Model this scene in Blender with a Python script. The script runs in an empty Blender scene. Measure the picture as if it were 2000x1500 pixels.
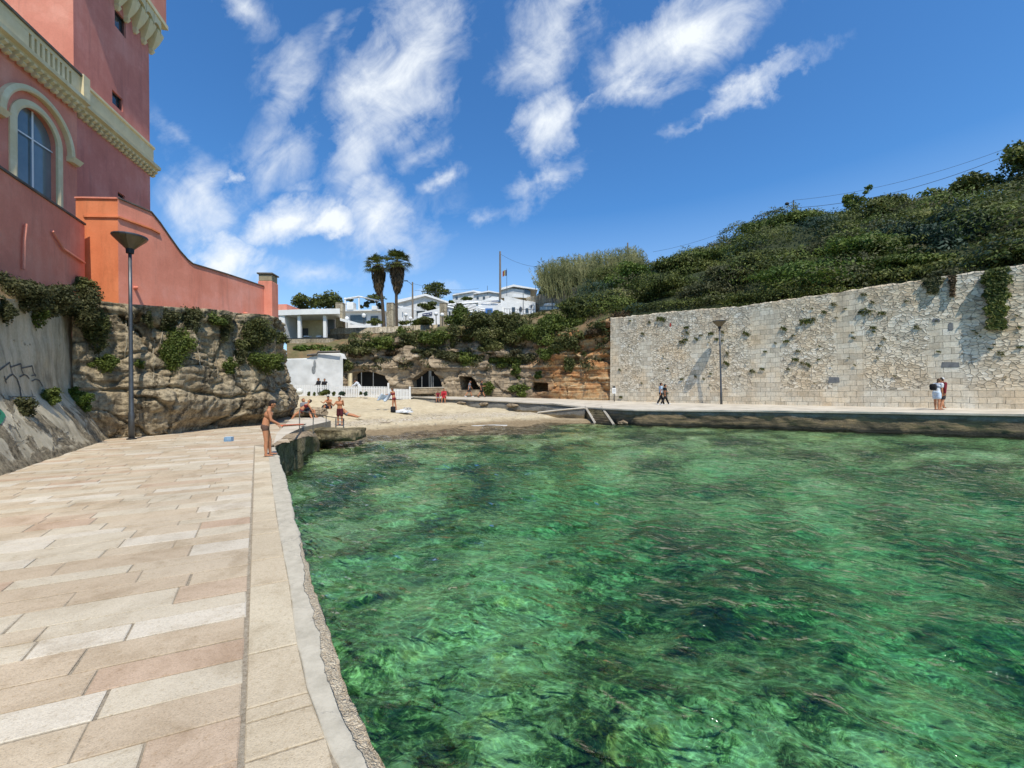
import bpy, bmesh, math, random
import numpy as np
from mathutils import Vector, Matrix
from mathutils.bvhtree import BVHTree
random.seed(7); rng = np.random.default_rng(7)
R = math.radians
scene = bpy.context.scene
COL = scene.collection

# ------------------------------------------------------------------ camera
F = 800.0                       # focal length in photograph pixels (2000 wide)
CAM = Vector((0, 0, 1.55))
PITCH, ROLL = R(0.57), R(1.03)
FW = Vector((0, math.cos(PITCH), math.sin(PITCH)))
UP0 = Vector((0, -math.sin(PITCH), math.cos(PITCH)))
CR = Vector((1, 0, 0))*math.cos(ROLL) - UP0*math.sin(ROLL)
CU = Vector((1, 0, 0))*math.sin(ROLL) + UP0*math.cos(ROLL)
cd = bpy.data.cameras.new('camera'); cam = bpy.data.objects.new('camera', cd); COL.objects.link(cam)
cd.sensor_width = 36; cd.lens = 36*F/2000; cd.clip_start = 0.05; cd.clip_end = 5000
M = Matrix((CR, CU, -FW)).transposed().to_4x4(); M.translation = CAM
cam.matrix_world = M
scene.camera = cam

# ------------------------------------------------------------------ light
SUN_EL = 59.0
SH = Vector((0.39, -0.92)).normalized()            # horizontal direction towards the sun
SUN = Vector((SH.x*math.cos(R(SUN_EL)), SH.y*math.cos(R(SUN_EL)), math.sin(R(SUN_EL))))
sl = bpy.data.lights.new('sun', 'SUN'); sl.energy = 3.9; sl.angle = R(0.5); sl.color = (1, 0.93, 0.81)
so = bpy.data.objects.new('sun', sl); COL.objects.link(so)
so.rotation_euler = SUN.to_track_quat('Z', 'Y').to_euler(); so.location = (0, 0, 60)
scene.view_settings.view_transform = 'Standard'; scene.view_settings.look = 'None'
scene.view_settings.exposure = 0.28; scene.view_settings.gamma = 1.0
scene.cycles.use_denoising = True
try: scene.cycles.denoiser = 'OPENIMAGEDENOISE'
except Exception: pass
scene.cycles.max_bounces = 8; scene.cycles.transparent_max_bounces = 10
scene.cycles.caustics_reflective = False; scene.cycles.caustics_refractive = True
scene.cycles.sample_clamp_indirect = 4.0

def ray(px, py):
    return FW + CR*((px-1000)/F) + CU*((750-py)/F)
def PZ(px, py, z):
    d = ray(px, py); t = (z-CAM.z)/d.z; return CAM + d*t
def PY(px, py, Y):
    d = ray(px, py); return CAM + d*(Y/d.y)
def PL(px, py, A, B):
    """hit of the pixel ray with the vertical plane over the plan line A-B"""
    d = ray(px, py); n = Vector((B[1]-A[1], A[0]-B[0], 0))
    t = n.dot(Vector((A[0], A[1], 0))-CAM)/n.dot(d); return CAM + d*t

# ------------------------------------------------------------------ node helpers
class NT:
    def __init__(s, tree): s.t = tree; s.n = tree.nodes; s.l = tree.links
    def node(s, typ, **kw):
        nd = s.n.new(typ)
        for k, v in kw.items():
            if k.startswith('i_'):
                key = k[2:]; key = int(key) if key.isdigit() else key.replace('_', ' ')
                s.set(nd.inputs[key], v)
            else: setattr(nd, k, v)
        return nd
    def set(s, inp, v):
        if isinstance(v, bpy.types.NodeSocket): s.l.new(v, inp)
        else:
            if isinstance(v, (tuple, list)) and len(v) == 3 and inp.type == 'RGBA': v = (*v, 1)
            inp.default_value = v
    def math(s, op, a, b=0.0, c=None, clamp=False):
        nd = s.n.new('ShaderNodeMath'); nd.operation = op; nd.use_clamp = clamp
        s.set(nd.inputs[0], a); s.set(nd.inputs[1], b)
        if c is not None: s.set(nd.inputs[2], c)
        return nd.outputs[0]
    def mix(s, f, a, b, mode='MIX'):
        nd = s.n.new('ShaderNodeMix'); nd.data_type = 'RGBA'; nd.blend_type = mode
        s.set(nd.inputs[0], f); s.set(nd.inputs[6], a); s.set(nd.inputs[7], b)
        return nd.outputs[2]
    def ramp(s, f, stops, interp='LINEAR'):
        nd = s.n.new('ShaderNodeValToRGB'); cr = nd.color_ramp; cr.interpolation = interp
        while len(cr.elements) < len(stops): cr.elements.new(0.5)
        for e, (p, c) in zip(cr.elements, stops):
            e.position = p
            e.color = (c, c, c, 1) if isinstance(c, (int, float)) else (*c, 1)
        s.set(nd.inputs[0], f); return nd.outputs[0]
    def rs(s, vec, ang, scale):
        return s.mapping(s.mapping(vec, rot=(0, 0, R(-ang))), scale=scale)
    def noise(s, vec, scale, detail=4, rough=0.55, dist=0.0):
        nd = s.n.new('ShaderNodeTexNoise'); s.set(nd.inputs['Vector'], vec)
        nd.inputs['Scale'].default_value = scale; nd.inputs['Detail'].default_value = detail
        nd.inputs['Roughness'].default_value = rough; nd.inputs['Distortion'].default_value = dist
        return nd.outputs[0]
    def mapping(s, vec, scale=(1, 1, 1), rot=(0, 0, 0), loc=(0, 0, 0)):
        nd = s.n.new('ShaderNodeMapping'); s.set(nd.inputs[0], vec)
        nd.inputs[1].default_value = loc; nd.inputs[2].default_value = rot; nd.inputs[3].default_value = scale
        return nd.outputs[0]
    def voro(s, vec, scale, feature='F1', rand=1.0):
        nd = s.n.new('ShaderNodeTexVoronoi'); nd.feature = feature; s.set(nd.inputs['Vector'], vec)
        nd.inputs['Scale'].default_value = scale; nd.inputs['Randomness'].default_value = rand
        return nd
    def bump(s, h, strength=0.5, dist=0.02, normal=None):
        nd = s.n.new('ShaderNodeBump'); s.set(nd.inputs['Height'], h)
        nd.inputs['Strength'].default_value = strength; nd.inputs['Distance'].default_value = dist
        if normal is not None: s.l.new(normal, nd.inputs['Normal'])
        return nd.outputs[0]
def newmat(name):
    m = bpy.data.materials.new(name); m.use_nodes = True
    t = NT(m.node_tree); b = t.n['Principled BSDF']
    tc = t.node('ShaderNodeTexCoord').outputs
    return m, t, b, tc
def mat(name, c1, c2=None, scale=3.0, rough=0.85, bump=0.0, bdist=0.01, bscale=None, metal=0.0, spec=0.3, c3=None, stretch=(1, 1, 1)):
    m, t, b, tc = newmat(name)
    v = t.mapping(tc['Object'], scale=stretch)
    if c2 is None: c2 = tuple(x*0.8 for x in c1)
    f = t.noise(v, scale, 5, 0.6)
    stops = [(0.32, c1), (0.68, c2)] if c3 is None else [(0.3, c1), (0.5, c2), (0.7, c3)]
    t.set(b.inputs['Base Color'], t.ramp(f, stops))
    b.inputs['Roughness'].default_value = rough; b.inputs['Metallic'].default_value = metal
    b.inputs['Specular IOR Level'].default_value = spec
    if bump > 0:
        h = t.noise(v, bscale or scale*6, 6, 0.65)
        t.l.new(t.bump(h, bump, bdist), b.inputs['Normal'])
    return m

# ------------------------------------------------------------------ world: sky and clouds
w = bpy.data.worlds.new('World'); scene.world = w; w.use_nodes = True
T = NT(w.node_tree); T.n.clear()
sky = T.node('ShaderNodeTexSky'); sky.sky_type = 'NISHITA'; sky.sun_disc = False
sky.sun_elevation = R(SUN_EL); sky.sun_rotation = math.atan2(SH.x, SH.y)
sky.air_density = 1.0; sky.dust_density = 0.6; sky.ozone_density = 2.6; sky.altitude = 0
tc = T.node('ShaderNodeTexCoord')
sep = T.node('ShaderNodeSeparateXYZ'); T.l.new(tc.outputs['Generated'], sep.inputs[0])
dx, dy, dz = sep.outputs
ys = T.math('MAXIMUM', dy, 0.05)
gu = T.math('DIVIDE', dx, ys); gv = T.math('DIVIDE', dz, ys)
gc = T.node('ShaderNodeCombineXYZ', i_0=gu, i_1=gv).outputs[0]
zs = T.math('MAXIMUM', dz, 0.06)
pc = T.node('ShaderNodeCombineXYZ', i_0=T.math('DIVIDE', dx, zs), i_1=T.math('DIVIDE', dy, zs)).outputs[0]
# cloud bodies: centre, half sizes and tilt on the sky as seen looking out over the cove (px of the photograph)
CL = [ # x, y, half-length, half-width, tilt deg, weight
 (770,150,190,95,60,1.0),(700,265,170,60,75,.7),(570,160,120,60,75,.62),(540,300,150,70,50,.5),
 (480,30,90,30,-40,.5),(640,50,90,25,60,.35),(1080,60,170,60,60,.75),(1060,235,75,52,70,1.05),
 (1340,70,200,70,30,1.0),(1240,150,90,30,30,.8),(1480,165,150,27,28,.9),(1360,235,80,12,28,.5),
 (1060,350,110,20,35,.55),(950,430,60,16,35,.4),(560,430,80,46,10,1.45),(630,450,56,24,10,1.2),
 (395,385,60,75,0,.85),(445,500,66,44,-25,1.35),(735,430,70,75,0,.95),(865,360,42,24,20,.7),
 (830,300,130,28,25,.45),(590,365,70,20,-15,.5),(490,545,80,30,0,.7),(450,332,22,14,0,.8),(820,440,80,55,0,.4),
 (620,550,140,22,5,.45),(850,555,70,18,-10,.55),(350,270,60,22,-50,.35),(1150,195,70,14,38,.5),
]
acc = None
nw = T.noise(T.mapping(gc, scale=(1, 1, 1)), 5.0, 6, 0.62, 0.4)
warp = T.math('MULTIPLY', T.math('SUBTRACT', nw, 0.5), 0.22)
warp2 = T.math('MULTIPLY', T.math('SUBTRACT', T.noise(T.mapping(gc, loc=(3.3, 7.1, 0)), 4.0, 6, 0.62), 0.5), 0.22)
gw = T.node('ShaderNodeVectorMath', operation='ADD')
T.l.new(gc, gw.inputs[0]); T.l.new(T.node('ShaderNodeCombineXYZ', i_0=warp, i_1=warp2).outputs[0], gw.inputs[1])
for (x, y, a, b, tilt, wt) in CL:
    d = ray(x, y); u0, v0 = d.x/d.y, d.z/d.y
    mp = T.node('ShaderNodeMapping', vector_type='TEXTURE'); T.l.new(gw.outputs[0], mp.inputs[0])
    mp.inputs[1].default_value = (u0, v0, 0); mp.inputs[2].default_value = (0, 0, R(tilt))
    mp.inputs[3].default_value = (a*1.5/F, b*1.6/F, 1)
    ln = T.node('ShaderNodeVectorMath', operation='LENGTH'); T.l.new(mp.outputs[0], ln.inputs[0])
    g = T.math('MULTIPLY', T.math('POWER', T.math('SUBTRACT', 1.0, ln.outputs['Value'], clamp=True), 0.9), wt)
    acc = g if acc is None else T.math('MAXIMUM', acc, g)
front = T.math('GREATER_THAN', dy, 0.06)
acc = T.math('MULTIPLY', acc, front)
n1 = T.noise(T.mapping(gc, scale=(1, 1, 1), rot=(0, 0, R(-35))), 7.0, 9, 0.63, 0.6)
st = T.noise(T.rs(gc, 42, (1.0, 3.0, 1)), 4.0, 8, 0.58, 0.5)
tex = T.math('ADD', T.math('MULTIPLY', n1, 0.62), T.math('MULTIPLY', st, 0.38))
dens = T.math('MULTIPLY', T.math('ADD', acc, T.math('MULTIPLY', T.math('SUBTRACT', tex, 0.5), 2.7)), 1.0)
dens = T.math('MULTIPLY', T.math('SUBTRACT', dens, 0.12), T.math('MULTIPLY', acc, 2.0, clamp=True))
# loose high cloud behind the viewer and overhead, on the sky plane
nb = T.noise(pc, 1.3, 8, 0.6, 0.3)
back = T.math('MULTIPLY', T.math('SUBTRACT', nb, 0.56), T.math('SUBTRACT', 1.0, front)); back = T.math('MULTIPLY', back, 3.0)
dens = T.math('MAXIMUM', dens, back)
dens = T.math('MULTIPLY', T.math('MULTIPLY', dens, 1.0, clamp=True), T.math('MULTIPLY', dz, 14.0, clamp=True))
# a thin milky veil low over the horizon
veil = T.math('MULTIPLY', T.math('SUBTRACT', 1.0, T.math('MULTIPLY', T.math('ABSOLUTE', dz), 2.6), clamp=True), 0.48)
skyc = T.node('ShaderNodeHueSaturation', i_Saturation=1.18, i_Value=1.0, i_Color=sky.outputs[0]).outputs[0]
skyc = T.mix(1.0, skyc, (0.60, 0.87, 1.03), 'MULTIPLY')
c0 = T.mix(veil, skyc, (4.2, 5.0, 5.8))
c1 = T.mix(dens, c0, (5.2, 5.5, 5.8))
bg = T.node('ShaderNodeBackground', i_Strength=0.15); T.l.new(c1, bg.inputs[0])
wo = T.node('ShaderNodeOutputWorld'); T.l.new(bg.outputs[0], wo.inputs[0])

# ------------------------------------------------------------------ mesh helpers
def tag(o, label=None, cat=None, group=None, kind=None):
    if label: o['label'] = label
    if cat: o['category'] = cat
    if group: o['group'] = group
    if kind: o['kind'] = kind
    return o
def empty(name, loc=(0, 0, 0), rz=0.0, label=None, cat=None, group=None):
    o = bpy.data.objects.new(name, None); COL.objects.link(o); o.location = loc; o.rotation_euler = (0, 0, rz)
    o.empty_display_size = 0.2
    return tag(o, label, cat, group)
class MB:
    def __init__(s): s.v = []; s.f = []; s.sm = False
    def add(s, vs, fs):
        o = len(s.v); s.v += [tuple(v) for v in vs]; s.f += [tuple(i+o for i in f) for f in fs]; return s
    def box(s, c, size, rz=0.0, bev=0.0):
        x, y, z = size[0]/2, size[1]/2, size[2]/2; ca, sa = math.cos(rz), math.sin(rz)
        P = []
        if bev <= 0:
            pts = [(-x,-y,-z),(x,-y,-z),(x,y,-z),(-x,y,-z),(-x,-y,z),(x,-y,z),(x,y,z),(-x,y,z)]
            fs = [(0,3,2,1),(4,5,6,7),(0,1,5,4),(1,2,6,5),(2,3,7,6),(3,0,4,7)]
        else:
            b = bev; pts = []
            for zz, i in ((-z, b), (-z+b, 0), (z-b, 0), (z, b)):
                pts += [(-x+i,-y+i,zz),(x-i,-y+i,zz),(x-i,y-i,zz),(-x+i,y-i,zz)]
            fs = [(3,2,1,0),(12,13,14,15)]
            for k in range(3):
                for j in range(4):
                    a = k*4+j; bb = k*4+(j+1) % 4; fs.append((a, bb, bb+4, a+4))
        for p in pts: P.append((c[0]+p[0]*ca-p[1]*sa, c[1]+p[0]*sa+p[1]*ca, c[2]+p[2]))
        return s.add(P, fs)
    def tube(s, pts, r, seg=8, caps=True):
        pts = [Vector(p) for p in pts]; n = len(pts); rs = r if isinstance(r, (list, tuple)) else [r]*n
        V = []; Fs = []
        for i, p in enumerate(pts):
            t = (pts[min(i+1, n-1)]-pts[max(i-1, 0)]).normalized()
            a = Vector((0, 0, 1)) if abs(t.z) < 0.9 else Vector((1, 0, 0))
            u = t.cross(a).normalized(); v = t.cross(u).normalized()
            for k in range(seg):
                an = 2*math.pi*k/seg; V.append(p+u*math.cos(an)*rs[i]+v*math.sin(an)*rs[i])
        for i in range(n-1):
            for k in range(seg):
                a = i*seg+k; b = i*seg+(k+1) % seg; Fs.append((a, a+seg, b+seg, b))
        if caps:
            Fs.append(tuple(range(seg))); Fs.append(tuple(reversed(range((n-1)*seg, n*seg))))
        return s.add(V, Fs)
    def capsule(s, p0, p1, r0, r1, seg=12, flat=None):
        """tapered limb with rounded ends"""
        p0, p1 = Vector(p0), Vector(p1); t = (p1-p0)
        if t.length < 1e-6: t = Vector((0, 0, 1e-4))
        d = t.normalized(); pts = []; rs = []
        for a in (-85, -55, -25, 0): pts.append(p0+d*math.sin(R(a))*r0); rs.append(r0*math.cos(R(a)))
        for a in (0, 25, 55, 85): pts.append(p1+d*math.sin(R(a))*r1); rs.append(r1*math.cos(R(a)))
        return s.tube_dir(pts, rs, d, seg, flat)
    def tube_dir(s, pts, rs, d, seg=12, flat=None):
        a = Vector((0, 0, 1)) if abs(d.z) < 0.9 else Vector((1, 0, 0))
        u = d.cross(a).normalized(); v = d.cross(u).normalized(); V = []; Fs = []; n = len(pts)
        for p, r in zip(pts, rs):
            for k in range(seg):
                an = 2*math.pi*k/seg; o = u*math.cos(an)*r+v*math.sin(an)*r
                if flat is not None: o = o - flat[0]*(o.dot(flat[0]))*(1-flat[1])
                V.append(p+o)
        for i in range(n-1):
            for k in range(seg):
                a = i*seg+k; b = i*seg+(k+1) % seg; Fs.append((a, b, b+seg, a+seg))
        Fs.append(tuple(reversed(range(seg)))); Fs.append(tuple(range((n-1)*seg, n*seg)))
        return s.add(V, Fs)
    def ellipsoid(s, c, r, seg=14, rings=9, rot=None):
        V = []; Fs = []; c = Vector(c)
        for i in range(rings+1):
            ph = -math.pi/2+math.pi*i/rings
            ph = max(-math.pi/2+0.02, min(math.pi/2-0.02, ph))
            for k in range(seg):
                an = 2*math.pi*k/seg
                p = Vector((r[0]*math.cos(ph)*math.cos(an), r[1]*math.cos(ph)*math.sin(an), r[2]*math.sin(ph)))
                if rot is not None: p = rot @ p
                V.append(c+p)
        for i in range(rings):
            for k in range(seg):
                a = i*seg+k; b = i*seg+(k+1) % seg; Fs.append((a, b, b+seg, a+seg))
        Fs.append(tuple(reversed(range(seg)))); Fs.append(tuple(range(rings*seg, (rings+1)*seg)))
        return s.add(V, Fs)
    def lathe(s, prof, c=(0, 0, 0), seg=16):
        V = []; Fs = []; n = len(prof)
        for r, z in prof:
            for k in range(seg):
                an = 2*math.pi*k/seg; V.append((c[0]+r*math.cos(an), c[1]+r*math.sin(an), c[2]+z))
        for i in range(n-1):
            for k in range(seg):
                a = i*seg+k; b = i*seg+(k+1) % seg; Fs.append((a, b, b+seg, a+seg))
        Fs.append(tuple(reversed(range(seg)))); Fs.append(tuple(range((n-1)*seg, n*seg)))
        return s.add(V, Fs)
    def prism(s, poly, z0, z1):
        """vertical prism over a plan polygon; z0/z1 number or list"""
        n = len(poly); a = z0 if isinstance(z0, (list, tuple)) else [z0]*n; b = z1 if isinstance(z1, (list, tuple)) else [z1]*n
        V = [(p[0], p[1], a[i]) for i, p in enumerate(poly)]+[(p[0], p[1], b[i]) for i, p in enumerate(poly)]
        ar = sum(poly[i][0]*poly[(i+1) % n][1]-poly[(i+1) % n][0]*poly[i][1] for i in range(n))
        Fs = [tuple(reversed(range(n))), tuple(range(n, 2*n))]+[(i, (i+1) % n, n+(i+1) % n, n+i) for i in range(n)]
        if ar < 0: Fs = [tuple(reversed(f)) for f in Fs]
        return s.add(V, Fs)
    def build(s, name, m, parent=None, smooth=False, **kw):
        me = bpy.data.meshes.new(name); me.from_pydata(s.v, [], s.f); me.update()
        if smooth: me.polygons.foreach_set('use_smooth', [True]*len(me.polygons))
        o = bpy.data.objects.new(name, me); COL.objects.link(o)
        if m is not None: me.materials.append(m)
        if parent is not None: o.parent = parent
        return tag(o, **kw)
def np_mesh(name, V, Q, m, parent=None, smooth=False, uv=None, **kw):
    V = np.asarray(V, dtype=np.float32); Q = np.asarray(Q, dtype=np.int32); k = Q.shape[1]
    me = bpy.data.meshes.new(name); me.vertices.add(len(V)); me.vertices.foreach_set('co', V.ravel())
    me.loops.add(Q.size); me.loops.foreach_set('vertex_index', Q.ravel())
    me.polygons.add(len(Q)); me.polygons.foreach_set('loop_start', np.arange(0, Q.size, k, dtype=np.int32))
    try: me.polygons.foreach_set('loop_total', np.full(len(Q), k, dtype=np.int32))
    except Exception: pass
    if smooth: me.polygons.foreach_set('use_smooth', np.ones(len(Q), dtype=bool))
    if uv is not None:
        l = me.uv_layers.new(name='UVMap'); l.data.foreach_set('uv', np.asarray(uv, dtype=np.float32)[Q.ravel()].ravel())
    me.update(calc_edges=True); me.validate()
    o = bpy.data.objects.new(name, me); COL.objects.link(o)
    if m is not None: me.materials.append(m)
    if parent is not None: o.parent = parent
    return tag(o, **kw)
def grid_quads(nu, nv):
    i = np.arange(nu-1)[:, None]*nv+np.arange(nv-1)[None, :]; i = i.ravel()
    return np.stack([i, i+nv, i+nv+1, i+1], 1)
def _h(ix, iy, iz, s):
    h = (ix*374761393+iy*668265263+iz*1440670441+s*974711) & 0xffffffff
    h = ((h ^ (h >> 13))*1274126177) & 0xffffffff
    return ((h ^ (h >> 16)) & 0xffff)/65535.0
def vnoise(P, s=0):
    P = np.asarray(P, float); I = np.floor(P).astype(np.int64); f = P-I; f = f*f*(3-2*f); r = 0
    for a in (0, 1):
        for b in (0, 1):
            for c in (0, 1):
                wgt = (f[..., 0] if a else 1-f[..., 0])*(f[..., 1] if b else 1-f[..., 1])*(f[..., 2] if c else 1-f[..., 2])
                r = r+wgt*_h(I[..., 0]+a, I[..., 1]+b, I[..., 2]+c, s)
    return r*2-1
def fbm(P, o=4, s=0, g=0.5, l=2.03):
    P = np.asarray(P, float); r = 0; a = 1
    for k in range(o): r = r+a*vnoise(P, s+k*17); a *= g; P = P*l+3.7
    return r
def resample(pts, step):
    pts = np.array([p[:2] if len(p) > 2 else p for p in pts], float); d = np.r_[0, np.cumsum(np.hypot(*np.diff(pts, axis=0).T))]
    n = max(2, int(d[-1]/step)); t = np.linspace(0, d[-1], n)
    return np.stack([np.interp(t, d, pts[:, 0]), np.interp(t, d, pts[:, 1])], 1), t, d
def bvh(o):
    me = o.data; V = [v.co.copy() for v in me.vertices]; return BVHTree.FromPolygons(V, [tuple(p.vertices) for p in me.polygons])
def hit(px, py, trees):
    best = None
    for tr in trees:
        loc, n, i, d = tr.ray_cast(CAM, ray(px, py).normalized())
        if loc is not None and (best is None or d < best[2]): best = (loc, n, d)
    return best
# ------------------------------------------------------------------ materials
def leaf_mat(name, c1, c2, c3=None, rough=0.6):
    m, t, b, tc = newmat(name)
    g = t.node('ShaderNodeNewGeometry')
    n = t.noise(tc['Object'], 0.42, 4, 0.6)
    f = t.math('ADD', t.math('MULTIPLY', g.outputs['Random Per Island'], 0.6), t.math('MULTIPLY', t.math('SUBTRACT', n, 0.47), 2.2))
    stops = [(0.1, c1), (0.75, c2)]
    if c3: stops.append((0.97, c3))
    t.set(b.inputs['Base Color'], t.ramp(f, stops))
    b.inputs['Roughness'].default_value = rough; b.inputs['Specular IOR Level'].default_value = 0.25
    tr = t.node('ShaderNodeBsdfTranslucent'); t.set(tr.inputs[0], t.ramp(f, stops))
    mx = t.node('ShaderNodeMixShader', i_0=0.25)
    t.l.new(b.outputs[0], mx.inputs[1]); t.l.new(tr.outputs[0], mx.inputs[2])
    t.l.new(mx.outputs[0], t.n['Material Output'].inputs[0]); return m
LEAF = {
 'dark': leaf_mat('leaf_dark', (.045, .06, .014), (.165, .185, .04), (.24, .21, .08)),
 'mid': leaf_mat('leaf_mid', (.06, .088, .016), (.18, .22, .045), (.14, .13, .05)),
 'bright': leaf_mat('leaf_bright', (.05, .095, .014), (.15, .20, .03), (.2, .2, .06)),
 'blue': leaf_mat('leaf_blue', (.022, .045, .028), (.06, .10, .062), (.1, .13, .09)),
 'olive': leaf_mat('leaf_olive', (.05, .058, .022), (.13, .125, .05), (.24, .19, .11)),
 'brown': leaf_mat('leaf_brown', (.06, .042, .022), (.15, .10, .05), (.2, .15, .09)),
 'dry': leaf_mat('leaf_dry', (.11, .10, .05), (.27, .24, .13), (.36, .32, .2)),
 'reed': leaf_mat('leaf_reed', (.09, .105, .035), (.30, .29, .125), (.42, .38, .20)),
 'shrub': leaf_mat('leaf_shrub', (.055, .068, .02), (.17, .175, .055), (.27, .24, .12)),
}
M = {}
M['white'] = mat('white_paint', (.78, .78, .76), (.68, .68, .66), 1.5, .7)
M['whitewall'] = mat('whitewashed_plaster', (.66, .66, .64), (.5, .5, .48), .8, .85, .3, .02, 9)
M['cream'] = mat('cream_stucco', (.74, .63, .40), (.66, .55, .34), 1.2, .85, .15, .005, 40, c3=(.77, .68, .47))
M['grey_metal'] = mat('grey_metal', (.12, .13, .14), (.09, .095, .1), 6, .45, metal=.6)
M['steel'] = mat('steel', (.35, .34, .32), (.2, .18, .16), 12, .4, metal=.7)
M['dark'] = mat('dark_metal', (.02, .02, .022), (.03, .03, .03), 5, .5)
M['glass'] = mat('window_glass', (.02, .03, .035), (.05, .07, .08), .8, .06, spec=.8)
M['cavedark'] = mat('shade_painted_glazing', (.012, .013, .014), (.02, .022, .022), 2, .5, spec=.2)  # near-black base colour paints the dark of the cave interior onto the panes
M['skyglass'] = mat('painted_reflection_glass', (.12, .155, .165), (.2, .24, .25), .7, .04, spec=1.0)  # pale grey base colour has the sky's reflection painted in
M['wood'] = mat('weathered_wood', (.24, .2, .15), (.15, .12, .09), 5, .8, .3, .01, 30, stretch=(1, 1, .1))
M['skin1'] = mat('skin_tanned', (.50, .23, .12), (.42, .18, .09), 8, .55)
M['skin2'] = mat('skin_light', (.55, .33, .23), (.48, .27, .18), 8, .55)
M['hair'] = mat('hair_dark', (.012, .009, .008), (.025, .018, .014), 40, .5)
M['hairb'] = mat('hair_brown', (.09, .045, .022), (.13, .07, .035), 40, .5)
def cloth(n, c): return mat(n, c, tuple(x*.75 for x in c), 9, .9, .2, .01, 30)
def stucco(name, c1, c2, c3, streak=.5):
    m, t, b, tc = newmat(name)
    f = t.noise(tc['Object'], .55, 6, .62); s = t.noise(t.mapping(tc['Object'], scale=(1, 1, .12)), 2.2, 5, .6)
    f = t.math('ADD', t.math('MULTIPLY', f, 1-streak*.5), t.math('MULTIPLY', s, streak*.5))
    col = t.ramp(f, [(.36, c1), (.5, c2), (.62, c3)])
    gr = t.ramp(t.noise(t.mapping(tc['Object'], scale=(1.4, 1.4, .16), loc=(3, 7, 1)), 1.6, 7, .7, .3), [(.53, 0.0), (.72, .55)]); col = t.mix(gr, col, t.mix(1.0, col, (.62, .66, .70), 'MULTIPLY'))
    pl = t.ramp(t.noise(tc['Object'], .9, 3, .5, .6), [(.60, 0.0), (.63, .28)]); col = t.mix(pl, col, t.mix(1.0, col, (1.18, 1.25, 1.3), 'MULTIPLY'))
    fine = t.noise(tc['Object'], 14, 4, .7); col = t.mix(.35, col, t.ramp(fine, [(.3, .72), (.7, 1.0)]), 'MULTIPLY')
    t.set(b.inputs['Base Color'], col); b.inputs['Roughness'].default_value = .9; b.inputs['Specular IOR Level'].default_value = .15
    h = t.noise(tc['Object'], 22, 5, .7); t.l.new(t.bump(h, .35, .02), b.inputs['Normal']); return m
M['pink'] = stucco('rose_stucco', (.66, .235, .165), (.73, .275, .195), (.78, .34, .25))
M['mauve'] = stucco('faded_rose_stucco', (.56, .195, .155), (.63, .23, .185), (.69, .29, .24))
M['orange'] = stucco('orange_stucco', (.68, .21, .09), (.76, .25, .11), (.80, .30, .15))
M['salmon'] = stucco('salmon_stucco', (.68, .235, .155), (.76, .285, .195), (.80, .345, .26))
M['cap'] = mat('weathered_capping', (.16, .14, .115), (.08, .075, .07), 3, .9, .5, .02, 14)

def rockmat(name, cols, strata=.5, zscale=3.0, bump=.8, dark=(.10, .085, .065), white=None):
    m, t, b, tc = newmat(name); P = tc['Object']
    big = t.noise(P, .28, 4, .6, .5); mid = t.noise(P, 1.6, 6, .65, .3); fine = t.noise(P, 9, 8, .7)
    sn = t.noise(t.mapping(P, scale=(.35, .35, zscale)), 1.1, 6, .65, .4)
    f = t.math('ADD', t.math('MULTIPLY', big, .45), t.math('ADD', t.math('MULTIPLY', mid, .3), t.math('MULTIPLY', sn, .25)))
    n = len(cols); col = t.ramp(f, [(.34+.32*i/(n-1), c) for i, c in enumerate(cols)])
    pits = t.ramp(t.voro(P, 5.5).outputs['Distance'], [(.08, .35), (.3, 1.0)])
    col = t.mix(.45, col, pits, 'MULTIPLY')
    stain = t.ramp(t.noise(t.mapping(P, scale=(1.6, 1.6, .22)), 1.3, 6, .7, .3), [(.52, 0.0), (.66, .8)])
    col = t.mix(stain, col, dark)
    crack = t.voro(t.node('ShaderNodeVectorMath', operation='ADD', i_0=P, i_1=t.node('ShaderNodeCombineXYZ', i_0=mid, i_1=fine, i_2=mid).outputs[0]).outputs[0], .42, 'DISTANCE_TO_EDGE').outputs['Distance']
    ck = t.ramp(crack, [(.0, .25), (.022, 1.0)]); col = t.mix(.7, col, ck, 'MULTIPLY')
    col = t.mix(.8, col, t.ramp(fine, [(.36, .5), (.56, 1.12)]), 'MULTIPLY')
    run = t.ramp(t.noise(t.mapping(P, scale=(3.2, 3.2, .16)), 1.5, 6, .7, .4), [(.42, .62), (.55, 1.08)]); col = t.mix(.7, col, run, 'MULTIPLY')
    t.set(b.inputs['Base Color'], col); b.inputs['Roughness'].default_value = .95; b.inputs['Specular IOR Level'].default_value = .1
    h = t.math('ADD', t.math('MULTIPLY', fine, .6), t.math('ADD', t.math('MULTIPLY', sn, strata), t.math('MULTIPLY', mid, .5)))
    h = t.math('ADD', h, t.math('MULTIPLY', ck, .35)); h = t.math('ADD', h, t.math('MULTIPLY', pits, .15))
    t.l.new(t.bump(h, bump, .14), b.inputs['Normal']); return m
M['cliff'] = rockmat('left_cliff_rock', [(.15, .115, .07), (.33, .26, .165), (.45, .37, .245), (.52, .445, .32)], .5, 3.5, 1.0)
M['cave'] = rockmat('cave_cliff_rock', [(.16, .12, .08), (.33, .25, .16), (.44, .35, .24), (.5, .42, .31)], .5, 3.0)
M['ledge'] = rockmat('ledge_rock', [(.10, .085, .05), (.20, .165, .09), (.28, .23, .14), (.36, .31, .22)], .4, 3.0)
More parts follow.
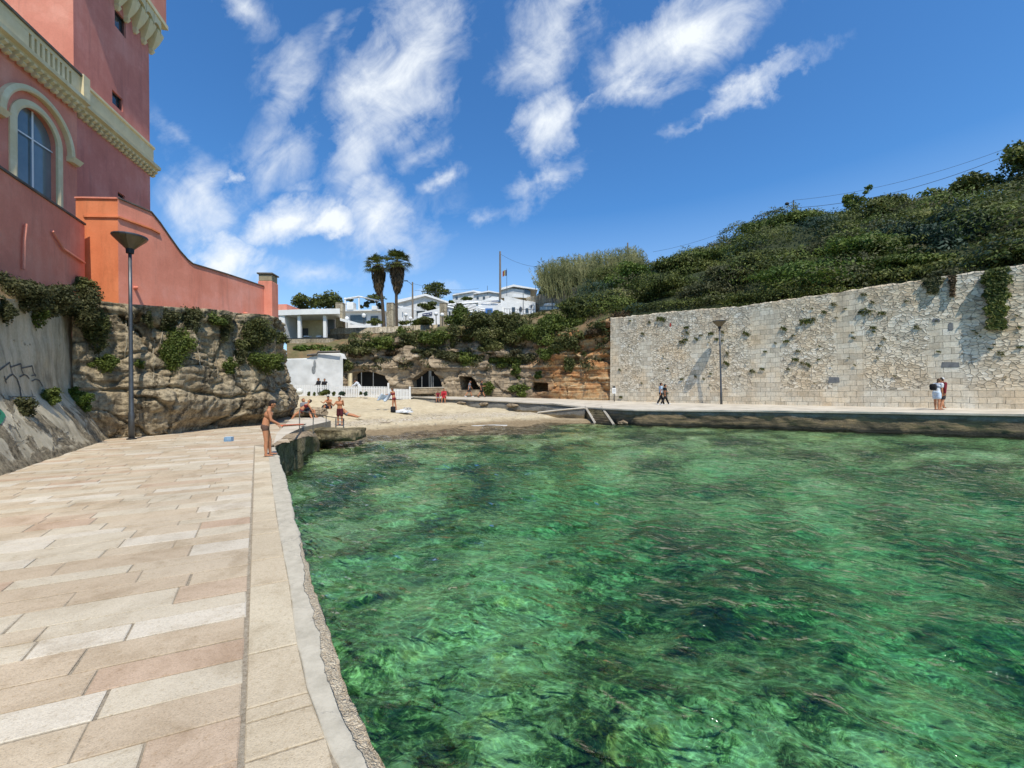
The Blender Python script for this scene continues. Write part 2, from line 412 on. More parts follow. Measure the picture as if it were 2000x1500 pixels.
# the cave cliff turns orange with clear strata toward the sea wall
def cavemat():
    m, t, b, tc = newmat('stratified_cliff_rock'); P = tc['Object']
    sx = t.node('ShaderNodeSeparateXYZ', i_0=P).outputs
    fine = t.noise(P, 7, 8, .7); mid = t.noise(P, 1.3, 6, .65, .3); big = t.noise(P, .35, 4, .6, .5)
    sn = t.noise(t.mapping(P, scale=(.16, .16, 2.6)), 1.25, 7, .68, .35)
    f = t.math('ADD', t.math('MULTIPLY', big, .5), t.math('MULTIPLY', mid, .5))
    tan = t.ramp(f, [(.36, (.15, .115, .08)), (.47, (.32, .25, .17)), (.56, (.43, .34, .23)), (.66, (.5, .42, .31))])
    ora = t.ramp(t.math('ADD', t.math('MULTIPLY', sn, .6), t.math('MULTIPLY', mid, .4)), [(.36, (.2, .09, .04)), (.46, (.46, .22, .09)), (.54, (.50, .32, .16)), (.62, (.56, .43, .26))])
    k = t.math('ADD', t.math('MULTIPLY', t.math('SUBTRACT', sx[0], 1.2), .3), t.math('MULTIPLY', t.math('SUBTRACT', big, .5), 2.5))
    col = t.mix(t.math('MULTIPLY', k, 1.0, clamp=True), tan, ora)
    sl_ = t.ramp(sn, [(.40, .35), (.48, 1.0)]); col = t.mix(.55, col, sl_, 'MULTIPLY')
    stain = t.ramp(t.noise(t.mapping(P, scale=(1.2, 1.2, .3)), 1.1, 6, .7, .3), [(.53, 0.0), (.66, .7)])
    col = t.mix(stain, col, (.13, .11, .085))
    col = t.mix(.55, col, t.ramp(fine, [(.3, .5), (.6, 1.1)]), 'MULTIPLY')
    t.set(b.inputs['Base Color'], col); b.inputs['Roughness'].default_value = .95; b.inputs['Specular IOR Level'].default_value = .1
    h = t.math('ADD', t.math('MULTIPLY', fine, .35), t.math('ADD', t.math('MULTIPLY', sn, 1.1), t.math('MULTIPLY', mid, .5)))
    t.l.new(t.bump(h, .9, .22), b.inputs['Normal']); return m
M['strata'] = cavemat()

def pavemat(name, stops, bs=60):
    m, t, b, tc = newmat(name); g = t.node('ShaderNodeNewGeometry').outputs['Random Per Island']
    col = t.ramp(g, stops, 'CONSTANT'); P = tc['Object']
    col = t.mix(1.0, col, (1.0, .985, .925), 'MULTIPLY')
    n = t.noise(P, 2.2, 6, .65, .6); sp = t.noise(P, 26, 6, .75); pit = t.voro(P, 75).outputs['Distance']
    col = t.mix(.8, col, t.ramp(n, [(.3, (.66, .61, .54)), (.5, (.95, .94, .92)), (.72, (1.06, 1.06, 1.06))]), 'MULTIPLY')
    col = t.mix(.7, col, t.ramp(t.noise(P, 95, 4, .8), [(.36, .72), (.5, 1.0), (.64, 1.12)]), 'MULTIPLY')
    col = t.mix(.75, col, t.ramp(sp, [(.34, (.74, .68, .58)), (.44, (.97, .96, .94)), (.7, (1.06, 1.06, 1.05))]), 'MULTIPLY')
    big = t.noise(P, .35, 4, .6); col = t.mix(.5, col, t.ramp(big, [(.38, .74), (.62, 1.05)]), 'MULTIPLY')
    t.set(b.inputs['Base Color'], col); b.inputs['Roughness'].default_value = .75; b.inputs['Specular IOR Level'].default_value = .25
    h = t.math('ADD', t.math('MULTIPLY', sp, 1.0), t.math('MULTIPLY', t.ramp(pit, [(.1, 0.0), (.35, 1.0)]), .35))
    t.l.new(t.bump(h, .45, .012), b.inputs['Normal']); return m
M['paver'] = pavemat('limestone_pavers', [(0, (.55, .465, .365)), (.2, (.52, .425, .325)), (.38, (.585, .52, .425)), (.58, (.53, .415, .32)), (.66, (.63, .575, .50)), (.8, (.55, .46, .355)), (.94, (.51, .385, .295))])
M['curb'] = pavemat('limestone_kerb', [(0, (.58, .51, .40)), (.3, (.55, .47, .36)), (.55, (.62, .56, .46)), (.8, (.56, .48, .37))])
M['joint'] = mat('joint_mortar', (.24, .195, .135), (.42, .36, .27), 38, .95, .9, .015, 90)

def edgemat():
    m, t, b, tc = newmat('broken_concrete_edge'); P = tc['Object']
    uv = t.node('ShaderNodeSeparateXYZ', i_0=tc['UV']).outputs     # u metres along, v 0..1 across
    n = t.noise(P, 2.6, 6, .6, .4)
    k = t.math('ADD', uv[1], t.math('MULTIPLY', t.math('SUBTRACT', n, .5), .55))
    thr = t.math('ADD', .58, t.math('MULTIPLY', t.math('MAXIMUM', t.math('SUBTRACT', uv[0], .9), 0.0), .22))
    lim = t.math('MULTIPLY', t.math('SUBTRACT', k, thr), 30, clamp=True)
    con = t.ramp(t.noise(P, 7, 9, .75), [(.35, (.37, .335, .26)), (.6, (.50, .455, .36))])
    vo = t.voro(t.node('ShaderNodeVectorMath', operation='ADD', i_0=P, i_1=t.node('ShaderNodeCombineXYZ', i_0=t.math('MULTIPLY', t.noise(P, 30, 3), .05), i_1=t.math('MULTIPLY', t.noise(P, 34, 3), .05)).outputs[0]).outputs[0], 80); peb = t.ramp(vo.outputs['Distance'], [(.0, (.70, .62, .47)), (.5, (.62, .52, .37)), (.8, (.48, .385, .26))])
    peb = t.mix(.6, peb, t.ramp(t.noise(P, 20, 5, .7), [(.35, .55), (.6, 1.1)]), 'MULTIPLY')
    col = t.mix(lim, con, peb)
    hair = t.voro(t.node('ShaderNodeVectorMath', operation='ADD', i_0=P, i_1=t.node('ShaderNodeCombineXYZ', i_0=n, i_1=t.noise(P, 4, 4)).outputs[0]).outputs[0], 1.1, 'DISTANCE_TO_EDGE').outputs['Distance']
    col = t.mix(t.math('MULTIPLY', t.math('SUBTRACT', 1.0, t.math('MULTIPLY', hair, 110), clamp=True), .5), col, (.18, .17, .155))
    z = t.node('ShaderNodeSeparateXYZ', i_0=P).outputs[2]
    alg = t.ramp(t.math('ADD', z, t.math('MULTIPLY', t.math('SUBTRACT', n, .5), .5)), [(.0, 1.0), (1.0, 0.0)])
    alg = t.math('MULTIPLY', t.math('SUBTRACT', t.math('SUBTRACT', -.28, z), t.math('MULTIPLY', t.math('SUBTRACT', n, .5), .7)), 4, clamp=True)
    col = t.mix(alg, col, (.045, .05, .022))
    t.set(b.inputs['Base Color'], col); b.inputs['Roughness'].default_value = .9; b.inputs['Specular IOR Level'].default_value = .2
    h = t.math('ADD', t.math('MULTIPLY', t.math('MULTIPLY', vo.outputs['Distance'], -1.0), t.math('MULTIPLY', lim, 1.6)), t.math('MULTIPLY', t.noise(P, 40, 5, .7), .25))
    h = t.math('SUBTRACT', h, t.math('MULTIPLY', lim, .4))
    t.l.new(t.bump(h, .8, .02), b.inputs['Normal']); return m
M['edge'] = edgemat()

def facemat():
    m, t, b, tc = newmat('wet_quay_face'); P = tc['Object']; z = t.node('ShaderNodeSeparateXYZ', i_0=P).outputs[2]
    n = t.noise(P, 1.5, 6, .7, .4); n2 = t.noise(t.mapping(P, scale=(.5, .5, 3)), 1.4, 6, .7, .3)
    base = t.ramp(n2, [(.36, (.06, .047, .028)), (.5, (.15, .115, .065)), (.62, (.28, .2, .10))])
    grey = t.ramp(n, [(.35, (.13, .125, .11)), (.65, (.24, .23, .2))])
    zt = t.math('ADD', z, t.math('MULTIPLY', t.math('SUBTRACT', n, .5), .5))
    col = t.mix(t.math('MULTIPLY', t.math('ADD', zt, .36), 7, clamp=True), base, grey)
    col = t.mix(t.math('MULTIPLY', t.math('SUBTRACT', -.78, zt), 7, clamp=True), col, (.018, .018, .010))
    t.set(b.inputs['Base Color'], col); b.inputs['Roughness'].default_value = .8
    t.l.new(t.bump(t.math('ADD', n2, t.math('MULTIPLY', t.noise(P, 12, 6, .7), .3)), .9, .1), b.inputs['Normal']); return m
M['face'] = facemat()
def concmat():
    m, t, b, tc = newmat('pale_quay_concrete'); P = tc['Object']
    a = t.noise(P, .8, 6, .65, .3); f = t.noise(P, 14, 5, .7)
    col = t.ramp(a, [(.34, (.42, .37, .29)), (.55, (.56, .50, .40)), (.7, (.60, .55, .46))])
    col = t.mix(.5, col, t.ramp(f, [(.35, .78), (.6, 1.05)]), 'MULTIPLY')
    t.set(b.inputs['Base Color'], col); b.inputs['Roughness'].default_value = .85
    t.l.new(t.bump(f, .5, .01), b.inputs['Normal']); return m
M['conc'] = concmat()
def sandmat():
    m, t, b, tc = newmat('beach_sand'); P = tc['Object']; z = t.node('ShaderNodeSeparateXYZ', i_0=P).outputs[2]
    n = t.noise(P, 1.2, 7, .68, .3); f = t.noise(P, 30, 6, .75); peb = t.voro(P, 9); mm = t.noise(P, 5, 6, .75, .5)
    dry = t.ramp(n, [(.35, (.47, .385, .25)), (.62, (.56, .475, .32))])
    dry = t.mix(.5, dry, t.ramp(mm, [(.36, .7), (.55, 1.04)]), 'MULTIPLY')
    wet = t.ramp(mm, [(.4, (.20, .15, .085)), (.6, (.31, .235, .14))])
    gr = t.ramp(peb.outputs['Color'], [(.1, (.2, .17, .13)), (.5, (.42, .36, .28)), (.9, (.62, .58, .5))])
    zz = t.math('ADD', z, t.math('MULTIPLY', t.math('SUBTRACT', n, .5), .22))
    band = t.math('SUBTRACT', 1.0, t.math('MULTIPLY', t.math('ABSOLUTE', t.math('ADD', zz, .50)), 6.0), clamp=True)
    band = t.math('MULTIPLY', band, t.ramp(mm, [(.42, 0.0), (.52, 1.0)]))
    col = t.mix(t.math('MULTIPLY', t.math('SUBTRACT', -.72, zz), 6, clamp=True), dry, wet)
    col = t.mix(t.math('MULTIPLY', band, .85), col, gr)
    weed = t.math('MULTIPLY', t.ramp(t.noise(t.mapping(P, scale=(.5, 1.6, 1)), 2.2, 7, .75, .6), [(.56, 0.0), (.6, 1.0)]),
        t.math('SUBTRACT', 1.0, t.math('MULTIPLY', t.math('ABSOLUTE', t.math('ADD', zz, .38)), 9.0), clamp=True))
    col = t.mix(weed, col, (.09, .065, .035))
    t.set(b.inputs['Base Color'], col); b.inputs['Roughness'].default_value = .9; b.inputs['Specular IOR Level'].default_value = .15
    t.l.new(t.bump(t.math('ADD', t.math('MULTIPLY', mm, 1.0), t.math('MULTIPLY', f, .3)), .9, .06), b.inputs['Normal']); return m
M['sand'] = sandmat()
def bedmat():
    m, t, b, tc = newmat('seabed_rock_and_weed'); P = tc['Object']
    wv = t.node('ShaderNodeTexNoise'); t.l.new(P, wv.inputs['Vector']); wv.inputs['Scale'].default_value = 1.1; wv.inputs['Detail'].default_value = 3
    dp = t.node('ShaderNodeVectorMath', operation='MULTIPLY_ADD'); t.l.new(wv.outputs['Color'], dp.inputs[0]); dp.inputs[1].default_value = (.9, .9, .9); t.l.new(P, dp.inputs[2])
    Q = dp.outputs[0]
    patch = t.noise(P, .5, 4, .6, .5); mid = t.noise(Q, 2.2, 6, .65, 1.6); fine = t.noise(Q, 7.5, 6, .7, 2.0)
    f = t.math('ADD', t.math('MULTIPLY', patch, .75), t.math('ADD', t.math('MULTIPLY', mid, .5), t.math('MULTIPLY', fine, .35)))
    col = t.ramp(f, [(.68, (.035, .075, .055)), (.74, (.11, .17, .075)), (.79, (.26, .31, .11)), (.82, (.66, .68, .30)), (.90, (.95, .92, .55))])
    big = t.ramp(t.noise(P, .22, 4, .65, .6), [(.40, .72), (.60, 1.0)]); col = t.mix(1.0, col, big, 'MULTIPLY')
    rust = t.ramp(t.noise(P, 1.1, 5, .6), [(.56, 0.0), (.66, .7)]); col = t.mix(rust, col, t.mix(1.0, col, (1.25, .85, .45), 'MULTIPLY'))
    t.set(b.inputs['Base Color'], col); b.inputs['Roughness'].default_value = .9
    t.l.new(t.bump(t.math('ADD', mid, t.math('MULTIPLY', fine, .5)), .6, .15), b.inputs['Normal']); return m
M['bed'] = bedmat()

# ------------------------------------------------------------------ water
WZ = -1.0
def watermat():
    m, t, b, tc = newmat('sea_water'); t.n.remove(b); P = tc['Object']
    n1_ = t.noise(t.rs(P, -28, (1, 1.9, 1)), 1.7, 2, .45, .7)
    n2_ = t.noise(t.rs(P, -12, (1, 1.9, 1)), 6.5, 3, .55, .8)
    h = t.math('ADD', t.math('MULTIPLY', n1_, 1.0), t.math('MULTIPLY', n2_, .12))
    nrm = t.bump(h, 1.0, .17)
    fr = t.node('ShaderNodeFresnel', i_IOR=1.33, i_Normal=nrm)
    gl = t.node('ShaderNodeBsdfGlossy', i_Roughness=.03, i_Normal=nrm)
    # caustic light lines and dimmer patches, painted as noise into the transparency colour
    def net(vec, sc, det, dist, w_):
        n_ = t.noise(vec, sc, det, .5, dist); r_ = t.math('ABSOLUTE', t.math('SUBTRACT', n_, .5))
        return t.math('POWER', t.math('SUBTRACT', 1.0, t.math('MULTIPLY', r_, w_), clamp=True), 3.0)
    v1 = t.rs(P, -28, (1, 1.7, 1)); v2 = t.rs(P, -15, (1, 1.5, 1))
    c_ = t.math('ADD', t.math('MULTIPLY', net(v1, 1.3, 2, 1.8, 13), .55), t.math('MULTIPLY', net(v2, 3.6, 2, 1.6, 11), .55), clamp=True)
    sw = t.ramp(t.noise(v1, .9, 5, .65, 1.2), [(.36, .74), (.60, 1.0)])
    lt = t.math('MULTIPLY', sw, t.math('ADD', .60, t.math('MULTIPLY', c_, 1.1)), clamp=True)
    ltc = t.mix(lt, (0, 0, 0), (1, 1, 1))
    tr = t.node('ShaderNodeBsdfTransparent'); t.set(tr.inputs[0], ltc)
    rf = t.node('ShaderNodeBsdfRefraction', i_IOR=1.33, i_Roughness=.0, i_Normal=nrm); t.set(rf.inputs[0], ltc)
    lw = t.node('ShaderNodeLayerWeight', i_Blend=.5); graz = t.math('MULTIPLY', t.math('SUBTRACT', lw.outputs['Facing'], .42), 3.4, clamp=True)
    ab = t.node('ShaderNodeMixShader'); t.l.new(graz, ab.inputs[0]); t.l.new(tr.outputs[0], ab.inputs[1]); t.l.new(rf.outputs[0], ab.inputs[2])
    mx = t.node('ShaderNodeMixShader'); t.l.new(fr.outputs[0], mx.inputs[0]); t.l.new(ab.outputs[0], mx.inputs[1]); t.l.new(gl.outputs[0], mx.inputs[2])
    out = t.n['Material Output']; t.l.new(mx.outputs[0], out.inputs[0])
    va = t.node('ShaderNodeVolumeAbsorption', i_Color=(.08, .88, .67), i_Density=.27); t.l.new(va.outputs[0], out.inputs[1])
    return m
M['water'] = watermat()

# ------------------------------------------------------------------ terrain under and behind the water
TC = [(PY(*a)) for a in [(664,830,25.5),(700,851,23.4),(800,845,24.4),(900,838,26),(1000,828,28.5),(1130,818,30.5),
 (865,787,37),(967,797,34.8),(1030,805,33.6),(700,776,35.6),(800,780,37),(585,775,34.6),(750,800,31),(640,800,28.5),(850,810,31.5),(590,800,28),(930,815,31)]]
TC = [(p.x, p.y, p.z) for p in TC] + [(0,3,-2.9),(4,2,-3.0),(8,6,-3.1),(14,8,-2.8),(22,12,-2.4),(-2,5,-2.7),(-3,9,-2.5),(2,10,-2.8),(8,13,-2.7),(16,16,-2.2),
 (-5,13,-2.3),(0,16,-2.3),(6,19,-2.2),(11,22,-1.9),(-6.5,18,-1.9),(-3,20,-1.7),(1,21.5,-1.75),(6,24.5,-1.9),(-9,20.5,-1.35),(0,24,-1.25),(4,27,-1.5),
 (-12,16,-1.6),(-13,21,-.9),(-14,25,.1),(-16,33,1.2),(0,-6,-3.4),(20,0,-3.6),(40,10,-3.6),(-10,0,-3),(-16,42,1.0),(0,46,.6),(12,40,-.6),(16,30,-2.2)]
TC = np.array(TC)
def terr(x, y):
    x = np.asarray(x, float); y = np.asarray(y, float); d2 = (x[..., None]-TC[:, 0])**2+(y[..., None]-TC[:, 1])**2+.35
    wt = d2**-1.6; z = (wt*TC[:, 2]).sum(-1)/wt.sum(-1)
    P = np.stack([x, y, 0*x], -1)
    deep = np.clip((-1.05-z)/.5, 0, 1); dry = np.clip((z+1.0)/.4, 0, 1)
    return z + deep*(.16*fbm(P*.9, 4, 3)+.10*np.abs(fbm(P*2.2, 3, 9))) + dry*(.03*fbm(P*1.6, 4, 5)+.02*fbm(P*5, 2, 6))
def terr_mesh(name, xs, ys, m, test, **kw):
    X, Y = np.meshgrid(xs, ys, indexing='ij'); Z = terr(X, Y); Q = grid_quads(len(xs), len(ys))
    V = np.stack([X.ravel(), Y.ravel(), Z.ravel()], 1); zc = V[Q][:, :, 2].mean(1); Q = Q[test(zc, V[Q][:, :, 1].mean(1))]
    used = np.unique(Q); mp = -np.ones(len(V), int); mp[used] = np.arange(len(used))
    return np_mesh(name, V[used], mp[Q], m, smooth=True, **kw)
terr_mesh('beach', np.arange(-20, 12, .12), np.arange(17.9, 47, .12), M['sand'], lambda z, y: z > -1.35, kind='structure')
terr_mesh('seabed', np.arange(-16, 46, .16), np.arange(-14, 34, .16), M['bed'], lambda z, y: (z <= -1.33) | (y < 18), kind='structure')
MB().add([(-800, -800, -3.9), (800, -800, -3.9), (800, 30, -3.9), (-800, 30, -3.9)], [(0, 1, 2, 3)]).build('sea_floor', M['bed'], kind='structure')
# the ground sheet inland, reaching the horizon
MB().add([(-1500, 46, -.4), (1500, 46, -.4), (1500, 2500, -.4), (-1500, 2500, -.4)], [(0, 1, 2, 3)]).build('ground', mat('inland_ground', (.2, .17, .1), (.09, .1, .04), .05, .95), kind='structure')

# water surface: rows spaced with distance, waves as real relief
ysr = np.r_[-700, -200, -60, -20, np.linspace(-8, 0.4, 30), .5*1.0115**np.arange(0, 380)]
ysr = ysr[ysr < 38]; nx = 420
uu = np.linspace(-1, 1, nx)
def wx(y):   # the sheet widens with distance and always covers the cove
    return np.interp(y, [-700, -60, -8, 0, 3, 38], [700, 120, 22, 14, 14, 46])
X = np.sign(uu)[None, :]*(np.abs(uu)[None, :]**1.35)*wx(ysr)[:, None]+np.interp(ysr, [0, 38], [5, 10])[:, None]; Y = np.repeat(ysr[:, None], nx, 1)
def wave(x, y):
    c, s = math.cos(R(32)), math.sin(R(32)); a = x*c+y*s; bb = -x*s+y*c
    P = np.stack([a*.75, bb*1.35, 0*a], -1)
    dd = np.hypot(x, y); z = .060*fbm(P*.8, 3, 21)+.036*fbm(P*2.2+5, 3, 31)
    return z*np.clip(1.3-dd/60, .3, 1)
Z = WZ+np.where(np.abs(Y) < 60, wave(X, Y), 0)
V = np.stack([X.ravel(), Y.ravel(), Z.ravel()], 1); ny = len(ysr); Q = grid_quads(ny, nx)[:, ::-1]
# closed body: walls down to -6 all round and a bottom
idx = np.arange(ny*nx).reshape(ny, nx); loop = np.r_[idx[0, :], idx[1:, -1], idx[-1, -2::-1], idx[-2:0:-1, 0]]
low = V[loop].copy(); low[:, 2] = -6.0; n0 = len(V); V = np.vstack([V, low]); k = len(loop); j = np.arange(k)
side = np.stack([loop, loop[(j+1) % k], n0+(j+1) % k, n0+j], 1)[:, ::-1]
c = len(V); V = np.vstack([V, [[5, 0, -6.0]]])
fanq = [(n0+i, n0+(i+1) % k, c) for i in range(k)]
me = bpy.data.meshes.new('water'); allf = [tuple(int(v) for v in q) for q in np.vstack([Q, side])]+[tuple(reversed([int(v) for v in f])) for f in fanq]
me.from_pydata([tuple(v) for v in V], [], allf); me.update()
sm = np.zeros(len(me.polygons), bool); sm[:len(Q)] = True; me.polygons.foreach_set('use_smooth', sm)
bm = bmesh.new(); bm.from_mesh(me); bmesh.ops.recalc_face_normals(bm, faces=bm.faces); bm.to_mesh(me); bm.free()
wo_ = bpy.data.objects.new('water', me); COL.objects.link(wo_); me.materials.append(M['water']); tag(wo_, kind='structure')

# ------------------------------------------------------------------ near quay
J0 = PZ(474, 1380, 0); J1 = PZ(497, 871, 0); e = (J1-J0).normalized(); JL = (J1-J0).length
rl = (PZ(0, 1324, 0)-PZ(474, 1226, 0)).normalized()
outer = [PZ(x, y, 0) for x, y in [(760,1500),(715,1421),(684,1360),(659,1281),(637,1206),(618,1150),(603,1103),(581,1024),(562,949),(547,898),(537,872)]]
outer = [outer[0]-e*6, outer[0]-e*2.2+Vector((.02, 0, 0))]+outer
strip_px = [(664,1500),(628,1421),(600,1346),(581,1257),(567,1150),(552,1075),(539,1001),(531,940),(525,893),(521,874)]
strip = [PZ(x, y, 0) for x, y in strip_px]; strip = [strip[0]-e*6]+strip
def along(p): return (p-J0).dot(e)
sa = np.array([along(p) for p in strip]); sp_ = np.array([[p.x, p.y] for p in strip])
oa = np.array([along(p) for p in outer]); op_ = np.array([[p.x, p.y] for p in outer])
o1 = np.argsort(sa); sa, sp_ = sa[o1], sp_[o1]; o2 = np.argsort(oa); oa, op_ = oa[o2], op_[o2]
A = np.arange(-6.0, min(sa[-1], oa[-1]), .03)
S2 = np.stack([np.interp(A, sa, sp_[:, 0]), np.interp(A, sa, sp_[:, 1])], 1); O2 = np.stack([np.interp(A, oa, op_[:, 0]), np.interp(A, oa, op_[:, 1])], 1)
rag = fbm(np.stack([A*2.2, 0*A, 0*A], 1), 5, 77)*.010+fbm(np.stack([A*9, 0*A, 0*A], 1), 3, 7)*.006
dirn = (O2-S2); dl = np.linalg.norm(dirn, axis=1, keepdims=True); dirn /= dl
O2 = O2+dirn*rag[:, None]
prof = [(-.12, -.009), (-.02, -.007)]+[(f, 0) for f in np.linspace(0, .9, 14)]+[(.96, -.004), (.985, -.012), (1.0, -.035), (1.0, -.08), (.99, -.16), (.97, -.3), (.95, -.55), (.93, -.8), (.92, -1.1), (.9, -1.6), (.9, -3.6)]
V = []; UV = []
for i, a in enumerate(A):
    for f, z in prof:
        ww = dl[i, 0]; p = S2[i]+(O2[i]-S2[i])*min(f, 1)+dirn[i]*(f-1 if f > 1 else 0)*.6
        V.append((p[0], p[1], z)); UV.append((a, f))
V = np.array(V); nP = fbm(V*np.array([3, 3, 3]), 4, 55)
side_ = V[:, 2] < -.005; V[side_, 0] += nP[side_]*.014; V[side_, 1] += nP[side_]*.014
fr_ = np.array(UV)[:, 1]; brk = np.clip((fr_+fbm(V*2.6, 3, 12)*.2-.62-np.clip(np.array(UV)[:, 0]-.9, 0, 9)*.2)*4, 0, 1)
V[:, 2] += np.where(side_, 0, -brk*.018+.006*fbm(V*14, 3, 3)*brk)
np_mesh('kerb', V, grid_quads(len(A), len(prof))[:, ::-1], M['edge'], smooth=True, uv=UV, kind='structure')

# plan outline of everything paved on this side
WB = [(-3.9, -1.5), (-10.06, 8.05), (-14.2, 14.4), (-13.4, 14.7), (-13.0, 15.9), (-12.85, 18.0), (-12.2, 19.8), (-12.9, 22.5), (-13.3, 24.8)]
far = [PZ(622, 812, 0), PZ(646, 822, 0), PZ(590, 835, 0), PZ(566, 846, 0), PZ(541, 866, 0)]
# base slab the pavers are bedded in: from the joint line leftward, under the walls
bp = [(strip[0]-e*.5).to_2d(), (sp_[-1][0], sp_[-1][1])]
poly = [tuple(bp[0]), *[tuple(p) for p in sp_[1:]], *[(p.x, p.y) for p in reversed(far)], (-14.5, 26.5), (-19, 26), (-18, 14), (-9, -4)]
MB().prism(poly, -3.5, -.0065).build('quay', M['joint'], kind='structure')
def inpoly(p, poly):
    r = False; n = len(poly)
    for i in range(n):
        a, b = poly[i], poly[(i+1) % n]
        if (a[1] > p[1]) != (b[1] > p[1]) and p[0] < (b[0]-a[0])*(p[1]-a[1])/(b[1]-a[1])+a[0]: r = not r
    return r
PAVE = [(p[0], p[1]) for p in sp_]+[(p.x, p.y) for p in reversed(far)]+[(-14.6, 25.5), (-15, 14), (-11.5, 8), (-5, -2)]
def slab(mb, p0, u, v, w_, l_, gap, b=.008):
    """stone: corner p0, along u length l_, along v width w_"""
    zj = random.uniform(-.002, .003); g = gap/2; c = []
    for (s, t_) in ((g, g), (l_-g, g), (l_-g, w_-g), (g, w_-g)):
        c.append(p0+u*(s+random.uniform(-.005, .005))+v*(t_+random.uniform(-.004, .004)))
    ctr = (c[0]+c[1]+c[2]+c[3])/4; tp = [q+(ctr-q).normalized()*b for q in c]
    tilt = [random.uniform(-.0015, .0015) for _ in c]
    Vv = [(q.x, q.y, -.0126) for q in c]+[(q.x, q.y, -.004+zj) for q in c]+[(q.x, q.y, zj+tilt[i]) for i, q in enumerate(tp)]
    Ff = [(8, 9, 10, 11)]+[(i, (i+1) % 4, 4+(i+1) % 4, 4+i) for i in range(4)]+[(4+i, 4+(i+1) % 4, 8+(i+1) % 4, 8+i) for i in range(4)]
    if (u.cross(v)).z < 0: Ff = [tuple(reversed(f)) for f in Ff]
    mb.add(Vv, Ff)
pv = MB(); a = -2.6
while a < 24:
    wd = random.choice([.2, .24, .26, .28, .31, .34]); b_ = 0.0 if a < JL else -1.35
    if a >= JL: b_ = -.95
    b_ += 0.004
    first = True
    while b_ < 17:
        ln = random.uniform(.45, 1.25)
        if first: ln *= random.uniform(.5, 1); first = False
        p0 = J0+e*a+rl*b_; c_ = p0+rl*(ln/2)+e*(wd/2)
        if inpoly((c_.x, c_.y), PAVE): slab(pv, p0, rl, e, wd, ln, .011)
        b_ += ln
    a += wd
pv.build('pavement', M['paver'], kind='structure')
# kerb stones between the joint line and the concrete strip
kb = MB(); KA = [-2.6, -1.9, -1.15, -.37, -.13, -.03, .46, 1.46, 2.05, 2.85, 3.4]
while KA[-1] < JL-.7: KA.append(KA[-1]+random.choice([.45, .6, .75, .9, .5]))
KA.append(JL)
for a, a2 in zip(KA[:-1], KA[1:]):
    q = []
    for aa in (a+.006, a2-.006):
        s0 = J0+e*aa; wk = (Vector((np.interp(aa, sa, sp_[:, 0]), np.interp(aa, sa, sp_[:, 1]), 0))-s0).length; pe_ = Vector((e.y, -e.x, 0))
        ab = aa+wk*(-rl).dot(e)/(-rl).dot(pe_); ab = min(ab, sa[-1]); s1 = Vector((np.interp(ab, sa, sp_[:, 0]), np.interp(ab, sa, sp_[:, 1]), 0))
        dd = (s1-s0).normalized(); q.append((s0+dd*.016, s1-dd*.002))
    c4 = [q[0][0], q[0][1], q[1][1], q[1][0]]; ctr = sum(c4, Vector())/4; tp = [p+(ctr-p).normalized()*.007 for p in c4]; zj = random.uniform(0, .003)
    kb.add([(p.x, p.y, -.0127) for p in c4]+[(p.x, p.y, -.004+zj) for p in c4]+[(p.x, p.y, zj) for p in tp],
      [(8, 9, 10, 11)]+[(i, (i+1) % 4, 4+(i+1) % 4, 4+i) for i in range(4)]+[(4+i, 4+(i+1) % 4, 8+(i+1) % 4, 8+i) for i in range(4)])
kb.build('kerb_stones', M['curb'], kind='structure')

MB().prism([(p.x, p.y) for p in (PZ(534, 867, 0), PZ(566, 846, 0), PZ(590, 835, 0), PZ(646, 822, 0), PZ(622, 812, 0), PZ(572, 813, 0), PZ(560, 826, 0), PZ(540, 848, 0))], -.006, .007).build('beach_path', M['conc'], kind='structure')
# rock platform past the boy, stepping down to the beach
def ribbon(name, top, bot, m, rows=16, step=.12, amp=.12, seed=1, extra=None, **kw):
    """rock face between two polylines of the same length (3D points)"""
    top = np.array([tuple(p) for p in top]); bot = np.array([tuple(p) for p in bot]); L = np.r_[0, np.cumsum(np.linalg.norm(np.diff(top, axis=0), axis=1))]
    t_ = np.arange(0, L[-1], step); t_ = np.r_[t_, L[-1]]
    Tt = np.stack([np.interp(t_, L, top[:, k]) for k in range(3)], 1); Bb = np.stack([np.interp(t_, L, bot[:, k]) for k in range(3)], 1)
    f = np.linspace(0, 1, rows)[None, :, None]; G = Tt[:, None, :]*(1-f)+Bb[:, None, :]*f
    N = np.cross(np.gradient(G, axis=0), Bb[:, None, :]-Tt[:, None, :]); N /= np.linalg.norm(N, axis=-1, keepdims=True)+1e-9
    n_ = fbm(G*.9, 5, seed)*amp+fbm(G*4, 4, seed+3)*amp*.25
    n_ *= np.minimum(1, f[..., 0]*6+.15)
    G = G+N*n_[..., None]
    return np_mesh(name, G.reshape(-1, 3), grid_quads(len(t_), rows), m, smooth=True, **kw)
pts = [PZ(536, 873, 0), PZ(565, 862, 0), PY(600, 852, 15.6), PY(622, 854, 18.6), PY(650, 852, 20.8), PY(676, 850, 22.4)]
bots = [PY(545, 900, 12.2), PY(570, 895, 14.0), PY(600, 880, 16.2), PY(624, 862, 19.0), PY(650, 857, 21.2), PY(678, 853, 22.8)]
bots = [Vector((p.x, p.y, -2.2)) for p in bots]
ribbon('rock_ledge_face', pts, bots, M['ledge'], amp=.16, seed=4, kind='structure')
inner = [PZ(532, 868, 0), PZ(560, 848, 0), PY(600, 842, 17.0), PY(625, 842, 19.8), PY(652, 840, 22), PY(680, 842, 23.6)]
ribbon('rock_ledge', inner, pts, M['cave'], rows=12, amp=.03, seed=8, kind='structure')

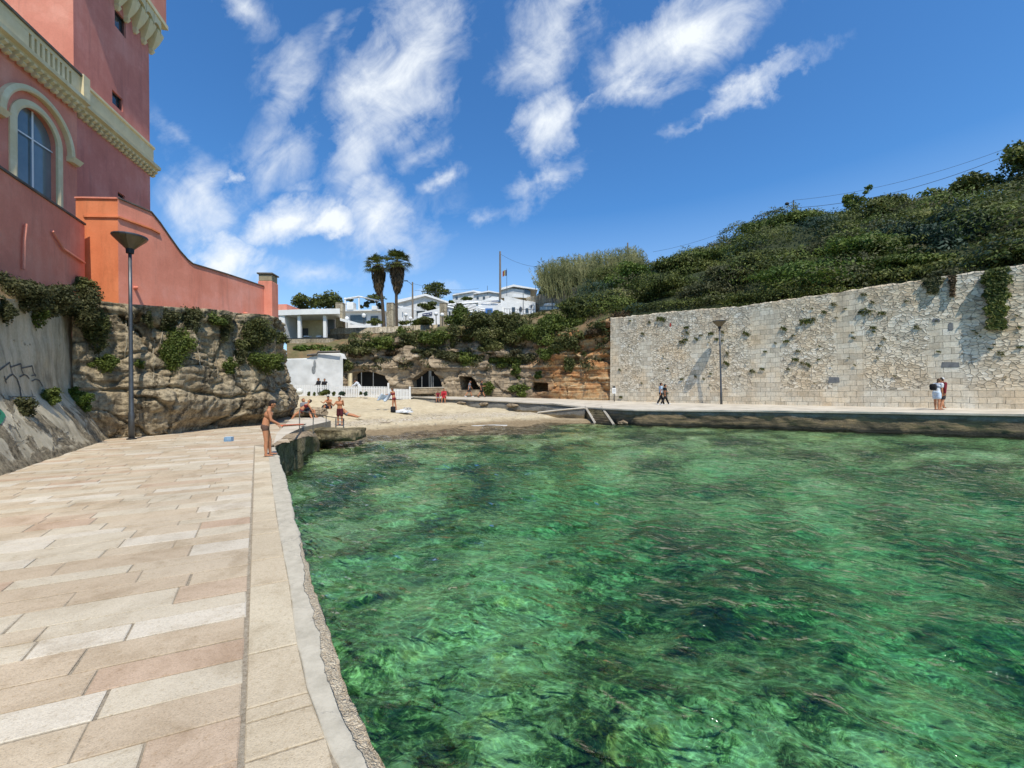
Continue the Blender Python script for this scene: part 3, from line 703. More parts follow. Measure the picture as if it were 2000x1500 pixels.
# ------------------------------------------------------------------ right quay
wallA, wallB = (9.05, 38.0), (25.8, 20.7)
wd_ = Vector((wallB[0]-wallA[0], wallB[1]-wallA[1], 0)).normalized()
def PB(px, Y, z): p = PY(px, 750, Y); return Vector((p.x, p.y, z))
pairs = [ (PB(520,34.5,1.2), PB(560,42,1.15)), (PB(585,34.8,1.13), PB(610,42.5,1.15)), (PB(700,35.7,1.0), PB(700,43,.95)), (PB(803,37.2,.82), PB(800,44,.85)),
 (PY(806,774,38.0), PB(806,44.3,.8)), (PY(865,778,37.5), PB(865,44.6,.78)), (PY(967,782,35), PB(960,44,.68)), (PY(1080,788,32.5), PB(1070,41.5,.45)),
 (PB(1140,31,.03), PB(1150,39.5,.3)), (PB(1190,28.6,0), Vector((wallA[0], wallA[1], .24))), (PB(1240,26.8,0), Vector((11.2, 35.8, .16))), (PB(1408,24.7,0), Vector((15.5, 31.3, .1))),
 (PB(1650,21.7,0), Vector((20.6, 26.1, .04))), (PB(2000,18,0), Vector((25.8, 20.7, .02))), (Vector((37, 7.5, 0)), Vector((38.0, 8.1, 0)))]
ft = [p[0] for p in pairs]; bk = [p[1]+Vector((0, .5, 0)) for p in pairs]
ribbon('far_quay', bk, ft, M['conc'], rows=24, step=.3, amp=.012, seed=31, kind='structure')
f2 = ft[3:]
dn = []
for p in f2:
    dn.append(Vector((p.x, p.y, -3.2)))
def shift(P, d):
    out = []
    for i, p in enumerate(P):
        a_ = P[max(i-1, 0)]; b_ = P[min(i+1, len(P)-1)]; t_ = (b_-a_).normalized(); n_ = Vector((t_.y, -t_.x, 0)); out.append(p+n_*d)
    return out
# pale coping slab with a shadow line, then the dark undercut face
lip = shift(f2, .10)
ribbon('quay_coping', f2, lip, M['conc'], rows=3, step=.3, amp=.0, seed=2, kind='structure')
lip2 = [Vector((p.x, p.y, p.z-.09)) for p in lip]
ribbon('quay_coping_edge', lip, lip2, M['conc'], rows=3, step=.15, amp=.02, seed=5, kind='structure')
und = shift(f2, -.01); und = [Vector((p.x, p.y, p.z-.10)) for p in und]
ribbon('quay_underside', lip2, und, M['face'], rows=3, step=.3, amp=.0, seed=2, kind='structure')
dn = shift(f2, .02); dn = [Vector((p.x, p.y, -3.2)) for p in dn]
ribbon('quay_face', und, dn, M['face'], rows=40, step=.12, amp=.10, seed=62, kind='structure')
def fracture(V, n, sx, sy, sz, seed, amp, tilt, crack):
    """broken rock: flat facets with their own offset and lean, and cracks where they meet"""
    g = np.random.default_rng(seed); lo, hi = V.min(0), V.max(0); S = lo+(hi-lo)*g.random((n, 3)); W = V+np.stack([fbm(V*1.1, 3, seed+k) for k in (1, 2, 3)], 1)*.25
    k = np.array([sx, sy, sz]); idx = np.zeros(len(V), int); d1 = np.full(len(V), 9e9); d2 = np.full(len(V), 9e9)
    for i in range(n):
        d = np.linalg.norm((W-S[i])*k, axis=1); m_ = d < d1; d2 = np.where(m_, d1, np.minimum(d2, d)); d1 = np.where(m_, d, d1); idx = np.where(m_, i, idx)
    off = g.normal(0, 1, n)[idx]*amp; tv = g.normal(0, 1, (n, 3))[idx]; o = off+((V-S[idx])*tv).sum(1)*tilt
    return np.clip(o, -3*amp, 3*amp)-crack*np.exp(-((d2-d1)/.07)**2)
# ------------------------------------------------------------------ sea wall on the right
def seawallmat():
    m, t, b, tc = newmat('rubble_and_ashlar_masonry'); P = tc['Object']
    s = t.node('ShaderNodeSeparateXYZ', i_0=tc['UV']).outputs; u, v = s[0], s[1]
    wob = t.noise(tc['UV'], .5, 3, .6)
    U = t.node('ShaderNodeCombineXYZ', i_0=u, i_1=t.math('ADD', v, t.math('MULTIPLY', t.math('SUBTRACT', wob, .5), .25))).outputs[0]
    jit = t.node('ShaderNodeTexNoise'); t.l.new(U, jit.inputs['Vector']); jit.inputs['Scale'].default_value = 3.0; jit.inputs['Detail'].default_value = 3
    Uj = t.node('ShaderNodeVectorMath', operation='MULTIPLY_ADD'); t.l.new(jit.outputs['Color'], Uj.inputs[0]); Uj.inputs[1].default_value = (.09, .09, 0); t.l.new(U, Uj.inputs[2])
    # rubble
    sc = t.mapping(Uj.outputs[0], scale=(3.7, 6.0, 1))
    ve = t.voro(sc, 1.0, 'DISTANCE_TO_EDGE', .8).outputs['Distance']; vc = t.voro(sc, 1.0, 'F1', .8).outputs['Color']
    rub_h = t.ramp(ve, [(.0, 0.0), (.10, .8), (.25, 1.0)])
    # ashlar
    def bricks(w_, h_, off, lo):
        br = t.node('ShaderNodeTexBrick'); t.l.new(t.mapping(Uj.outputs[0], loc=(lo, 0, 0)), br.inputs['Vector'])
        br.inputs['Scale'].default_value = 1; br.inputs['Brick Width'].default_value = w_; br.inputs['Row Height'].default_value = h_
        br.inputs['Mortar Size'].default_value = .012; br.inputs['Mortar Smooth'].default_value = .4; br.inputs['Color1'].default_value = (0, 0, 0, 1); br.inputs['Color2'].default_value = (1, 1, 1, 1); br.offset = off
        return br
    b1 = bricks(.62, .34, .5, 0); b2 = bricks(.41, .34, .37, .31)
    ash_c = t.math('MULTIPLY', t.math('ADD', b1.outputs['Color'], b2.outputs['Color']), .5)
    ash_h = t.math('SUBTRACT', 1.0, b1.outputs['Fac'])
    # where the squared blocks are: two bottom courses, upright bands, and patches
    band = None
    for c, w_, top in ((.55, .55, 9), (3.6, .6, 5.6), (8.1, .7, 5.5), (12.7, 1.0, 7), (17.3, .8, 7.3), (21.4, .7, 5), (26, 1.2, 9), (31, 1, 9)):
        k = t.math('MULTIPLY', t.math('SUBTRACT', w_, t.math('ABSOLUTE', t.math('SUBTRACT', u, t.math('ADD', c, t.math('MULTIPLY', t.math('SUBTRACT', t.noise(tc['UV'], 1.1, 2), .5), 1.3))))), 8, clamp=True)
        k = t.math('MULTIPLY', k, t.math('MULTIPLY', t.math('SUBTRACT', top, v), 4, clamp=True))
        band = k if band is None else t.math('MAXIMUM', band, k)
    low = t.math('MULTIPLY', t.math('SUBTRACT', t.math('ADD', 1.15, t.math('MULTIPLY', t.math('SUBTRACT', wob, .5), .5)), v), 14, clamp=True)
    pt = t.math('MULTIPLY', t.math('SUBTRACT', t.noise(tc['UV'], .33, 2), .9), 30, clamp=True)
    k = t.math('MAXIMUM', t.math('MAXIMUM', band, low), pt)
    h = t.mix(k, rub_h, ash_h)
    tone = t.mix(k, t.node('ShaderNodeSeparateColor', i_0=vc).outputs[0], ash_c)
    col = t.ramp(tone, [(0, (.50, .44, .33)), (.35, (.68, .60, .46)), (.65, (.77, .695, .54)), (1, (.86, .80, .66))])
    warm = t.ramp(t.noise(tc['UV'], .35, 5, .65), [(.42, 0.0), (.62, 1.0)]); col = t.mix(warm, col, t.mix(1.0, col, (1.05, .93, .80), 'MULTIPLY'))
    grime = t.ramp(t.noise(t.mapping(tc['UV'], scale=(1, .35, 1)), 1.3, 7, .7, .3), [(.56, 0.0), (.76, .5)]); col = t.mix(grime, col, (.22, .21, .18))
    hi = t.math('MULTIPLY', t.math('SUBTRACT', v, 4.2), .22, clamp=True)
    topg = t.math('MULTIPLY', hi, t.ramp(t.noise(t.mapping(tc['UV'], scale=(1.6, .5, 1)), 1.9, 6, .7), [(.42, 0.0), (.6, 1.0)])); col = t.mix(t.math('MULTIPLY', topg, .6), col, (.19, .185, .165))
    dk = t.ramp(t.noise(tc['UV'], 2.3, 4, .7), [(.66, 0.0), (.7, .8)]); col = t.mix(dk, col, (.12, .12, .115))
    col = t.mix(t.mix(k, t.ramp(ve, [(0, .85), (.07, 0.0)]), t.math('MULTIPLY', b1.outputs['Fac'], .85)), col, (.14, .12, .09))
    col = t.mix(.55, col, t.ramp(t.noise(P, 9, 6, .75), [(.34, .6), (.6, 1.08)]), 'MULTIPLY')
    t.set(b.inputs['Base Color'], col); b.inputs['Roughness'].default_value = .95; b.inputs['Specular IOR Level'].default_value = .1
    hh = t.math('ADD', t.math('MULTIPLY', h, 1.0), t.math('ADD', t.math('MULTIPLY', t.noise(P, 9, 5, .7), .35), t.math('MULTIPLY', tone, .35)))
    t.l.new(t.bump(hh, .42, .05), b.inputs['Normal']); return m
M['seawall'] = seawallmat()
WL = 50.0
def wall_top(u): return np.interp(u, [0, 7.9, 11, 24, 50], [7.95, 7.55, 7.3, 7.38, 7.4])
us = np.arange(0, WL, .1); nz = 75; V = []; UV = []
wn = Vector((wd_.y, -wd_.x, 0)); wn = -wn if wn.dot(Vector((-1, -1, 0))) < 0 else wn
for u in us:
    zt = float(wall_top(u)); bx, by = wallA[0]+wd_.x*u, wallA[1]+wd_.y*u
    for k in range(nz):
        z = -.3+(zt+.3)*k/(nz-1); o = -.05*z; V.append((bx+wn.x*o, by+wn.y*o, z)); UV.append((u, z))
    for o, z in ((-.05*zt-.7, zt+.01), (-.05*zt-.75, -1)): V.append((bx+wn.x*o, by+wn.y*o, z)); UV.append((u, zt+.4))
V = np.array(V); nn = fbm(np.c_[V[:, 0]*2.2, V[:, 1]*2.2, V[:, 2]*3.5], 4, 91)*.010
V[:, 0] += wn.x*nn; V[:, 1] += wn.y*nn
tp = (np.arange(len(V)) % (nz+2)) >= nz-1; V[tp, 2] += (fbm(np.c_[V[tp, 0]*3, V[tp, 1]*3, V[tp, 2]*0], 3, 15)*.06)
# end face of the wall (its left edge)
sw = np_mesh('sea_wall', V, grid_quads(len(us), nz+2)[:, ::-1], M['seawall'], uv=UV, smooth=False,
   label='tall pale rubble stone sea wall running along the far quay', cat='wall')
sv = MB(); a0 = Vector((wallA[0], wallA[1], 0))
sv.add([a0+Vector((0, 0, -.3)), a0+wn*-1.1+Vector((0, 0, -.3)), a0+wn*-1.15+Vector((0, 0, 7.95)), a0+wn*-.39+Vector((0, 0, 7.95))], [(0, 1, 2, 3)]).build('end_face', M['seawall'], parent=sw)

# ------------------------------------------------------------------ cave cliff
def proj(P):
    d = np.asarray(P, float)-np.array(CAM); f = d@np.array(FW); x = d@np.array(CR); y = d@np.array(CU)
    return 1000+F*x/f, 750-F*y/f
caves = [
 [(681,760),(681,731),(690,727),(712,725),(735,728),(752,735),(758,745),(759,760)],
 [(805,757),(805,742),(815,735),(828,725),(840,722),(850,727),(858,741),(864,757)],
 [(899,761),(899,736),(921,736),(930,748),(938,761)],
 [(1041,765),(1041,746),(1069,748),(1071,765)]]
cdepth = [6, 6, 5, 3]
topc = {640:(700,41.5), 665:(688,42), 700:(660,43), 750:(655,43.4), 820:(652,43.7), 870:(640,44), 900:(640,44), 960:(640,43.2), 1050:(640,41.6), 1110:(650,40.2), 1140:(640,39.4), 1185:(622,38.4), 1196:(620,38.2)}
tk = sorted(topc)
def ctop(px): return np.interp(px, tk, [topc[k][0] for k in tk])
def cdep(px): return np.interp(px, [600,655,700,800,900,1000,1100,1185,1200], [41.4,41.8,43,44,44.5,43,40.6,38.4,38.1])
pxs = np.linspace(655, 1194, 420); nz = 110; V = []
for px in pxs:
    Yd = float(cdep(px)); tp_ = PY(px, float(ctop(px)), Yd)
    for k in range(nz):
        z = -.5+(tp_.z+.5)*k/(nz-1); p = PY(px, 750, Yd+.12*max(z-1, 0)); V.append((p.x, p.y, z))
V = np.array(V); x2, y2 = proj(V)
N = np.array([-.15, -1, 0]); 
lump = fbm(V*np.array([.22, .22, .3]), 4, 200)*.9+fbm(V*np.array([.8, .8, 1.0]), 4, 210)*.45
stra = fbm(np.c_[V[:, 0]*.25, V[:, 1]*.25, V[:, 2]*2.6], 4, 220)*.22
grow = np.clip(V[:, 2]/1.2, .15, 1)
over = np.exp(-((V[:, 2]-4.2)/1.2)**2)*np.clip((960-x2)/120, 0, 1)*.7         # brow above the caves
rib = 1.1*np.exp(-((x2-955)/16)**2)*np.clip(V[:, 2]/2, 0, 1)*np.clip((6.5-V[:, 2]), 0, 1)
disp = lump*grow*.8+stra*grow+over+rib*.7+fracture(V, 170, 1, 1, 1.7, 41, .16, .16, .22)*grow
inc = np.zeros(len(V), bool); dep = np.zeros(len(V))
for poly, dd in zip(caves, cdepth):
    ins = np.array([inpoly((a, b), poly) for a, b in zip(x2, y2)]); inc |= ins; dep[ins] = dd
disp = np.where(inc, -dep, disp*np.where(y2 > 720, .55, 1))
V[:, 0] += N[0]*disp; V[:, 1] += N[1]*disp
cave = np_mesh('cave_cliff', V, grid_quads(len(pxs), nz), M['strata'], smooth=True,
  label='layered ochre rock cliff with dark cave openings behind the beach', cat='cliff')
cv = bvh(cave)
# posts, mullions and sills standing in the cave openings
op = empty('cave_window', PY(720, 757, 42.6), label='glazed cave opening with thin posts behind the white fence', cat='window')
def bar(px, y0, y1, Y, r, name, m, par):
    a_, b_ = PY(px, y0, Y), PY(px, y1, Y); o = MB().tube([a_-par.location, b_-par.location], r, 6).build(name, m, par); return o
for px in (706, 729): bar(px, 727, 757, 42.6, .05, 'mullion', M['steel'], op)
bar(684, 729, 757, 42.4, .22, 'post', M['cream'], op)
MB().box(PY(722, 745, 44.5)-op.location, (3.9, .05, 2.0)).build('glass_pane', M['cavedark'], op)
op = empty('cave_window', PY(835, 757, 44), label='arched cave opening glazed between posts above low ochre sill wall', cat='window')
for px in (824, 843, 846): bar(px, 735, 757, 44.0, .05, 'mullion', M['steel'], op)
bar(840, 724, 757, 44.3, .16, 'post', M['steel'], op)
MB().box(PY(835, 742, 45.6)-op.location, (3.2, .05, 2.2)).build('glass_pane', M['cavedark'], op)
MB().box(PY(835, 763, 43.7)-op.location, (3.4, .3, .62), 0, .02).build('sill_wall', M['strata'], op)
MB().box(PY(835, 757, 43.7)-op.location, (3.5, .4, .07), 0, .01).build('sill', M['conc'], op)
op = empty('cave_doorway', PY(918, 772, 44), label='square dark cave doorway behind the two strolling walkers', cat='doorway')
MB().box(PY(918, 767, 43.7)-op.location, (2.3, .3, .6), 0, .02).build('sill_wall', M['strata'], op)

# hillside between the cave cliff, the terraces and the hill
upper = {560:(672,46), 640:(668,47), 700:(662,48), 865:(655,49.5), 900:(628,51), 1050:(612,52), 1130:(602,50), 1196:(602,44)}
uk = sorted(upper); V = []; cols = np.linspace(560, 1200, 130); nr = 46
for px in cols:
    pb = PY(px, float(np.interp(px, [560, 640]+tk[1:], [688, 690]+[topc[k][0] for k in tk[1:]])), float(cdep(px))+.7)
    pu = PY(px, float(np.interp(px, uk, [upper[k][0] for k in uk])), float(np.interp(px, uk, [upper[k][1] for k in uk])))
    dr = ray(px, 750); dr = Vector((dr.x, dr.y, 0))/dr.y
    for k in range(nr):
        s_ = k/(nr-1)
        if s_ < .12: q = s_/.12; p = pb+Vector((0, 0, -.8*(1-q)))-dr*.25*(1-q)
        elif s_ < .7: q = (s_-.12)/.58; p = pb.lerp(pu, q); p.z += .4*math.sin(q*math.pi)
        else: q = (s_-.7)/.3; p = pu+dr*60*q*q; p.z = pu.z+.3*q
        V.append((p.x, p.y, p.z))
V = np.array(V); V[:, 2] += fbm(V*.5, 4, 300)*.22*np.clip((60-V[:, 1])/10, 0, 1)
M['soil'] = mat('dry_hillside_soil', (.26, .15, .075), (.17, .13, .065), .7, .95, .8, .15, 3, c3=(.08, .09, .03))
hillside = np_mesh('hillside', V, grid_quads(len(cols), nr), M['soil'], smooth=True, kind='structure')

# ------------------------------------------------------------------ the green hill above the sea wall
skyl = [(1040,585),(1080,560),(1150,548),(1250,540),(1300,520),(1350,505),(1400,495),(1450,474),(1470,436),(1500,428),(1550,424),(1600,420),(1650,412),(1700,412),(1760,416),(1800,410),(1860,398),(1890,380),(1940,372),(1970,362),(2010,345),(2080,325),(2200,300),(2400,285)]
def skyY(px): return np.interp(px, [1040,1150,1300,1450,1600,2000,2400], [62,60,56,50,45,38,32])
def baseD(px):
    """where the foot of the hill stands for this bearing"""
    t_ = (px-1000)/F
    if px < 1185: return float(np.interp(px, [1040,1185], [50, 39.5]))
    Yb = (wallA[0]+wallA[1]*wd_.x/(-wd_.y))/(t_+wd_.x/(-wd_.y)); return Yb+.9
cols = np.linspace(1128, 2400, 200); nr = 60; V = []
for px in cols:
    Yb = baseD(px); t_ = (px-1000)/F
    u_ = (wallA[1]-Yb)/(-wd_.y); zb = float(wall_top(max(u_, 0)))-.25 if px >= 1185 else float(np.interp(px, [1040,1185], [PY(1040,606,50).z, 7.6]))
    ps = PY(px, float(np.interp(px, [a for a, b in skyl], [b for a, b in skyl])), float(skyY(px)))
    pb = PY(px, 750, Yb); pb = Vector((pb.x, pb.y, zb))
    for k in range(nr):
        s_ = k/(nr-1)*1.35
        if s_ <= 1: p = pb.lerp(ps, s_); p.z += 1.1*math.sin(s_*math.pi)
        else: q = (s_-1)/.35; p = ps+Vector((ps.x, ps.y, 0))*(.9*q); p.z = ps.z-1.5*q
        V.append((p.x, p.y, p.z))
V = np.array(V); V[:, 2] += (fbm(V*.22, 4, 400)*.7-.3)*np.clip(np.repeat(np.ones(len(cols))[:, None], nr, 1).ravel()*np.tile(np.linspace(0, 4, nr), len(cols)), 0, 1)
hillm = mat('hill_undergrowth_soil', (.022, .03, .010), (.035, .045, .014), .4, .95, .5, .1, 2)
hill = np_mesh('hill', V, grid_quads(len(cols), nr), hillm, smooth=True, kind='structure')
hv = bvh(hill); hsv = bvh(hillside); swv = bvh(sw)

# ------------------------------------------------------------------ left: grey retaining wall
gb = [(-2.6, -3.2), (-10.06, 8.05), (-14.2, 14.4), (-14.55, 14.95)]
G, gt, gd = resample(gb, .06); V = []; UV = []
pr = [(-.1, -.3), (0, 0), (.10, .2), (.22, .45), (.38, .8), (.55, 1.1), (.70, 1.35), (.82, 1.52), (.9, 1.7), (.93, 2.0)]
gn = np.array([-.80, -.59]); L0 = gd[1]; L1 = gd[2]; rows = pr
def topg_(t): return np.interp(t, [0, L0, L1, gd[-1]], [3.2, 3.5, 4.7, 4.9])
nrow = 44
for i, (p, t_) in enumerate(zip(G, gt)):
    zt = float(topg_(t_))
    for k in range(nrow):
        z = -.3+(zt+.3)*k/(nrow-1); o = float(np.interp(z, [a[1] for a in pr], [a[0] for a in pr]))+max(0, z-2)*.06
        V.append((p[0]+gn[0]*o, p[1]+gn[1]*o, z)); UV.append((t_, z))
V = np.array(V); UV = np.array(UV)
def graymat():
    m, t, b, tc = newmat('stained_render_over_rubble'); P = tc['Object']; s = t.node('ShaderNodeSeparateXYZ', i_0=tc['UV']).outputs
    st = t.noise(t.mapping(tc['UV'], scale=(1.6, .22, 1)), 1.5, 7, .65, .3); n = t.noise(P, 1.1, 6, .65, .4)
    ren = t.ramp(t.math('ADD', t.math('MULTIPLY', st, .6), t.math('MULTIPLY', n, .4)), [(.36, (.27, .235, .165)), (.47, (.44, .39, .28)), (.56, (.58, .52, .385)), (.66, (.54, .42, .26))])
    rub = t.ramp(t.noise(P, 5, 7, .75, .4), [(.35, (.08, .07, .05)), (.5, (.26, .22, .15)), (.65, (.42, .36, .25))])
    hole = t.noise(t.mapping(tc['UV'], loc=(2.1, .4, 0)), 1.05, 5, .6, .4)
    lowk = t.math('MULTIPLY', t.math('SUBTRACT', 1.75, s[1]), 1.4, clamp=True)
    k = t.math('MULTIPLY', t.math('SUBTRACT', t.math('ADD', hole, t.math('MULTIPLY', lowk, .16)), .63), 30, clamp=True)
    k2 = t.math('MULTIPLY', t.math('SUBTRACT', t.math('ADD', .22, t.math('MULTIPLY', t.math('SUBTRACT', n, .5), .7)), s[1]), 12, clamp=True)
    kk = t.math('MAXIMUM', k, k2)
    col = t.mix(kk, ren, rub); col = t.mix(.4, col, t.ramp(t.noise(P, 14, 5, .7), [(.35, .7), (.6, 1.05)]), 'MULTIPLY')
    t.set(b.inputs['Base Color'], col); b.inputs['Roughness'].default_value = .95; b.inputs['Specular IOR Level'].default_value = .1
    h = t.math('ADD', t.math('MULTIPLY', kk, -.9), t.math('ADD', t.math('MULTIPLY', t.noise(P, 7, 7, .75), t.math('ADD', .25, kk)), 0))
    t.l.new(t.bump(h, .8, .07), b.inputs['Normal']); return m
M['gray'] = graymat()
nn = fbm(V*.9, 4, 500)*.06+fbm(V*5, 3, 510)*.012
V[:, 0] += gn[0]*nn; V[:, 1] += gn[1]*nn
gw_ = np_mesh('retaining_wall', V, grid_quads(len(G), nrow)[:, ::-1], M['gray'], smooth=True, uv=UV, label='grey stained retaining wall with a flared foot and scrawled graffiti', cat='wall')
gv = bvh(gw_)
# bank of earth between the retaining wall top and the orange wall
OW = [(-4.4, -4.2), (-14.1, 11.3), (-16.2, 15.7)]
ba = [Vector((p[0]+gn[0]*1.0, p[1]+gn[1]*1.0, float(topg_(t_))-.05)) for p, t_ in zip(G[::12], gt[::12])]
def on_ow(t_): 
    f_ = t_/gd[-1]; P_, tt, dd = resample(OW, .1); i = int(f_*(len(P_)-1)); return Vector((P_[i][0]+gn[0]*.1, P_[i][1]+gn[1]*.1, float(np.interp(P_[i][1], [-5, 11.3, 15.5], [4.3, 4.95, 5.6]))))
bb_ = [on_ow(t_) for t_ in gt[::12]]
bank = ribbon('bank', bb_, ba, M['soil'], rows=10, step=.2, amp=.1, seed=6, kind='structure')

# graffiti painted on the wall, lying on its surface
def stroke(pix, r, trees, off=.012):
    P_ = []
    for i in range(len(pix)-1):
        for k in range(6):
            f_ = k/6; P_.append((pix[i][0]*(1-f_)+pix[i+1][0]*f_, pix[i][1]*(1-f_)+pix[i+1][1]*f_))
    P_.append(pix[-1]); out = []
    for x, y in P_:
        h_ = hit(x, y, trees)
        if h_ is None: continue
        n_ = h_[1] if h_[1].dot(CAM-h_[0]) > 0 else -h_[1]; out.append((h_[0]+n_*off, n_))
    V_ = []; F_ = []
    for i, (p, n_) in enumerate(out):
        t_ = (out[min(i+1, len(out)-1)][0]-out[max(i-1, 0)][0]).normalized(); s_ = t_.cross(n_).normalized()
        V_ += [p+s_*r, p-s_*r]
        if i: a_ = 2*(i-1); F_.append((a_, a_+1, a_+3, a_+2))
    return V_, F_
ink = mat('black_marker_paint', (.06, .06, .06), (.14, .14, .13), 4, .8)
faded = mat('faded_marker_paint', (.10, .10, .09), (.17, .165, .14), 6, .9)
def s2(L, k=5.768, ox=0, oy=680): return [(ox+a/k, oy+b/k) for a, b in L]
gf = MB()
for L, r in [([(-60,270),(0,240),(105,160),(112,215),(230,175),(238,225),(360,200)], .028), ([(105,160),(125,260),(140,300)], .02),
   ([(45,315),(68,400)], .03), ([(55,365),(100,315),(140,295),(190,350),(220,440),(232,545)], .03), ([(215,325),(265,298),(300,310),(325,345)], .028),
   ([(232,180),(240,250),(262,300)], .018), ([(360,205),(372,270),(390,300)], .02), ([(350,310),(400,300),(392,322)], .022), ([(352,372),(395,350),(440,365),(478,435)], .024),
   ([(365,375),(370,355)], .02), ([(345,470),(365,545)], .014), ([(130,548),(395,550)], .012)]:
    gf.add(*stroke(s2(L), r*.7, [gv]))
gf.build('graffiti', ink, parent=gw_)
gf = MB()
for L, r in [([(85,862),(118,870),(92,905),(112,915),(100,920)], .02), ([(120,880),(165,895),(190,940)], .014), ([(168,890),(205,960),(225,1010)], .014), ([(200,975),(228,1000)], .01),
   ([(630,1055),(655,1020),(700,1015),(715,1040)], .018), ([(600,1060),(610,1095),(635,1100)], .016), ([(650,925),(670,945),(690,920)], .01), ([(735,965),(768,945)], .016), ([(590,975),(620,960)], .010),
   ([(595,1100),(590,1150)], .01), ([(640,1040),(700,1050)], .012), ([(735,1020),(760,1000)], .01), ([(140,1100),(170,1060),(240,1060),(262,1040)], .008)]:
    gf.add(*stroke(s2(L), r, [gv]))
gf.build('graffiti', faded, parent=gw_)
gf = MB(); gf.add(*stroke(s2([(-60,720),(-5,700),(30,745),(5,800),(-40,840)]), .06, [gv], .014)); gf.build('graffiti', mat('green_paint', (.03, .25, .14), (.04, .18, .1), 5, .8), parent=gw_)

# ------------------------------------------------------------------ left cliff
LC = [(-14.9, 13.9), (-14.25, 14.75), (-13.35, 15.3), (-13.0, 16.0), (-12.85, 17.6), (-12.45, 18.8), (-11.9, 19.8), (-12.3, 21.6), (-13.0, 23.6), (-13.45, 24.6), (-14.2, 26.2), (-17, 28.5), (-20, 30)]
G2, ct, cdd = resample(LC, .05); nrow = 120; V = []
tx = np.gradient(G2, axis=0); tx /= np.linalg.norm(tx, axis=1, keepdims=True); nr2 = np.stack([-tx[:, 1], tx[:, 0]], 1)  # pointing into the rock (left)
ker = np.ones(15)/15; nr2 = np.stack([np.convolve(np.pad(nr2[:, k], 7, 'edge'), ker, 'valid') for k in (0, 1)], 1)
def ltop(t_): return np.interp(t_, [0, cdd[2], cdd[4], cdd[7], cdd[8], cdd[9], cdd[10], cdd[-1]], [4.9, 4.9, 5.2, 5.5, 5.3, 4.5, 4.1, 4.3])
for i, (p, t_) in enumerate(zip(G2, ct)):
    zt = float(ltop(t_))
    for k in range(nrow):
        z = -.2+(zt+.2)*k/(nrow-1)
        o = .1+.05*z; cut = float(np.interp(t_, [cdd[2], cdd[3]+.3, cdd[5], cdd[8], cdd[9]+.3], [0, .35, .8, .7, .2]))
        o += cut*np.clip(1-(z-.05)/.5, 0, 1)**.7 if z < .55 else 0
        o -= .25*math.exp(-((z-1.2)/.7)**2)
        V.append((p[0]+nr2[i, 0]*o, p[1]+nr2[i, 1]*o, z))
    for o, dz_ in ((1.6, .05), (3.2, .0)): V.append((p[0]+nr2[i, 0]*o, p[1]+nr2[i, 1]*o, zt+dz_))
V = np.array(V); zc_ = 1.75+.35*fbm(np.c_[V[:, 0]*.5, V[:, 1]*.5, V[:, 2]*0], 3, 660)
a_ = fbm(V*np.array([.45, .45, .45]), 3, 610)*.20+fbm(V*np.array([1.3, 1.3, 1.3]), 5, 620)*.07+np.abs(fbm(V*np.array([1.2, 1.2, 3.2])+4, 4, 625))*.12+fbm(V*8, 3, 630)*.03-.22*np.exp(-((V[:, 2]-zc_)/.055)**2)+.10*np.clip((zc_-V[:, 2])*3, 0, 1)
cr_ = 1-np.clip(np.abs(fbm(V*np.array([.5, .5, .6])+9, 3, 640))*9, 0, 1); a_ = a_-.12*cr_+fracture(V, 75, 1, 1, 1.1, 77, .09, .13, .16)
nf = np.repeat(nr2, nrow+2, 0); V[:, 0] -= nf[:, 0]*a_; V[:, 1] -= nf[:, 1]*a_
lc = np_mesh('rock_cliff', V, grid_quads(len(G2), nrow+2), M['cliff'], smooth=True, label='weathered tan rock face hung with plants beneath the salmon wall', cat='cliff')
lv = bvh(lc)

# ------------------------------------------------------------------ orange walls on the rock
hs = empty('castle_villa', (-17, 15, 5), label='rose coloured castle-like villa with tower, arched window and long curving salmon wall', cat='building')
def rel(P): return [Vector(p)-hs.location for p in P]
def wallstrip(pts, thick, m, name, capm=None, capw=.12, par=hs):
    """pts: (x,y,zbottom,ztop) along the face; builds face, top and back"""
    mb = MB(); n = len(pts); V_ = []
    for i, (x, y, zb, zt) in enumerate(pts):
        a_ = Vector(pts[max(i-1, 0)][:2]); b_ = Vector(pts[min(i+1, n-1)][:2]); t_ = (b_-a_).normalized(); nl = Vector((-t_.y, t_.x))
        V_ += [(x, y, zb), (x, y, zt), (x+nl.x*thick, y+nl.y*thick, zt), (x+nl.x*thick, y+nl.y*thick, zb)]
    F_ = []
    for i in range(n-1):
        a_, b_ = 4*i, 4*(i+1); F_ += [(a_, b_, b_+1, a_+1), (a_+1, b_+1, b_+2, a_+2), (a_+2, b_+2, b_+3, a_+3)]
    F_ += [(0, 1, 2, 3), tuple(4*(n-1)+k for k in (3, 2, 1, 0))]
    mb.add(rel(V_), F_); o = mb.build(name, m, par)
    if capm:
        cb = MB(); V_ = []; 
        for i, (x, y, zb, zt) in enumerate(pts):
            a_ = Vector(pts[max(i-1, 0)][:2]); b_ = Vector(pts[min(i+1, n-1)][:2]); t_ = (b_-a_).normalized(); nl = Vector((-t_.y, t_.x)); q = .05
            V_ += [(x-nl.x*q, y-nl.y*q, zt+.003), (x-nl.x*q, y-nl.y*q, zt+capw), (x+nl.x*(thick+q), y+nl.y*(thick+q), zt+capw), (x+nl.x*(thick+q), y+nl.y*(thick+q), zt+.003)]
        F_ = []
        for i in range(n-1):
            a_, b_ = 4*i, 4*(i+1); F_ += [(a_+k, b_+k, b_+(k+1) % 4, a_+(k+1) % 4) for k in range(4)]
        F_ += [(0, 1, 2, 3), tuple(4*(n-1)+k for k in (3, 2, 1, 0))]
        cb.add(rel(V_), F_); cb.build('wall_capping', capm, o)
    return o
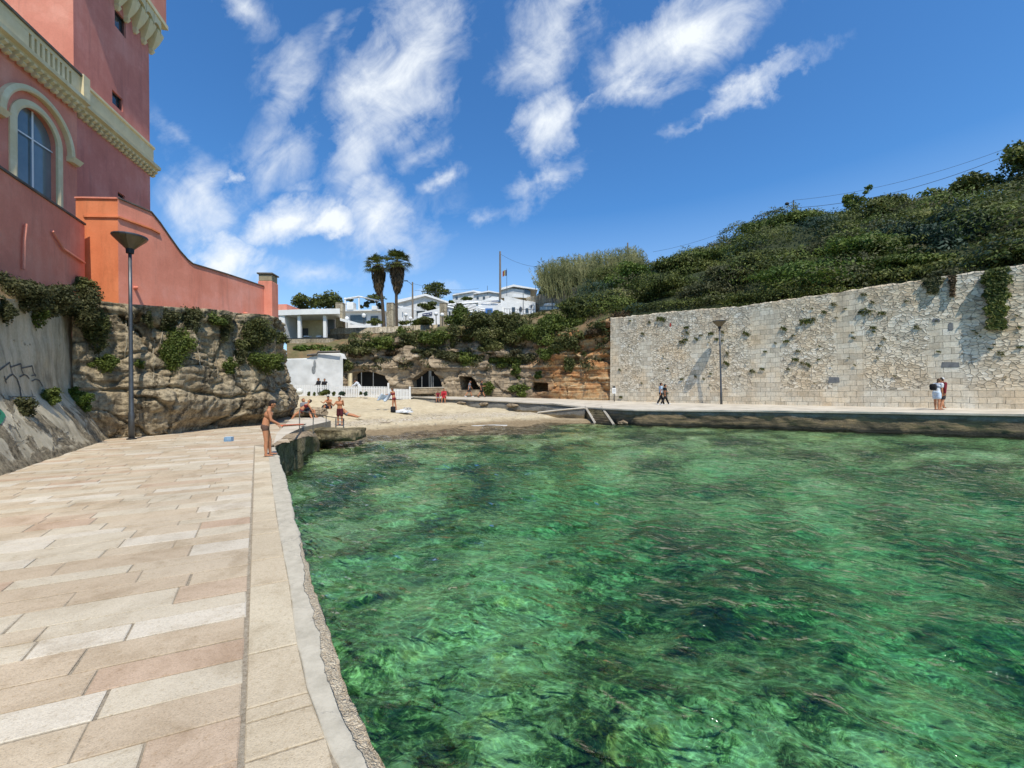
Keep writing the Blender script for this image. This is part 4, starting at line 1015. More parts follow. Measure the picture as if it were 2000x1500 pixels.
p0, p1 = (-14.1, 11.3), (-15.97, 15.3)
zz = lambda px, py, A_, B_: PL(px, py, A_, B_).z
t0 = Vector(p0)-(Vector(p1)-Vector(p0))*3.2
pA = PL(0, 330, p0, p1); pB = PL(165, 440, p0, p1)
slope = (pA.z-pB.z)/max(.1, (Vector(pA[:2])-Vector(pB[:2])).length)
pE = Vector((pA.x, pA.y, 0))-Vector((pB.x-pA.x, pB.y-pA.y, 0)).normalized()*9
wallstrip([(pE.x, pE.y, 2.8, pA.z+slope*9), (pA.x, pA.y, 3.4, pA.z), (pB.x, pB.y, 4.0, pB.z)], .35, M['pink'], 'terrace_wall', M['cap'], .07)
# bastion facet and long wall
Pf = [PY(163, 388, 15.6), PY(230, 388, 15.7), PY(295, 415, 16.9)]
zt = Pf[0].z
body = [(Pf[0].x-.3, Pf[0].y, 3.9, zt), (Pf[0].x, Pf[0].y, 3.9, zt), (Pf[1].x, Pf[1].y, 3.9, zt)]
wallstrip(body, .3, M['orange'], 'bastion_wall', M['salmon'], .06)
curve = []
q1, q2, q3 = PY(230, 388, 15.7), PY(300, 415, 17.0), PY(520, 560, 23.6)
for px, py, Y in [(230,388,15.7),(262,401,16.3),(295,415,16.9),(312,436,17.2),(330,462,17.6),(350,490,18.1),(366,508,18.6),(376,516,18.9),(400,523,19.4),(440,535,20.7),(480,548,22.1),(515,560,23.4)]:
    p = PL(px, py, q1, q2) if px < 300 else PL(px, py, q2, q3); curve.append((p.x, p.y, 4.0, p.z))
wallstrip(curve, .3, M['salmon'], 'long_wall', M['cap'], .05)
# raised string course under the bastion parapet
sc_ = [(x-.0, y, z_-.72, z_-.66) for x, y, _, z_ in [(*Pf[0][:2], 0, zt), (*Pf[1][:2], 0, zt), (*Pf[2][:2], 0, curve[2][3]), (curve[3][0], curve[3][1], 0, curve[3][3]+.25)]]
V_ = []; F_ = []
for (x, y, a_, b_) in sc_: V_ += [(x+.07, y-.05, a_), (x+.07, y-.05, b_), (x-.1, y+.05, b_), (x-.1, y+.05, a_)]
for i in range(3): F_ += [(4*i+k, 4*i+4+k, 4*i+4+(k+1) % 4, 4*i+(k+1) % 4) for k in range(4)]
MB().add(rel(V_), F_).build('string_course', M['orange'], hs)
# end pier with its stone cap
pe = PY(524, 566, 23.8); pz = PY(524, 552, 23.8).z
MB().box(Vector((pe.x, pe.y, (4+pz)/2))-hs.location, (.75, .75, pz-4), .1, .02).build('end_pier', M['salmon'], hs)
MB().box(Vector((pe.x, pe.y, pz+.2))-hs.location, (.7, .7, .4), .1, .03).build('pier_block', mat('block_stone', (.36, .31, .2), (.25, .21, .14), 3, .9, .4, .02, 20), hs)
MB().box(Vector((pe.x, pe.y, pz+.44))-hs.location, (.85, .85, .08), .1, .01).build('pier_cap', M['cap'], hs)
for px, py, A_, B_ in [(264,562,(curve[1][0],curve[1][1]),(curve[2][0],curve[2][1])),(478,612,(curve[9][0],curve[9][1]),(curve[10][0],curve[10][1]))]:
    p = PL(px, py, A_, B_); MB().tube([p-hs.location+Vector((-.1, .02, 0)), p-hs.location+Vector((.25, -.1, -.03))], .06, 10).build('drain_spout', M['salmon'], hs)
for (x0, y0), (x1, y1), (x2_, y2_) in [((97,451),(118,485),(160,513)), ((45,437),(41,470),(40,525))]:
    P_ = [PL(a_, b_, p0, p1)-hs.location+Vector((.06, .03, 0)) for a_, b_ in ((x0, y0), (x1, y1), (x2_, y2_))]
    MB().tube(P_, .04, 8).build('drain_pipe', M['pink'], hs)

# ------------------------------------------------------------------ tower and facade
C1 = Vector((-19.8, 18.6)); C2 = Vector((-21.1, 24.0)); tu = (C2-C1).normalized(); tn = Vector((tu.y, -tu.x))   # along the face, outward normal
def TP(s, z, o=0.0): return Vector((C1.x+tu.x*s+tn.x*o, C1.y+tu.y*s+tn.y*o, z))-hs.location
def sz(px, py):
    p = PL(px, py, C1, C2); return (Vector(p[:2])-C1).dot(tu), p.z
def holewall(name, f, s0, s1, z0, z1, holes, m, par=hs, depth=.3):
    """flat wall in (s,z) with rectangular openings and their reveals; f(s,z,o) gives the point"""
    S = sorted({s0, s1, *[h[0] for h in holes], *[h[1] for h in holes]}); Zs = sorted({z0, z1, *[h[2] for h in holes], *[h[3] for h in holes]})
    mb = MB()
    for a_, b_ in zip(S[:-1], S[1:]):
        for c_, d_ in zip(Zs[:-1], Zs[1:]):
            if any(h[0] <= (a_+b_)/2 <= h[1] and h[2] <= (c_+d_)/2 <= h[3] for h in holes): continue
            mb.add([f(a_, c_, 0), f(b_, c_, 0), f(b_, d_, 0), f(a_, d_, 0)], [(0, 1, 2, 3)])
    for a_, b_, c_, d_ in holes:
        q = [(a_, c_), (b_, c_), (b_, d_), (a_, d_)]
        for i in range(4):
            (sa_, za_), (sb_, zb_) = q[i], q[(i+1) % 4]
            mb.add([f(sa_, za_, 0), f(sb_, zb_, 0), f(sb_, zb_, -depth), f(sa_, za_, -depth)], [(3, 2, 1, 0)])
    return mb.build(name, m, par)
tl = (C2-C1).length
wins = []
for (x0, y0, x1, y1, sk) in [(224,14,246,40,35),(219,174,240,196,26),(230,374,244,384,8)]:
    s0_, z1_ = sz(x0, y0); s1_, zb_ = sz(x1, y1+sk); zb0 = sz(x0, y0+sk)[1]; wins.append((s0_, s1_, zb0, z1_))
tower = holewall('tower_wall', TP, 0, tl, 3.0, 23.0, wins, M['mauve'])
for (a_, b_, c_, d_) in wins:
    o = MB().add([TP(a_, c_, -.16), TP(b_, c_, -.16), TP(b_, d_, -.16), TP(a_, d_, -.16)], [(0, 1, 2, 3)]).build('window', M['glass'], hs)
    fb = MB(); w_ = .07
    for (aa, bb2, cc, dd) in ((a_, a_+w_, c_, d_), (b_-w_, b_, c_, d_), (a_+w_, b_-w_, c_, c_+w_), (a_+w_, b_-w_, d_-w_, d_)):
        fb.add([TP(aa, cc, -.10), TP(bb2, cc, -.10), TP(bb2, dd, -.10), TP(aa, dd, -.10)], [(0, 1, 2, 3)])
    fb.build('window_frame', M['dark'], o)
# the tower's sunlit south side and its back
sb = MB(); bx_ = [C1, C1-tn*7, C2-tn*7, C2]
for i in (0, 1, 2):
    a_, b_ = bx_[i], bx_[i+1]; sb.add([Vector((a_.x, a_.y, 3))-hs.location, Vector((b_.x, b_.y, 3))-hs.location, Vector((b_.x, b_.y, 23))-hs.location, Vector((a_.x, a_.y, 23))-hs.location], [(3, 2, 1, 0)])
sb.add([Vector((p.x, p.y, 23))-hs.location for p in bx_], [(3, 2, 1, 0)])
sb.build('tower_side_wall', M['pink'], hs)
# corbel table and overhanging head of the tower
hd = MB(); o_ = .6
q = [C1+tn*o_-tu*o_, C1-tn*7.6-tu*o_, C2-tn*7.6+tu*o_, C2+tn*o_+tu*o_]
hd.prism([(p.x-hs.location.x, p.y-hs.location.y) for p in q], 24.0-hs.location.z, 26.5-hs.location.z); hd.build('tower_head', M['pink'], hs)
ln_ = MB(); q = [C1+tn*(o_+.07)-tu*(o_+.07), C1-tn*7.7-tu*(o_+.07), C2-tn*7.7+tu*(o_+.07), C2+tn*(o_+.07)+tu*(o_+.07)]
ln_.prism([(p.x-hs.location.x, p.y-hs.location.y) for p in q], 23.75-hs.location.z, 23.998-hs.location.z); ln_.build('tower_moulding', M['cream'], hs)
for j, s_ in enumerate(np.linspace(-.1, tl+.1, 9)):
    cb = MB(); prf = [(.06, 21.75), (.13, 21.95), (.10, 22.05), (.24, 22.5), (.34, 22.95), (.36, 23.1)]
    V_ = []; F_ = []
    for hw, z in prf:
        oo = (hw*1.55)+.02; V_ += [TP(s_-hw, z, -.02), TP(s_-hw*.8, z, oo), TP(s_+hw*.8, z, oo), TP(s_+hw, z, -.02)]
    for i in range(len(prf)-1): F_ += [(4*i+k, 4*i+(k+1) % 4, 4*i+4+(k+1) % 4, 4*i+4+k) for k in range(4)]
    F_ += [(3, 2, 1, 0), tuple(4*(len(prf)-1)+k for k in range(4))]
    cb.add(V_, F_); cb.build('corbel', M['cream'], hs)
    if j < 8:
        s2_ = s_+(tl+.2)/8; mid_ = (s_+s2_)/2; rr = (s2_-s_)/2-.02; ar = MB()
        pts_ = [(mid_-rr*math.cos(a_), 23.0+rr*1.0*math.sin(a_)) for a_ in np.linspace(0, math.pi, 11)]
        for (a1, z1_), (a2_, z2_) in zip(pts_[:-1], pts_[1:]):
            ar.add([TP(a1, z1_, .02), TP(a2_, z2_, .02), TP(a2_, z2_, .6), TP(a1, z1_, .6)], [(0, 1, 2, 3)])
            ar.add([TP(a1, z1_, .6), TP(a2_, z2_, .6), TP(a2_, 23.75, .6), TP(a1, 23.75, .6)], [(0, 1, 2, 3)])
        ar.build('corbel_arch', M['cream'], hs)

# main facade with the big arched window (runs toward and past the camera's left)
def FP(s, z, o=0.0): return TP(-s, z, o+.10)
fL = 14.0
s_a, _ = sz(105, 300); s_b, _ = sz(23, 300); ax0, ax1 = -s_a, -s_b; ac = (ax0+ax1)/2; ar_ = (ax1-ax0)/2
zspr = 13.2-ar_
fm = MB(); zb_ = 7.6
for a_, b_, c_, d_ in [(0, ax0, 3, 14.6), (ax1, fL, 3, 14.6), (ax0, ax1, 3, zb_)]: fm.add([FP(a_, c_), FP(b_, c_), FP(b_, d_), FP(a_, d_)], [(3, 2, 1, 0)])
ang = np.linspace(0, math.pi, 25); arc = [(ac-ar_*math.cos(a_), zspr+ar_*math.sin(a_)) for a_ in ang]
for (a1, z1_), (a2_, z2_) in zip(arc[:-1], arc[1:]): fm.add([FP(a1, z1_), FP(a2_, z2_), FP(a2_, 14.6), FP(a1, 14.6)], [(3, 2, 1, 0)])
outl = [(ax0, zb_)]+arc+[(ax1, zb_)]
for (a1, z1_), (a2_, z2_) in zip(outl[:-1], outl[1:]): fm.add([FP(a1, z1_), FP(a2_, z2_), FP(a2_, z2_, -.35), FP(a1, z1_, -.35)], [(0, 1, 2, 3)])
fm.add([FP(0, 3), FP(0, 14.6), FP(0, 14.6, -.12), FP(0, 3, -.12)], [(3, 2, 1, 0)])
fm.build('facade_wall', M['pink'], hs)
win = MB(); V_ = [FP(ac, zspr, -.2)]+[FP(a_, z_, -.2) for a_, z_ in outl]; win.add(V_, [(0, i+1, i+2) for i in range(len(outl)-1)]+[(0, len(outl), 1)])
aw = win.build('arched_window', M['skyglass'], hs)
fb = MB()
for s_, w_, z0_, z1_ in [(ac, .045, zb_, zspr+ar_-.02)]: fb.add([FP(s_-w_, z0_, -.14), FP(s_+w_, z0_, -.14), FP(s_+w_, z1_, -.14), FP(s_-w_, z1_, -.14)], [(3, 2, 1, 0)])
fb.build('glazing_bar', M['white'], aw)
for z_ in (zspr-.25, zb_+1.7):
    fb = MB(); fb.add([FP(ax0, z_, -.137), FP(ax1, z_, -.137), FP(ax1, z_+.06, -.137), FP(ax0, z_+.06, -.137)], [(3, 2, 1, 0)])
    fb.build('glazing_bar', M['white'], aw)
def archband(r0, r1, o0, o1, zlow, name, cols=33):
    mb = MB(); P_ = [(ac-1*k, zlow) for k in ()]
    path = [(-1, 0, zlow)]; rows = []
    for (cx, sn, z) in [(math.cos(math.pi-a_), math.sin(a_), None) for a_ in np.linspace(0, math.pi, cols)]:
        rows.append((cx, sn))
    prof_ = [(r0, o0), (r0, o1), ((r0*2+r1)/3, o1+.03), (r1, o1-.02), (r1, o0)]
    sect = []
    def add(cx, sn, z=None):
        sect.append([FP(ac+r*cx, (zspr+r*sn) if z is None else z, o) for r, o in prof_])
    if zlow < zspr: add(-1, 0, zlow)
    for cx, sn in rows: add(cx, sn)
    if zlow < zspr: add(1, 0, zlow)
    n = len(prof_); V_ = [p for s__ in sect for p in s__]; F_ = []
    for i in range(len(sect)-1): F_ += [(n*i+k, n*i+k+1, n*i+n+k+1, n*i+n+k) for k in range(n-1)]
    F_ += [tuple(range(n)), tuple(n*(len(sect)-1)+k for k in reversed(range(n)))]
    return mb.add(V_, F_).build(name, M['cream'], hs)
archband(ar_-.02, ar_+.26, -.02, .07, zb_, 'window_surround'); archband(ar_+.55, ar_+.78, 0, .18, zspr-.05, 'hood_mould')
for sd in (-1, 1):
    c_ = ac+sd*(ar_+.78); MB().add([FP(c_-.28, zspr-.28, .0), FP(c_+.28, zspr-.28, .0), FP(c_+.28, zspr-.06, .0), FP(c_-.28, zspr-.06, .0), FP(c_-.2, zspr-.28, .2), FP(c_+.2, zspr-.28, .2), FP(c_+.28, zspr-.06, .3), FP(c_-.28, zspr-.06, .3)],
     [(0, 3, 2, 1), (4, 5, 6, 7), (0, 1, 5, 4), (1, 2, 6, 5), (2, 3, 7, 6), (3, 0, 4, 7)]).build('hood_stop', M['cream'], hs)
# cornice, dentils and parapet across both
def moulding(name, f, s0, s1, prof_, m=None):
    V_ = [f(s0, z, o) for o, z in prof_]+[f(s1, z, o) for o, z in prof_]; n = len(prof_)
    F_ = [(k, (k+1) % n, n+(k+1) % n, n+k) for k in range(n)]+[tuple(range(n)), tuple(reversed(range(n, 2*n)))]
    mb = MB(); mb.add(V_, F_); bm_ = None; return mb.build(name, m or M['cream'], hs)
def TF(s, z, o=0.0): return TP(s, z, o)
cor = [(-.05, 14.72), (.18, 14.74), (.26, 14.85), (.42, 14.9), (.44, 15.06), (.2, 15.14), (-.05, 15.14)]
moulding('cornice', TF, .002, tl+.25, cor); moulding('cornice', FP, .0, fL, [(o+.12, z) for o, z in cor])
moulding('parapet_band', TF, .05, tl+.06, [(-.05, 15.143), (.16, 15.143), (.16, 16.0), (.24, 16.03), (.24, 16.15), (-.05, 16.18)])
# the facade parapet with upright slots
par = MB(); zlo, zhi = 15.143, 16.05
sl0, sl1 = -sz(118, 130)[0], -sz(37, 80)[0]; cs = np.linspace(sl0, sl1, 9); edges = [0]
segs = []; prev = .0
for c_ in cs: segs.append((prev, c_-.06)); prev = c_+.06
segs.append((prev, fL))
def pbox(mb, f, s0, s1, z0, z1, o0, o1):
    mb.add([f(s0, z0, o0), f(s1, z0, o0), f(s1, z1, o0), f(s0, z1, o0), f(s0, z0, o1), f(s1, z0, o1), f(s1, z1, o1), f(s0, z1, o1)], [(0, 3, 2, 1), (4, 5, 6, 7), (0, 1, 5, 4), (1, 2, 6, 5), (2, 3, 7, 6), (3, 0, 4, 7)])
for a_, b_ in segs: pbox(par, FP, a_, b_, 15.28, 15.92, .02, .26)
pbox(par, FP, 0, fL, 15.143, 15.278, .0, .262); pbox(par, FP, 0, fL, 15.922, 16.1, .0, .264); pbox(par, FP, 0, fL, 15.28, 15.92, -.1, .0)
par.build('slotted_parapet', M['cream'], hs)
cp = MB(); pbox(cp, FP, -.0, fL, 16.103, 16.2, -.2, .34); cp.build('parapet_capping', M['cap'], hs)
mb = MB(); pbox(mb, FP, -.22, .16, 15.143, 16.24, .05, .38); mb.build('parapet_pier', M['cream'], hs)
for f, s0_, s1_, oo in ((TF, .25, tl+.12, 0), (FP, .25, fL, .1)):
    for s_ in np.arange(s0_, s1_, .30):
        V_ = []; pr_ = [(-.02, 14.42), (.10, 14.42), (.20, 14.5), (.16, 14.58), (.30, 14.66), (.32, 14.735), (-.02, 14.735)]
        V_ = [f(s_-.075, z, o+oo) for o, z in pr_]+[f(s_+.075, z, o+oo) for o, z in pr_]; n = len(pr_)
        MB().add(V_, [(k, (k+1) % n, n+(k+1) % n, n+k) for k in range(n)]+[tuple(range(n)), tuple(reversed(range(n, 2*n)))]).build('bracket', M['cream'], hs)
# ------------------------------------------------------------------ foliage
def leaf_quads(C, N, size, asp=.5, jit=.8, droop=0.0):
    n = len(C); N = N+rng.normal(0, jit, (n, 3)); N /= np.linalg.norm(N, axis=1, keepdims=True)+1e-9
    T_ = np.cross(N, rng.normal(0, 1, (n, 3))); T_ /= np.linalg.norm(T_, axis=1, keepdims=True)+1e-9; T_[:, 2] -= droop; T_ /= np.linalg.norm(T_, axis=1, keepdims=True)
    B = np.cross(N, T_); s = size*rng.uniform(.6, 1.35, (n, 1)); a = T_*s; b = B*s*asp
    V = np.stack([C-a, C-b*1.0+a*.1, C+a, C+b+a*.1], 1).reshape(-1, 3); return V, np.arange(4*n).reshape(n, 4)
def lobe_points(lobes, n, lo=.72, up=.25):
    L = np.array(lobes, float); w_ = (L[:, 3]*L[:, 4]+L[:, 4]*L[:, 5]+L[:, 3]*L[:, 5]); w_ /= w_.sum()
    i = rng.choice(len(L), n, p=w_); D = rng.normal(0, 1, (n, 3)); D[:, 2] += up; D /= np.linalg.norm(D, axis=1, keepdims=True)
    r = rng.uniform(lo, 1.1, (n, 1))*(1+.34*vnoise(D*3.4+i[:, None]*3.1, 5)[:, None])
    C = L[i, :3]+D*L[i, 3:6]*r; return C, D
def foliage(name, lobes, n, size, m, parent=None, asp=.5, jit=.7, up=.25, lo=.72, clip=False, **kw):
    C, D = lobe_points(lobes, n, lo, up)
    if clip: k_ = ((C[:, 0]-wallA[0])*wn.x+(C[:, 1]-wallA[1])*wn.y < -.45) | (C[:, 0]*wd_.x+C[:, 1]*wd_.y < wallA[0]*wd_.x+wallA[1]*wd_.y-.3); C, D = C[k_], D[k_]
    V, Q = leaf_quads(C, D, size, asp, jit)
    return np_mesh(name, V, Q, m, parent, **kw)
def blob_lobes(c, rx, ry, rz, k, spread=.62, rr=(.38, .6)):
    out = [(c[0], c[1], c[2], rx*.62, ry*.62, rz*.62)]
    for _ in range(k):
        d = Vector((random.gauss(0, 1), random.gauss(0, 1), random.gauss(.15, .8))).normalized(); q = random.uniform(*rr)
        out.append((c[0]+d.x*rx*spread, c[1]+d.y*ry*spread, c[2]+d.z*rz*spread, rx*q, ry*q, rz*q*.9))
    return out
wood = mat('bark', (.10, .08, .055), (.05, .04, .03), 6, .9, .5, .02, 20, stretch=(1, 1, .3))
hg_ = 'wind combed shrubs on the green hill'
def shrub(px, py, wpx, hpx, col, label, name='shrub', cat='shrub', group=None, trees=None, Y=None, out=.35, n=None, k=7, size=None, depthf=.7, mixm=None):
    """bush centred on a picked point of the rock or slope behind it"""
    if Y is None:
        h_ = hit(px, py, trees)
        if h_ is None: return None
        c = h_[0]-ray(px, py).normalized()*out; Y = c.y
    else: c = PY(px, py, Y)
    dist = (c-CAM).length; s_ = Y/F; rx, rz = wpx/2*s_, hpx/2*s_; ry = rx*depthf
    sz_ = size or max(.022, dist*(.0021 if dist < 30 else .0027)); nn_ = n or int(min(15000, max(120, 10.0*(rx*rz+rx*ry+ry*rz)/(sz_*sz_))))
    b0 = Vector((c.x, c.y, c.z-rz*.9)); lob = [(l[0]-b0.x, l[1]-b0.y, l[2]-b0.z, *l[3:]) for l in blob_lobes(c, rx, ry, rz, k, .76, (.26, .5))]
    r_ = empty(name, b0, 0, label, cat, group)
    C_, D_ = lobe_points(lob, nn_, .55)
    if group == hg_: W_ = C_+np.array(b0); k_ = (W_[:, 0]-wallA[0])*wn.x+(W_[:, 1]-wallA[1])*wn.y < -.45; C_, D_ = C_[k_], D_[k_]
    V_, Q_ = leaf_quads(C_, D_, sz_, .5, .7); np_mesh('foliage', V_, Q_, LEAF[col], r_)
    st = MB()
    for _ in range(3):
        a_ = Vector((random.uniform(-.12, .12)*rx, ry*.3, rz*.4)); b_ = Vector((random.uniform(-.5, .5)*rx, 0, rz*random.uniform(.9, 1.5)))
        st.tube([a_, a_.lerp(b_, .5)+Vector((random.uniform(-.1, .1)*rx, 0, 0)), b_], [sz_*.5, sz_*.4, sz_*.2], 5)
    st.build('stem', wood, r_); return r_

# hill covered by wind-combed scrub: a mass of leaves over many low cushions
def hill_lobes(n, smin, smax):
    out = []
    me_ = hill.data; fc = np.array([p.center[:] for p in me_.polygons]); ar = np.array([p.area for p in me_.polygons]); fn = np.array([p.normal[:] for p in me_.polygons])
    d = np.hypot(fc[:, 0], fc[:, 1]); ok = d < 75; pw = ar*ok/(d**1.2); pw /= pw.sum()
    for i in rng.choice(len(fc), n, p=pw):
        r_ = rng.uniform(smin, smax); f_ = fc[i]
        out.append((f_[0], f_[1], f_[2]+r_*.12, r_*1.2, r_*1.2, r_*rng.uniform(.55, .85)))
    return out
HL = hill_lobes(300, .7, 2.3)
for px_ in range(1200, 2100, 14):
    h_ = hit(px_, proj(np.array([0, 0, 0]))[1] if False else float(np.interp(px_, [1196, 1500, 2000], [612, 580, 506])), [hv])
    if h_: HL[(px_*7) % 300] = (h_[0].x, h_[0].y, h_[0].z+.05, .9, .9, .5)
cut = [[], [], []]
for i, l in enumerate(HL): cut[i % 3 if i % 3 < 2 else 0].append(l)
hx = np.array(HL)
for nm, colk, sel, n_ in (('hill_scrub', 'dark', range(0, 300, 2), 105000), ('hill_scrub', 'mid', range(1, 300, 4), 52000), ('hill_scrub', 'olive', range(3, 300, 8), 24000), ('hill_scrub', 'blue', range(7, 300, 8), 22000)):
    foliage(nm, [HL[i] for i in sel], n_, .115, LEAF[colk], asp=.42, jit=.5, up=.55, lo=.87, clip=True, kind='stuff', label={'dark': 'dark evergreen scrub covering the hill above the sea wall', 'mid': 'fresh green scrub on the hill above the sea wall', 'olive': 'olive coloured scrub on the hill above the sea wall', 'blue': 'blue green scrub on the hill above the sea wall'}[colk], cat='scrub')
hg = 'wind combed shrubs on the green hill'
HS = [ # px,py,w,h,col,label
 (1620,545,330,90,'bright','long bright green cushion shrub just over the sea wall middle'),
 (1540,585,250,56,'dark','dark low shrub in the hollow right behind the wall top'),
 (1740,490,240,70,'bright','lime green shrub above the long bright cushion shrub'),
 (1900,452,200,110,'blue','big blue green windswept shrub high on the right of the hill'),
 (1800,470,110,60,'blue','small blue green shrub left of the big blue green one'),
 (1520,440,150,50,'mid','dense leafy shrub forming the square hilltop corner under the lamp pole'),
 (1600,432,130,40,'mid','leafy shrub on the skyline right of the lamp pole'),
 (1730,420,140,60,'dark','dark skyline shrub between the sprouting tree and the flat topped tree'),
 (1420,560,170,70,'olive','olive grey shrub above the wall left of the bright cushion'),
 (1350,530,160,60,'dark','dark shrub halfway up the slope right of the reeds'),
 (1290,575,170,66,'dark','dark green shrub over the wall corner'),
 (1230,560,110,90,'bright','yellow green bush directly under the reed clump'),
 (1160,600,130,70,'dark','dark bush at the cliff edge left of the wall corner'),
 (1420,500,140,50,'mid','mid green shrub below the skyline left of the hilltop corner'),
 (1620,490,150,60,'olive','grey olive shrub in the middle of the hill'),
 (1500,510,160,60,'dark','wide dark shrub in the centre left of the hill'),
 (1870,545,110,40,'olive','dry olive shrub beside the hanging creeper top'),
 (1960,500,120,60,'dry','straw coloured grassy bush at the right edge above the wall'),
 (1290,520,90,36,'mid','small green shrub on the skyline right of the reeds'),
 (1210,620,60,30,'brown','brown twiggy bush at the left end of the sea wall top'),
 (1780,520,140,50,'mid','mid green shrub over the wall right of the bright cushion'),
]
for px, py, w_, h_, c_, lb in HS:
    shrub(px, py, w_, h_, c_, lb, group=hg, trees=[hv], out=-.1, k=9, depthf=.6)

def tree(name, px, py, wpx, hpx, base_py, Y, col, label, k=10, cat='tree', group=None, trunk_r=.15, n=None, size=None, flat=1.0):
    c = PY(px, py, Y); b0 = PY(px, base_py, Y); s_ = Y/F; rx, rz = wpx/2*s_, hpx/2*s_
    r_ = empty(name, b0, 0, label, cat, group); cc = c-b0
    lob = blob_lobes(cc, rx, rx*.8, rz, k, .68, (.3, .5)); sz_ = size or (c-CAM).length*.0028
    foliage('crown', lob, n or int(min(14000, 8*(rx*rz*2.4)/(sz_*sz_))), sz_, LEAF[col], r_, up=.1, lo=.6)
    tb = MB(); tb.tube([Vector((0, 0, -.4)), Vector((rx*.05, 0, cc.z*.5)), cc], [trunk_r, trunk_r*.8, trunk_r*.3], 8)
    for l in lob[1:7]:
        tb.tube([Vector((0, 0, cc.z*.45)), Vector((l[0]*.5, l[1]*.5, (cc.z*.5+l[2])/2)), Vector(l[:3])], [trunk_r*.5, trunk_r*.35, trunk_r*.12], 5)
    tb.build('trunk', wood, r_); return r_
tree('umbrella_pine', 1828, 388, 88, 34, 425, 40, 'mid', 'flat topped tree on the skyline with light through its open crown', k=8)
tree('rounded_tree', 1905, 362, 84, 56, 400, 38.5, 'dark', 'smooth rounded dark tree next to the tall tree at the right edge')
tree('coastal_tree', 1992, 325, 90, 100, 410, 37, 'dark', 'tall ragged tree at the right edge of the hilltop', k=12)
tree('coastal_tree', 2080, 300, 120, 120, 400, 36, 'dark', 'tree just past the right edge of the hilltop', k=12)
tree('sprouting_tree', 1668, 392, 36, 40, 420, 42, 'mid', 'small bushy tree standing alone on the skyline with a leaning shoot', k=5)
ag = empty('agave_shoot', PY(1672, 404, 42.8), 0, 'thin leaning flower stalk with a leafy tip on the skyline', 'plant')
tb = MB(); d_ = PY(1698, 366, 42.8)-ag.location; tb.tube([(0, 0, 0), d_*.6, d_], [.05, .035, .02], 6); tb.build('stalk', wood, ag)
foliage('leaves', [(*(d_*.98), .35, .3, .22), (*(d_*.75), .25, .2, .15)], 160, .12, LEAF['bright'], ag)

# reeds on the brow
rd = empty('reed_clump', PY(1170, 560, 58), 0, 'tall pale reed thicket on the brow of the slope left of the hill', 'reeds')
nC = 1900; pxr = rng.uniform(1058, 1262, nC); Yr = rng.uniform(54, 62, nC)
botp = np.interp(pxr, [1058, 1100, 1180, 1262], [572, 578, 575, 552]); topp = np.interp(pxr, [1058, 1080, 1130, 1200, 1240, 1262], [522, 505, 496, 486, 478, 492])+rng.uniform(0, 34, nC)
Vb = []; lean = rng.normal(-.35, .35, nC)
for i in range(nC):
    b_ = PY(pxr[i], botp[i]+rng.uniform(-14, 10), Yr[i])-rd.location; t_ = PY(pxr[i]+lean[i]*22, topp[i], Yr[i])-rd.location
    w_ = .03; Vb += [(b_.x-w_, b_.y, b_.z), (b_.x+w_, b_.y, b_.z), (t_.x+w_*.3, t_.y, t_.z), (t_.x-w_*.3, t_.y, t_.z)]
np_mesh('stalks', Vb, np.arange(4*nC).reshape(nC, 4), LEAF['reed'], rd)
Vb = np.array(Vb).reshape(nC, 4, 3); k = 9; f_ = rng.uniform(.25, 1.0, (nC, k, 1)); C = (Vb[:, 0][:, None]*(1-f_)+Vb[:, 2][:, None]*f_).reshape(-1, 3)+rng.normal(0, .12, (nC*k, 3))
D = np.tile([0, -1, .2], (len(C), 1)).astype(float); V_, Q_ = leaf_quads(C, D, .32, .12, .5, droop=-.9); np_mesh('leaves', V_, Q_, LEAF['reed'], rd)

for (x0, x1, y0, y1) in ((1838,1874,707,718),(1617,1640,736,748),(1851,1862,630,646),(1820,1836,622,630)):
    P_ = [hit(x, y, [swv])[0]+wn*.012 for x, y in ((x0,y1),(x1,y1-1),(x1-1,y0+1),(x0+2,y0))]
    MB().add(P_, [(0, 1, 2, 3)]).build('dark_stone', mat('blackened_stone', (.13, .135, .14), (.22, .22, .21), 4, .9, .4, .02, 20), sw)
P_ = [hit(x, y, [swv])[0]+wn*.012 for x, y in ((1308,638),(1311,638),(1311,631),(1308,631))]; MB().add(P_, [(0, 1, 2, 3)]).build('red_mark', mat('red_paint', (.45, .06, .04), (.35, .08, .05), 4, .8), sw)
# weeds rooted in the sea wall
proto = None
def tuft_mesh(nm, n=110, colk='dark'):
    C, D = lobe_points([(0, 0, 0, .5, .3, .42), (.3, 0, -.2, .3, .2, .3), (-.25, 0, .15, .3, .2, .25)], n, .2); V_, Q_ = leaf_quads(C, D, .16, .35, .8)
    me_ = np_mesh(nm, V_, Q_, LEAF[colk]); return me_
weeds = [(1291,624,22),(1268,629,8),(1340,640,12),(1342,650,10),(1338,664,12),(1331,668,14),(1359,662,10),(1368,655,8),(1388,652,12),(1411,648,10),(1399,663,9),(1410,665,8),(1457,652,16),(1420,690,8),(1418,710,14),
 (1469,725,12),(1574,629,24),(1589,623,10),(1530,642,14),(1549,655,9),(1535,667,12),(1514,670,7),(1553,703,14),(1567,709,11),(1578,713,12),(1558,685,10),(1488,721,10),(1539,721,9),(1494,687,8),(1628,594,12),(1609,610,10),
 (1688,609,26),(1722,612,14),(1687,575,14),(1705,640,12),(1790,639,12),(1650,603,7),(1704,590,9),(1212,776,9),(1210,722,8),(1254,652,7),(1253,788-40,6),(1331,741,8),(1358,735,7),(1374,740,6),(1303,768,6),(1666,660,8),(1718,675,8),(1833,687,9),(1954,690,14),(1992,678,12),(1770,588,8),(1990,640,8),(1640,555,7)]
